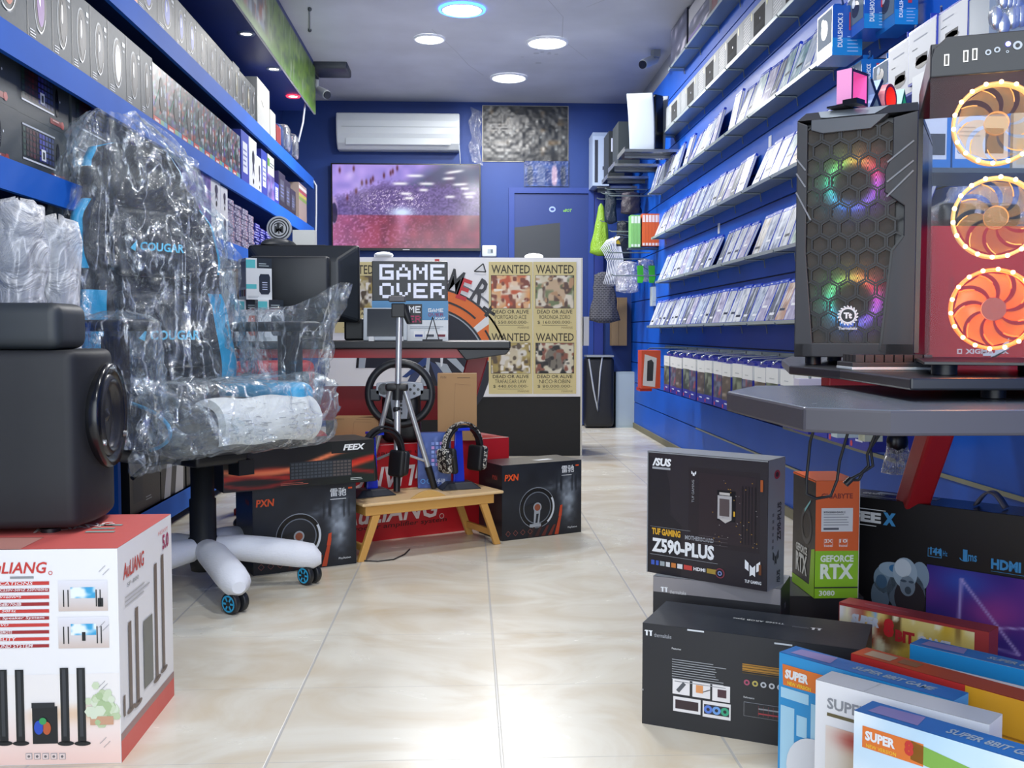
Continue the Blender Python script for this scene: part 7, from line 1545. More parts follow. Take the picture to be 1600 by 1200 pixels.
m.rect(L, 0, 0, dr, hr * .085, LG, 1); m.poly(L, [(dr, 0), (dr, hr * .42), (dr * .86, hr * .40), (dr * .78, hr * .08)], LG, 2); m.text(L, 'GEFORCE', dr * .18, hr * .32, dr * .5, hr * .07, C('#d4d6d2'), 2, bold=.04); m.text(L, 'RTX', dr * .18, hr * .14, dr * .5, hr * .17, C('#d4d6d2'), 2, bold=.04)
m.disc(L, dr * .62, hr * .58, dr * .24, C('#34373d', .3), 1, hr * .16, inner=.7, n=24); m.poly(L, [(dr * .55, hr * .72), (dr * .8, hr * .82), (dr * .8, hr * .80), (dr * .55, hr * .69)], C('#7fc0c4'), 2); m.rect(T, 0, 0, wr, dr, OG, 1); m.rect(L, 0, hr * .985, dr, hr * .015, OG, 2); m.rect(F, wr - .0015, 0, .0015, hr, C('#d8d4cc'), 4)
tag(put(m.build('graphics_card_carton'), loc, 0), 'upright orange and green graphics card carton with black side', 'box')

# monitor carton
FA = at(1341, 776, Z=.42); FB = at(1600, 807, Z=.42); fa = math.atan2(FB.y - FA.y, FB.x - FA.x); fw, fd, fh = .60, .13, .42
fx, fy = FA.x - .06 * math.cos(fa), FA.y - .06 * math.sin(fa)
m, F, Rt, L, T = carton(fw, fd, fh, C('#211f1d', .3)); x, y = corner(fx, fy, fa, fw, fd); loc = (x, y, 0); g = px_on(F, loc, fa)
def mp(U, V): return mixc(mixc(H('#17161a'), H('#3a352d'), np.clip(U * 1.2, 0, 1)), H('#1a191c'), np.clip(.5 - V, 0, .5))
m.canvas(F, .001, .001, fw - .002, fh - .002, 20, 14, mp, GLOSSP, 1); CYN = C('#4c9ad0', .4)
def lab(s_, x0, y0, x1, y1, c_, l=3, **k): p = g(x0, y1); q = g(x1, y1); r = g(x0, y0); m.text(F, s_, p[0], p[1], q[0] - p[0], r[1] - p[1], c_, l, **k)
lab('FEE', 1330, 796, 1377, 812, WHT, bold=.05); lab('X', 1380, 800, 1400, 820, CYN, bold=.08); p = g(1335, 793); m.rect(F, p[0], p[1], .085, .002, WHT, 3); p = g(1335, 818); m.rect(F, p[0], p[1], .06, .002, WHT, 3)
p = g(1450, 869); m.rect(F, p[0], p[1], .034, .022, CYN, 3); m.rect(F, p[0] + .0015, p[1] + .0015, .031, .019, C('#2c2822'), 4); lab('144', 1454, 854, 1472, 866, CYN, 5, bold=.04); lab('Hz', 1474, 860, 1481, 868, CYN, 5)
lab('1', 1505, 858, 1512, 876, CYN, 5, bold=.05); lab('ms', 1513, 866, 1527, 876, CYN, 5, bold=.02); p = g(1508, 876); m.disc(F, p[0], p[1] + .006, .013, CYN, 4, .008, inner=.8, a0=PI, a1=PI * 1.8, n=10); lab('HDMI', 1549, 872, 1596, 888, CYN, 5, bold=.05); p = g(1549, 892); m.rect(F, p[0], p[1], .09, .001, CYN, 5)
p = g(1447, 960); p2 = g(1447, 881); sx0 = p[0]; sy1 = p2[1]
def scr(U, V):
    c = mixc(H('#3a2f86'), H('#8a3f9a'), np.clip(vnoise(U, V, 4, 3, 3) * 1.3 - .2, 0, 1)); c = mixc(c, H('#3f58b8'), np.exp(-(((U - .25) / .18) ** 2 + ((V - .85) / .2) ** 2))); c = mixc(c, H('#b04a9c'), np.exp(-(((U - .45) / .2) ** 2 + ((V - .5) / .2) ** 2)) * .8)
    for (x0, y0, x1, y1) in [(.24, .88, .22, .1), (.24, .88, .62, .1), (.24, .3, .66, .42), (.3, .12, .62, .1)]:
        t_ = np.clip(((U - x0) * (x1 - x0) + (V - y0) * (y1 - y0)) / ((x1 - x0) ** 2 + (y1 - y0) ** 2), 0, 1); d2 = (U - x0 - t_ * (x1 - x0)) ** 2 + (V - y0 - t_ * (y1 - y0)) ** 2; c = mixc(c, H('#c9b4f0'), np.exp(-d2 / .00012) * .9)
    return c
m.rect(F, sx0 - .003, sy1 - .205, fw - sx0 + .001, .208, C('#18171c'), 2); m.canvas(F, sx0, sy1 - .2, fw - sx0 - .004, .2, 70, 44, scr, GLOSSP, 3)
# crouching robot figure printed on the box
def el(cx, cy, rx, ry, c_, l): p = g(cx, cy); s_ = .00165; m.disc(F, p[0], p[1], rx * s_, C(c_, .35), l, ry * s_, n=22)
for a_ in [(1383, 905, 18, 22, '#8299aa', 4), (1378, 908, 9, 11, '#4c6a86', 5), (1376, 930, 15, 26, '#6a7c8c', 4), (1395, 890, 22, 12, '#9cb2c4', 5), (1398, 888, 8, 6, '#3f78a8', 6), (1438, 900, 14, 22, '#8fa4b6', 4), (1416, 925, 30, 34, '#66727e', 4), (1422, 935, 24, 30, '#3a3438', 5), (1415, 895, 19, 24, '#a9bccb', 7), (1412, 887, 13, 14, '#d6e0e8', 8), (1419, 915, 12, 16, '#8593a0', 8), (1420, 922, 5, 6, '#4c5660', 9), (1413, 907, 5, 2, '#4a5866', 9), (1425, 909, 4, 2, '#4a5866', 9)]: el(*a_)
m.rect(T, 0, 0, fw, fd, C('#1c1c28', .25), 1); m.text(T, 'GAMING', fw * .07, fd * .45, .06, .025, C('#b8bcc4'), 2, bold=.03); m.rect(T, fw * .12, fd * .6, .16, .03, C('#8f98a8', .3), 2); m.grey(T, fw * .07, fd * .12, .2, .02, C('#8a90a0'), 1, 2)
c0 = m.build('monitor_carton'); tag(put(c0, loc, fa), 'large black monitor carton with purple screen picture and crouching figure', 'box')
m = MB(); pts = [(fw * (.06 + .11 * k / 12) , -.01, fh + .003 + .035 * math.sin(PI * k / 12)) for k in range(13)]
m.loft([[Vector((x_, -.018, z_)), Vector((x_, .018, z_))] for x_, _, z_ in pts], C('#5f5c66', .3), closed=False); h0 = m.build('carry_handle', c0); h0.modifiers.new('t', 'SOLIDIFY').thickness = .004

# boxed game sets standing in a row
def gameset(p_, pr, w_, d_, body, front, top, label, hh=.24, fang=None):
    """p_: pixel of the top front left corner; pr: pixel further along the top front edge"""
    a = at(*p_, Z=hh); b = at(*pr, Z=hh); ang = fang or math.atan2(b.y - a.y, b.x - a.x); m, F, Rt, L, T = carton(w_, d_, hh, C(body, .4)); x, y = corner(a.x, a.y, ang, w_, d_); loc = (x, y, 0)
    front(m, F, px_on(F, loc, ang), w_, hh); top(m, T, px_on(T, loc, ang), w_, d_)
    tag(put(m.build('game_set_carton'), loc, ang), label, 'box', 'boxed game sets in a row'); return COL.objects[-1]
BLU = C('#2a92d0', .4); LBL = C('#a9d6ee', .4); ORG2 = C('#e0762c', .4)
def fr_blue(m, F, g, w_, h_):
    m.rect(F, 0, 0, w_, h_, BLU, 1); 
    for (x, y, a_, b_) in [(.005, .0, .03, .14), (.04, .02, .035, .05), (.04, .09, .022, .04), (.07, .085, .05, .075), (.005, .155, .06, .02), (.13, .0, .1, .15), (.08, .01, .03, .06)]: m.rect(F, x, y, a_, b_, LBL, 2)
    m.poly(F, [(.01, h_ - .06), (w_ * .72, h_ - .055), (w_ * .72, h_ - .02), (.008, h_ - .02)], ORG2, 3); m.text(F, 'SUPER', .014, h_ - .046, .05, .018, WHT, 4, bold=.06, shear=.1); m.text(F, 'NEW VERSION', .02, h_ - .057, .05, .007, C('#f4d23a'), 4, bold=.02); m.disc(F, .08, .03, .06, C('#dfe2e8', .4), 5, .065, n=24)
def tp_blue(m, T, g, w_, d_): m.rect(T, 0, 0, w_, d_, C('#3a7cc4', .3), 1); m.poly(T, [(w_ * .05, d_ * .2), (w_ * .3, d_ * .2), (w_ * .28, d_ * .9), (w_ * .06, d_ * .8)], C('#9a90c4', .3), 2); m.text(T, 'SUPER 8BIT GAME', w_ * .42, d_ * .3, w_ * .45, d_ * .36, C('#aab8c4'), 2, bold=.03, shear=.2)
gameset((1218, 1019), (1500, 1098), .335, .055, '#2a92d0', fr_blue, tp_blue, 'blue brick patterned game set carton with orange title strip')
def fr_white(m, F, g, w_, h_):
    m.rect(F, 0, 0, w_, h_, C('#ecebec', .45), 1); m.text(F, 'SUPER', .022, h_ - .045, .075, .02, C('#8f9196'), 2, bold=.03); m.rect(F, .022, h_ - .058, .085, .006, C('#6a6040'), 2)
    m.canvas(F, .02, .0, .12, h_ - .075, 18, 22, lambda U, V: mixc(mixc(H('#e6ddd2'), H('#c89a5a'), np.clip(U * 1.3 - .2, 0, 1)), H('#b83c34'), np.exp(-(((U - .5) / .3) ** 2 + ((V - .9) / .1) ** 2))), PRINT, 2); m.rect(F, .075, .0, .035, h_ - .09, C('#c8543a', .4), 3)
gameset((1275, 1062), (1490, 1118), .29, .06, '#e8e8e8', fr_white, lambda m, T, g, w_, d_: (m.rect(T, 0, 0, w_, d_, C('#e2e3e4', .35), 1), m.line(T, (w_ * .3, 0), (w_ * .32, d_), .001, C('#b8babc'), 2)), 'white game set carton with grey lettering behind the sky blue one')
def fr_sky(m, F, g, w_, h_):
    m.canvas(F, 0, 0, w_, h_, 24, 18, lambda U, V: mixc(H('#b9d8ec'), H('#eef4f8'), vnoise(U, V, 5, 4, 5)), PRINT, 1); m.rect(F, .015, h_ - .055, .10, .035, ORG2, 2); m.text(F, 'SUPER', .02, h_ - .042, .05, .016, WHT, 3, bold=.05); m.text(F, '8', .085, h_ - .045, .015, .024, C('#c8342c'), 3, bold=.06); m.text(F, 'NEW VERSION', .022, h_ - .053, .05, .006, C('#f4d23a'), 3)
    m.poly(F, [(.095, h_ - .02), (w_, h_ - .055), (w_, h_ - .075), (.095, h_ - .05)], C('#7fae4a'), 2); m.rect(F, .08, 0, w_ - .09, h_ - .085, C('#6a8cae', .4), 2); m.poly(F, [(.10, h_ - .085), (.105, h_ - .085), (.16, 0), (.15, 0)], C('#cfe6f0'), 3); m.rect(F, .20, h_ - .04, .05, .01, C('#7a3030'), 3); m.text(F, 'Games', .22, h_ - .06, .05, .016, C('#c85a6a'), 4, bold=.04, shear=.3)
gameset((1335, 1110), (1600, 1190), .33, .06, '#2f86c8', fr_sky, tp_blue, 'sky blue game set carton in front, cut by the bottom edge')
def fr_red(m, F, g, w_, h_):
    m.rect(F, 0, 0, w_, h_, C('#c2322e', .4), 1); m.rect(F, w_ * .58, 0, w_ * .42, h_, C('#dfa028', .4), 2); m.disc(F, w_ * .57, h_ * .62, .022, C('#c8382c'), 3, n=24); m.text(F, 'n', w_ * .535, h_ * .58, .02, .02, C('#f0dcd8'), 4, bold=.08); m.disc(F, w_ * .57, h_ * .62, .024, C('#e8c8b0'), 3, inner=.92)
    m.grey(F, w_ * .66, h_ * .66, .08, .02, C('#a8701c'), 2, 3)
gameset((1330, 1021), (1600, 1122), .38, .055, '#b8302c', fr_red, lambda m, T, g, w_, d_: (m.rect(T, 0, 0, w_, d_, C('#b8502c', .35), 1), m.rect(T, w_ * .05, d_ * .2, w_ * .14, d_ * .6, C('#a89078'), 2), m.rect(T, w_ * .22, d_ * .3, w_ * .1, d_ * .5, C('#8a5a3a'), 2)), 'red and yellow game set carton with a round badge', .24, math.radians(-53))
gameset((1422, 1006), (1600, 1047), .33, .05, '#e0e0e2', lambda m, F, g, w_, h_: (m.rect(F, 0, h_ - .03, w_, .03, C('#1c8ccc', .4), 1), m.disc(F, .09, h_ - .07, .085, C('#d9dade', .4), 2, .04)), tp_blue, 'white game set carton with bright blue rim behind the red and yellow one')
def fr_8(m, F, g, w_, h_):
    def pf(U, V):
        c = mixc(H('#d8b03a'), H('#e6d28a'), vnoise(U, V, 10, 3, 5)); c = mixc(c, H('#a8442c'), np.clip((vnoise(U, V, 12, 4, 8) - .6) * 6, 0, 1)); c = mixc(c, H('#e8e4e0'), np.clip(1.1 - U * 5, 0, 1)); c = mixc(c, H('#6b4a2a'), np.clip((vnoise(U, V, 9, 4, 28) - .66) * 7, 0, 1)); c = mixc(c, H('#f0e6c0'), np.clip((vnoise(U, V, 16, 6, 38) - .7) * 7, 0, 1)); return mixc(c, H('#8ab4d8'), np.clip((vnoise(U, V, 14, 4, 18) - .72) * 6, 0, 1) * (U < .3))
    m.canvas(F, .002, .004, w_ - .03, h_ - .01, 50, 34, pf, PRINT, 1); m.text(F, 'SUPER', .03, h_ - .040, .065, .022, C('#c9ccd4'), 3, bold=.08, shear=.15); m.text(F, '8', .105, h_ - .055, .024, .042, C('#c8262c'), 4, bold=.08); m.text(F, 'BIT', .132, h_ - .060, .042, .026, C('#b8282c'), 4, bold=.06); m.text(F, 'GAME', .18, h_ - .064, .07, .028, C('#d4d4d8'), 4, bold=.06)
gameset((1311, 941), (1545, 988), .325, .055, '#a83a38', fr_8, lambda m, T, g, w_, d_: (m.rect(T, 0, 0, w_, d_, C('#b04048', .35), 1), m.grey(T, w_ * .15, d_ * .4, w_ * .4, d_ * .2, C('#c8888c'), 1, 2)), 'red framed 8 BIT GAME carton with golden artwork', .2375)
# ================================================================== second gaming desk with the two computers
GS = C('#5c636d', .26); GS2 = C('#434147', .45)
pt = lambda px, py: at(px, py, Z=.75)
A = pt(1143, 613); B = pt(1255, 636); Cc = pt(1392, 641); D_ = pt(1600, 640)
t = thing('computer_desk', 'grey computer desk with chamfered front and red slanted leg', 'desk', (1.0, 1.6, 0))
o = Vector((1.0, 1.6, 0)); out = [A, B, Cc, Vector((1.30, D_.y - .01, .75)), Vector((1.44, D_.y + .02, .75)), Vector((1.44, 1.86, .75)), Vector((A.x + .1, 1.86, .75)), Vector((A.x, A.y + .03, .75))]
m = MB(); n = len(out); tp = [p - o for p in out]; bt = [p - Vector((0, 0, .034)) for p in tp]
m.add(tp + bt, [tuple(range(n))] + [tuple(range(2 * n - 1, n - 1, -1))] + [(i, n + i, n + (i + 1) % n, (i + 1) % n) for i in range(n)], GS2); ob = m.build('tabletop', t, .004); ob.data.materials.append(GS); ob.data.polygons[0].material_index = 1
TZ2 = .785
tier = [Vector((.637, 1.95)), Vector((.66, 1.74)), Vector((.635, 1.40)), Vector((1.43, 1.37)), Vector((1.43, 2.74)), Vector((.90, 2.74)), Vector((.765, 2.4))]
tp = [Vector((p.x, p.y, TZ2)) - o for p in tier]; bt = [p - Vector((0, 0, .018)) for p in tp]; n = len(tp)
m = MB(); m.add(tp + bt, [tuple(range(n))[::-1]] + [tuple(range(n, 2 * n))] + [(i, (i + 1) % n, n + (i + 1) % n, n + i) for i in range(n)], C('#1f2125', .3)); m.build('raised_shelf', t, .003)
for x_, y_ in [(-.2, -.12), (.2, -.12), (.2, .14)]:
    m = MB(); m.cyl((x_, y_, .751), (x_, y_, TZ2 - .018), .018, C('#1a1b1f', .4)); m.build('spacer', t)
RDL = C('#b02028', .4)
m = MB(); tA = Vector((1.07, 2.16, .716)) - o; bA = Vector((1.215, 2.86, .02)) - o; w_ = .062
for s0, s1 in ((tA, bA),):
    m.hexa([s1 + Vector((-w_ * .45, -.02, 0)), s1 + Vector((w_ * .55, -.02, 0)), s1 + Vector((w_ * .55, .06, 0)), s1 + Vector((-w_ * .45, .06, 0))], [s0 + Vector((-w_ * .5, -.03, 0)), s0 + Vector((w_ * .5, -.03, 0)), s0 + Vector((w_ * .5, .05, 0)), s0 + Vector((-w_ * .5, .05, 0))], RDL)
m.build('slanted_leg', t, .008)
m = MB(); m.box(.02, .44, 1.16, 1.34, .0, .02, RDL); m.build('foot', t, .004)
m = MB(); m.box(-.22, .3, .52, .57, .715, .766, RDL); m.build('red_crossbar', t, .004)
m = MB(); m.box(.03, .12, .25, .56, .716, .75, C('#26272b', .4)); m.build('mounting_plate', t)
m = MB(); p = at(1525, 680, Y=2.0) - o; m.box(p.x - .03, p.x + .03, .38, .44, .655, .716, BLACK); m.build('cable_clip', t)
# hanging cables
for i, (pts, lb) in enumerate([([(1262, 674), (1266, 690), (1263, 720), (1260, 750), (1260, 772), (1275, 779), (1298, 775), (1308, 750), (1312, 720), (1315, 672)], 'thin black cable looping under the desk in front of the graphics card carton'),
                           ([(1358, 673), (1355, 710), (1357, 728), (1345, 740), (1330, 748), (1321, 757)], 'black cable ending in a plug near the orange carton'), ([(1371, 674), (1360, 700), (1364, 728), (1348, 738), (1343, 748), (1341, 750), (1326, 750)], 'second black cable twisted around the plug cable')]):
    m = MB(); q = [at(x, y, Y=1.78 + .01 * i) for x, y in pts]; q = [Vector((q[0].x, 1.72, .7155))] + q[1:]
    if i == 0: q[-1] = Vector((q[-1].x, 1.72, .7155))
    m.tube(q, .0028, C('#141518', .5), 8); 
    if i == 1: m.cyl(q[-2], q[-1], .006, C('#1a1b1f', .4), n=10)
    tag(m.build('hanging_cable'), lb, 'cable')
# clear bag with headset hanging behind the desk
o_ = crumple(1376, 1428, 676, 742, 2.62, film('clear_bag_near', base=.25, edge=.85, bump=1, scale=22, crease=.5), 'clear bag with a headset hanging under the desk beside the red leg', 'clear_bag', 9, 'bag', .5)
m = MB(); p = at(1402, 690, Y=2.62); m.ball((p.x, 2.62, p.z), (.03, .02, .035), C('#16171b', .3), 12, 8); m.tube([(p.x, 2.62, p.z + .03), (p.x + .05, 2.62, .70), (XS - .004, 2.62, .70)], .004, STEEL, 6); m.build('headset_in_bag', o_)
for i, (px0, px1, py0, py1, c_, lb) in enumerate([(1307, 1342, 590, 684, '#c9dce0', 'pale cyan pack hanging behind the desk edge'), (1350, 1380, 590, 690, '#c4cbb8', 'pale green pack hanging behind the desk edge'), (1247, 1290, 592, 640, '#c9c6d8', 'lilac pack hanging behind the tip of the desk')]):
    a = at(px0, py1, Y=3.0); b = at(px1, py0, Y=3.0); m, F, Rt, L, T = carton(b.x - a.x, .05, b.z - a.z, C(c_, .4)); m.grey(F, .01, .03, .03, .04, C('#6a7480'), 3, 1)
    m.tube([(0, 0, b.z - a.z), (0, .02, b.z - a.z + .02), (XS - .004 - (a.x + b.x) / 2, .02, b.z - a.z + .03)], .004, STEEL, 6)
    put(m.build('hanging_pack'), ((a.x + b.x) / 2, 3.02, a.z)); tag(COL.objects[-1], lb, 'pack')

# -------- black tower with honeycomb front
hz0 = TZ2 + .016; L0 = Vector((.656, 1.98)); pa = math.radians(-29); pw, pd = .225, .40; ph = at(1240, 190, Y=1.98).z - hz0
px_, py_ = corner(L0.x, L0.y, pa, pw, pd)
t = thing('computer_tower', 'black computer tower with honeycomb front and rainbow fan glow', 'computer', (px_, py_, TZ2 + .0005), pa); dz = hz0 - TZ2
m = MB(); m.box(-pw / 2, pw / 2, -pd / 2 + .03, pd / 2, dz, dz + ph, C('#15171a', .3)); m.build('case', t, .004)
for sx in (-1, 1):
    for sy in (-1, 1): m = MB(); m.cyl((sx * .085, sy * (pd / 2 - .06), 0), (sx * .085, sy * (pd / 2 - .06), dz), .016, C('#1a1b1e', .4)); m.build('foot', t)
F = Fr((-pw / 2, -pd / 2, dz), (1, 0, 0), (0, 0, 1)); gl = px_on(F, t.location, pa); BD = C('#2b2d31', .45); BD2 = C('#3d4045', .35)
m = MB(); x0, x1 = pw * .09, pw * .78
# side strips of the front bezel: left and right panels with stepped inner edges
Lp = [(0, 0), (pw * .14, 0), (pw * .05, ph * .44), (pw * .05, ph * .56), (pw * .16, ph * .66), (pw * .05, ph * .70), (pw * .05, ph * .78), (pw * .01, ph * .84), (0, ph)]
m.prism(F, [(0, 0), (pw * .17, 0), (pw * .09, ph * .45), (pw * .09, ph * .98), (0, ph)], .03, BD)
m.prism(F, [(pw * .72, 0), (pw, 0), (pw, ph), (pw * .80, ph * .98), (pw * .80, ph * .83), (pw * .74, ph * .77), (pw * .74, ph * .68), (pw * .90, ph * .62), (pw * .90, ph * .50), (pw * .80, ph * .44)], .03, BD)
m.prism(F, [(0, 0), (pw, 0), (pw, ph * .06), (0, ph * .06)], .03, BD)
for (u0, v0, u1, v1) in [(.76, .72, .97, .80), (.76, .80, .97, .88), (.76, .66, .97, .76), (.0, .78, .08, .72), (.0, .70, .13, .58), (.0, .84, .08, .79)]: m.line(F, (pw * u0, ph * v0), (pw * u1, ph * v1), .003, C('#75797f', .3), 4)
m.line(F, (pw * .73, ph * .03), (pw * .81, ph * .44), .004, C('#0f1012', .3), 5); m.line(F, (pw * .81, ph * .44), (pw * .90, ph * .50), .004, C('#0f1012', .3), 5)
m.build('bezel', t, .002)
# glowing fans and mesh behind the honeycomb
Fb = Fr((-pw / 2, -pd / 2 + .016, dz), (1, 0, 0), (0, 0, 1)); gb = px_on(Fb, t.location, pa)
fc = [gb(1333, 287), gb(1333, 470)]; R_ = .045; mw = pw * .76
def glow(U, V):
    X = pw * .06 + U * mw; Y = ph * .04 + V * ph * .93; c = [np.full_like(U, .19), np.full_like(U, .18), np.full_like(U, .17)]
    for (fx_, fy_) in fc:
        r = np.hypot(X - fx_, Y - fy_); a_ = np.arctan2(Y - fy_, X - fx_); k = np.exp(-((r - R_) / .009) ** 2) + .38 * np.exp(-((r - R_ * 1.25) / .024) ** 2)
        hue = (a_ + PI) / (2 * PI); 
        stops = [(0, '#30e0b0'), (.2, '#3070ff'), (.35, '#7050ff'), (.5, '#c040e0'), (.6, '#ff3050'), (.72, '#ffa040'), (.85, '#70e060'), (1, '#30e0b0')]
        col = [np.interp(hue, [s_[0] for s_ in stops], [H(s_[1])[q] for s_ in stops]) for q in range(3)]
        dot = .55 + .45 * np.sign(np.sin(X * 2200) * np.sin(Y * 2200)); c = [c[q] + col[q] * k * .8 * dot for q in range(3)]
    return c
m = MB(); m.canvas(Fb, pw * .06, ph * .04, mw, ph * .93, 110, 200, glow, GLOWM, 0); m.build('fan_glow', t)
m = MB(); HXM = C('#17181a', .4); R6 = .0205; dx_ = R6 * math.sqrt(3); row = 0; y = ph * .085
Fh = Fr((-pw / 2, -pd / 2 + .006, dz), (1, 0, 0), (0, 0, 1))
while y < ph * .97:
    x = pw * .05 + (dx_ / 2 if row % 2 else 0)
    while x < pw * .93:
        if x < pw * .86:
            o6 = [(x + R6 * .97 * math.cos(PI / 6 + k * PI / 3), y + R6 * .97 * math.sin(PI / 6 + k * PI / 3)) for k in range(6)]; i6 = [(x + R6 * .79 * math.cos(PI / 6 + k * PI / 3), y + R6 * .79 * math.sin(PI / 6 + k * PI / 3)) for k in range(6)]
            if all(0.01 < q[0] < pw * .94 for q in o6):
                vs = [Fh.p(*q) for q in o6] + [Fh.p(*q) for q in i6] + [Fh.p(*q) - Fh.n * .008 for q in i6]
                m.add(vs, [(k, (k + 1) % 6, 6 + (k + 1) % 6, 6 + k) for k in range(6)] + [(6 + k, 6 + (k + 1) % 6, 12 + (k + 1) % 6, 12 + k) for k in range(6)], HXM)
        x += dx_
    y += R6 * 1.5; row += 1
m.build('honeycomb_grille', t)
m = MB(); c_ = gl(1325, 493); Fl = F; m.disc(Fl, c_[0], c_[1], .0165, C('#e2e4e6', .35), 3, n=30, inner=.78); 
for k in range(18): q = k * 2 * PI / 18; m.line(Fl, (c_[0] + .015 * math.cos(q), c_[1] + .015 * math.sin(q)), (c_[0] + .0195 * math.cos(q + .25), c_[1] + .0195 * math.sin(q + .25)), .0025, C('#e2e4e6', .35), 3)
m.disc(Fl, c_[0], c_[1], .0128, C('#16171a', .4), 3, n=24); m.text(Fl, 'Tt', c_[0] - .008, c_[1] - .006, .016, .012, C('#e6e8ea'), 4, bold=.06); m.text(Fl, 'Thermaltake', c_[0] - .018, c_[1] - .028, .036, .006, C('#d2d4d6'), 3, bold=.03)
m.build('round_logo', t)
m = MB(); m.hexa([(-pw / 2, -pd / 2, dz + ph), (pw / 2, -pd / 2, dz + ph), (pw / 2, pd / 2, dz + ph), (-pw / 2, pd / 2, dz + ph)], [(-pw / 2 + .012, -pd / 2 + .03, dz + ph + .02), (pw / 2 - .004, -pd / 2 + .03, dz + ph + .022), (pw / 2 - .004, pd / 2 - .01, dz + ph + .022), (-pw / 2 + .012, pd / 2 - .01, dz + ph + .02)], C('#24262a', .35))
m.poly(Fr((-pw / 2, -pd / 2 + .0, dz + ph), (1, 0, 0), (0, .83, .55)), [(pw * .2, .003), (pw * .25, -.0), (pw * .65, 0), (pw * .75, .034), (pw * .16, .034)], C('#8f979d', .3), 3)
m.build('top_cap', t)
m = MB(); zc = dz + ph
m.prism(F, [(pw * .12, ph - .02), (pw * .22, ph - .028), (pw * .62, ph - .026), (pw * .76, ph - .0), (pw * .12, ph + .0)], .03, C('#4a4f55', .3)); m.build('visor', t, .001)
# symbols lamp standing on the tower
ztop = TZ2 + dz + ph + .0225
t = thing('symbol_lamp', 'lamp of pink square, blue cross, red circle and green triangle on the black tower', 'lamp', (at(1330, 170, Y=1.955).x, 1.955, ztop), .7)
ux = Vector((math.cos(-.55), math.sin(-.55), 0)); 
def lpx(px, py): 
    fr = Fr((0, 0, 0), (1, 0, 0), (0, 0, 1)); return px_on(fr, t.location, .7)(px, py)
K = C('#2a1c2c', .4)
Fs = Fr((0, 0, 0), (1, 0, 0), (0, 0, 1)); dpt = .032
def frame_shape(name, outer, k, col, edge, lit):
    cx = sum(p[0] for p in outer) / len(outer); cy = sum(p[1] for p in outer) / len(outer); inn = [(cx + (x - cx) * k, cy + (y - cy) * k) for x, y in outer]; n = len(outer); m = MB()
    A = [Fs.p(*p) for p in outer]; B = [Fs.p(*p) for p in inn]; A2 = [p - Fs.n * dpt for p in A]; B2 = [p - Fs.n * dpt for p in B]
    m.add(A + B, [(i, (i + 1) % n, n + (i + 1) % n, n + i) for i in range(n)], edge); m.add(A + A2, [(n + i, n + (i + 1) % n, (i + 1) % n, i) for i in range(n)], col); m.add(B + B2, [(i, (i + 1) % n, n + (i + 1) % n, n + i) for i in range(n)], lit); m.add([p - Fs.n * dpt for p in A], [tuple(range(n))[::-1]], col)
    m.add([p + Fs.n * -(dpt - .004) for p in B], [tuple(range(n))], lit); m.build(name, t)
zb = .012; s_ = .066; xs = 0
frame_shape('pink_square', [(xs, zb), (xs + s_, zb), (xs + s_, zb + s_), (xs, zb + s_)], .82, C('#e79ac8', .35, 0, .15), K, C('#e46ab4', .35, 0, .25))
m = MB(); xx = xs + .10
for a_, b_ in [((xx - .024, zb), (xx + .024, zb + .064)), ((xx + .024, zb), (xx - .024, zb + .058))]:
    d0 = .004; m.prism(Fs, [(a_[0] - d0, a_[1]), (a_[0] + d0, a_[1]), (b_[0] + d0, b_[1]), (b_[0] - d0, b_[1])], dpt * .8, C('#9fb8e0', .35)); m.line(Fs, a_, b_, .009, C('#1a1b30', .4), 2)
m.build('blue_cross', t)
xx += .062; frame_shape('red_circle', [(xx + .027 * math.cos(q), zb + .031 + .031 * math.sin(q)) for q in [2 * PI * i / 28 for i in range(28)]], .8, C('#e88a90', .35, 0, .1), C('#7a1c22', .4), C('#e0352c', .35, 0, .4))
xx += .06; frame_shape('green_triangle', [(xx - .025, zb), (xx + .025, zb), (xx, zb + .062)], .72, C('#a8dcc8', .35, 0, .1), C('#1f4a40', .4), C('#2f9a78', .35, 0, .2))
m = MB(); m.box(xs - .03, xx + .03, -.004, dpt + .004, 0, .0035, C('#17181c', .4)); m.box(xs - .034, xs - .002, -.03, .0, 0, .01, BLACK); m.build('lamp_base', t)
# small keyboard beside the tower
t = thing('mini_keyboard', 'small white edged keyboard with black keys between the two computers', 'keyboard', (.742, 1.735, TZ2 + .0005), math.radians(-4))
m = MB(); m.box(-.074, .074, -.044, .044, .005, .013, C('#22252a', .4)); m.box(-.075, .075, -.045, .045, 0, .005, C('#c4ccd0', .3)); m.build('white_base', t, .001)
m = MB()
for r in range(4):
    for c in range(8): m.box(-.066 + c * .0168, -.0515 + c * .0168, -.037 + r * .019, -.021 + r * .019, .0135, .026, C('#181a1e', .35))
m.build('keys', t); bpy.data.objects['keys']['kind'] = 'stuff'
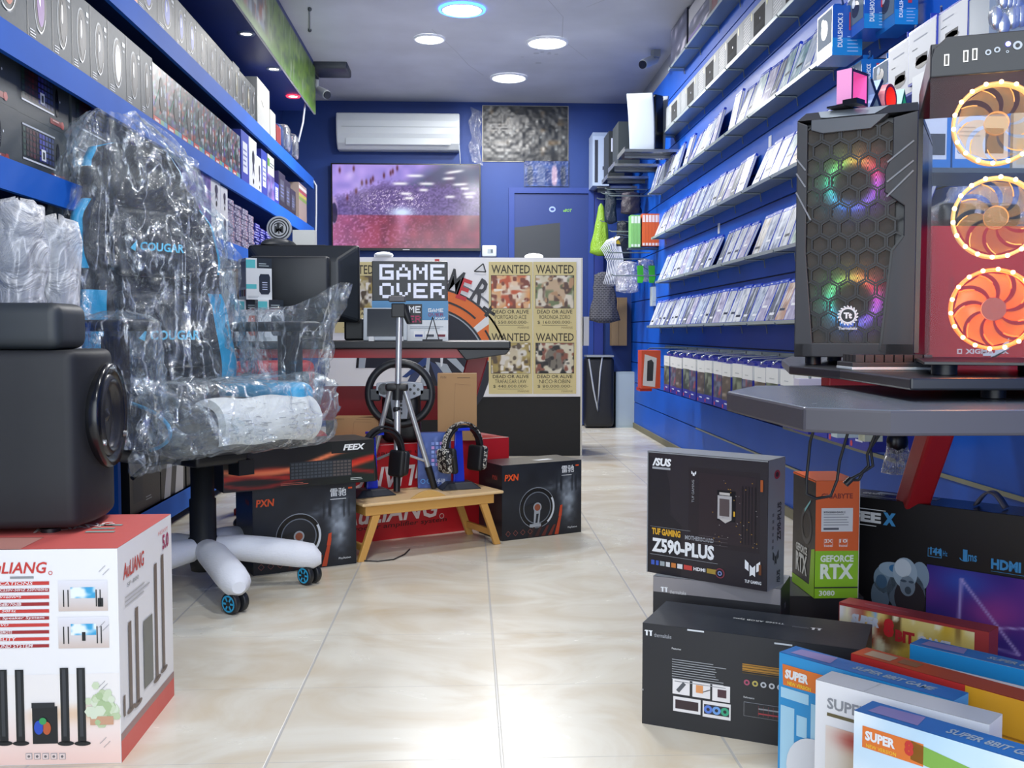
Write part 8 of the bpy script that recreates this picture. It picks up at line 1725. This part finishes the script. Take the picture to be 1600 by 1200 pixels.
# red carton behind the glass case
a = at(1446, 575, Y=2.30); zt = at(1447, 354, Y=2.30).z
m, F, Rt, L, T = carton(.37, .2, zt - TZ2 - .001, C('#c41a22', .35)); hh = zt - TZ2; y0 = 2.28; loc = (a.x + .185, y0 + .10, TZ2 + .0006); g = px_on(F, loc, 0)
m.text(F, 'XIGMATEK', g(1508, 553)[0], g(1508, 553)[1], .105, .012, C('#e6d6d4'), 2, bold=.04); q = g(1495, 553); m.rect(F, q[0], q[1], .012, .012, C('#e6d6d4'), 2); m.rect(F, q[0] + .003, q[1] + .003, .006, .006, C('#b5222a'), 3)
m.poly(F, [g(1517, 572), g(1533, 572), g(1576, 528), g(1576, 545), g(1556, 572), g(1562, 572), g(1567, 560), g(1575, 528)][:4] , C('#dfe2e4', .3), 3); m.rect(F, g(1535, 556)[0], g(1535, 556)[1], .03, .006, C('#dfe2e4'), 4); m.rect(F, g(1482, 540)[0], g(1482, 540)[1], .0006, .2, C('#8c1a20'), 2); m.text(F, 'GAMING CASE', g(1488, 500)[0], g(1488, 500)[1], .10, .006, C('#7a1c20'), 2, rot=PI / 2)
tag(put(m.build('red_case_carton'), loc), 'red carton with white lettering seen through the glass case', 'box')
o2 = crumple(1450, 1620, 290, 352, 2.38, FILM2, 'crumpled clear wrapping lying on the red carton', 'clear_wrapping', 12, 'wrapping', .6, .25)
m = MB(); p = at(1520, 320, Y=2.4); m.rbox((p.x, 2.4, zt + .035), (.2, .1, .06), .02, C('#17181c', .4), 3, 3); tag(m.build('black_pouch'), 'black pouch inside the clear wrapping on the red carton', 'pouch')

# -------- glass fronted case with three glowing ring fans
gx, gy = at(1447, 400, Y=1.47).x, 1.47; ga = math.radians(-22); gw, gd = .215, .33; gz = TZ2 + .016
cx, cy = corner(gx, gy, ga, gw, gd); t = thing('glass_computer_case', 'glass fronted computer case with three glowing amber ring fans', 'computer', (cx, cy, TZ2 + .0005), ga); dz = .016
gh = at(1450, 122, Y=1.47).z - gz; KF = C('#131416', .35)
m = MB(); m.box(-gw / 2, gw / 2, -gd / 2, gd / 2, dz, dz + .005, KF); m.build('bottom_plate', t, .001)
for sx in (-1, 1):
    for sy in (-1, 1): m = MB(); m.cyl((sx * .075, sy * .11, 0), (sx * .075, sy * .11, dz), .019, C('#202226', .4), n=20); m.build('foot', t)
F = Fr((-gw / 2, -gd / 2, dz), (1, 0, 0), (0, 0, 1)); ft = .058
m = MB(); m.box(-gw / 2, gw / 2, -gd / 2 + .004, gd / 2, dz + gh + .004, dz + gh + ft - .008, KF)
m.prism(F, [(0, gh), (gw, gh), (gw, gh + ft), (.022, gh + ft), (.004, gh + ft - .016), (0, gh + ft - .03)], .03, C('#1d1e21', .4)); m.build('top_panel', t, .002)
m = MB(); g = px_on(F, t.location, ga); SVM = C('#b8b4ae', .25, .6)
for px in (1479, 1509, 1523):
    c = g(px, {1479: 94, 1509: 88, 1523: 85}[px]); m.rect(F, c[0] - .0035, c[1] - .0085, .007, .017, SVM, 2); m.rect(F, c[0] - .0018, c[1] - .0065, .0036, .013, C('#4a463e'), 3)
for px, py, r in ((1544, 82, .0042), (1558, 78, .0042), (1590, 71, .0062), (1574, 81, .002)): c = g(px, py); m.disc(F, c[0], c[1], r, C('#8b8f94', .25, .5), 2); m.disc(F, c[0], c[1], r * .5, C('#1a1b1e'), 3)
m.build('ports', t)
m = MB(); c = g(1575, 69); m.disc(F, c[0], c[1], .0035, C('#6a6aff', .3, 0, 12), 3); m.build('power_led', t)
for x_ in (-gw / 2, gw / 2 - .008):
    m = MB(); m.box(x_, x_ + .008, gd / 2 - .008, gd / 2, dz + .012, dz + gh + .004, KF); m.build('rear_post', t)
m = MB(); m.box(-gw / 2 + .001, gw / 2 - .001, -gd / 2 + .002, -gd / 2 + .005, dz + .012, dz + gh, GLASS); m.build('front_glass', t)
m = MB(); m.box(gw / 2 - .004, gw / 2 - .001, -gd / 2 + .006, gd / 2 - .008, dz + .012, dz + gh, GLASS); m.build('side_glass', t)
def ringfan(px, py, amber, nm):
    Ff = Fr((-gw / 2, -gd / 2 + .02, dz), (1, 0, 0), (0, 0, 1)); c = px_on(Ff, t.location, ga)(px, py); cx_, cz_ = -gw / 2 + c[0], dz + c[1]; y_ = -gd / 2 + .02; R0 = .060
    m = MB(); ax = Vector((0, -1, 0)); O_ = (cx_, y_, cz_)
    for q in (0,): m.lathe([(R0 + .001, -.012), (R0 + .001, .004), (R0 - .002, .006), (R0 - .004, .004), (R0 - .004, -.012)], C('#e0a860' if amber < 2 else '#ff7a2a', .3, 0, .5 if amber < 2 else 1.2), 48, O_, ax)
    fan = m.build('ring_fan', t)
    m = MB(); BLD = film('tinted_blade', (1, .84, .6) if amber < 2 else (1, .42, .18), .16 if amber < 2 else .62, .45 if amber < 2 else .85, .1, 5, 1, .4, col=(.85, .5, .16) if amber < 2 else (.95, .25, .04))
    BE = C('#f0a850' if amber < 2 else '#ff6a20', .4, 0, .35 if amber < 2 else 1.0)
    for k in range(9):
        q = 2 * PI * k / 9; a3 = [(.018, q), (R0 - .006, q + .55), (R0 - .006, q + 1.05), (.018, q + .5)]
        vs = [Vector((cx_ + r_ * math.cos(b_), y_ + (.003 if i in (0, 1) else -.005), cz_ + r_ * math.sin(b_))) for i, (r_, b_) in enumerate(a3)]
        nb = 7; ed = [[Vector((cx_ + r_ * math.cos(b_), y_ + dy_, cz_ + r_ * math.sin(b_))) for r_, b_ in [(a_[0] + (b2[0] - a_[0]) * u / nb, a_[1] + (b2[1] - a_[1]) * (u / nb) ** 1.6) for u in range(nb + 1)]] for a_, b2, dy_ in ((a3[0], a3[1], .003), (a3[3], a3[2], -.005))]; m.loft(ed, BLD, closed=False); m.tube(ed[0][4:], .0008 if amber < 2 else .0014, BE, 4)
    m.build('blades', fan)
    m = MB(); m.cyl((cx_, y_ + .006, cz_), (cx_, y_ - .006, cz_), .017, (BLD if amber < 2 else C('#8f2c14', .5, 0, .3)), n=24); m.build('fan_hub', fan)
    for k in range(18):
        q = 2 * PI * k / 18 + .1; m = MB(); m.ball((cx_ + (R0 - .001) * math.cos(q), y_ - .008, cz_ + (R0 - .001) * math.sin(q)), .0032, C('#ffcf8a' if amber < 2 else '#ffb070', .3, 0, 14), 8, 6); m.build('led_bead', fan)
    l = bpy.data.lights.new('fan_light', 'POINT'); l.energy = .25 if amber < 2 else 1.1; l.color = (1, .62, .25) if amber < 2 else (1, .33, .08); l.shadow_soft_size = .03; lo = bpy.data.objects.new('fan_light', l); COL.objects.link(lo); lo.parent = fan; lo.location = (cx_, y_ + .022, cz_)
ringfan(1557, 193, 0, 'top'); ringfan(1556, 340, 1, 'mid'); ringfan(1552, 483, 2, 'low')
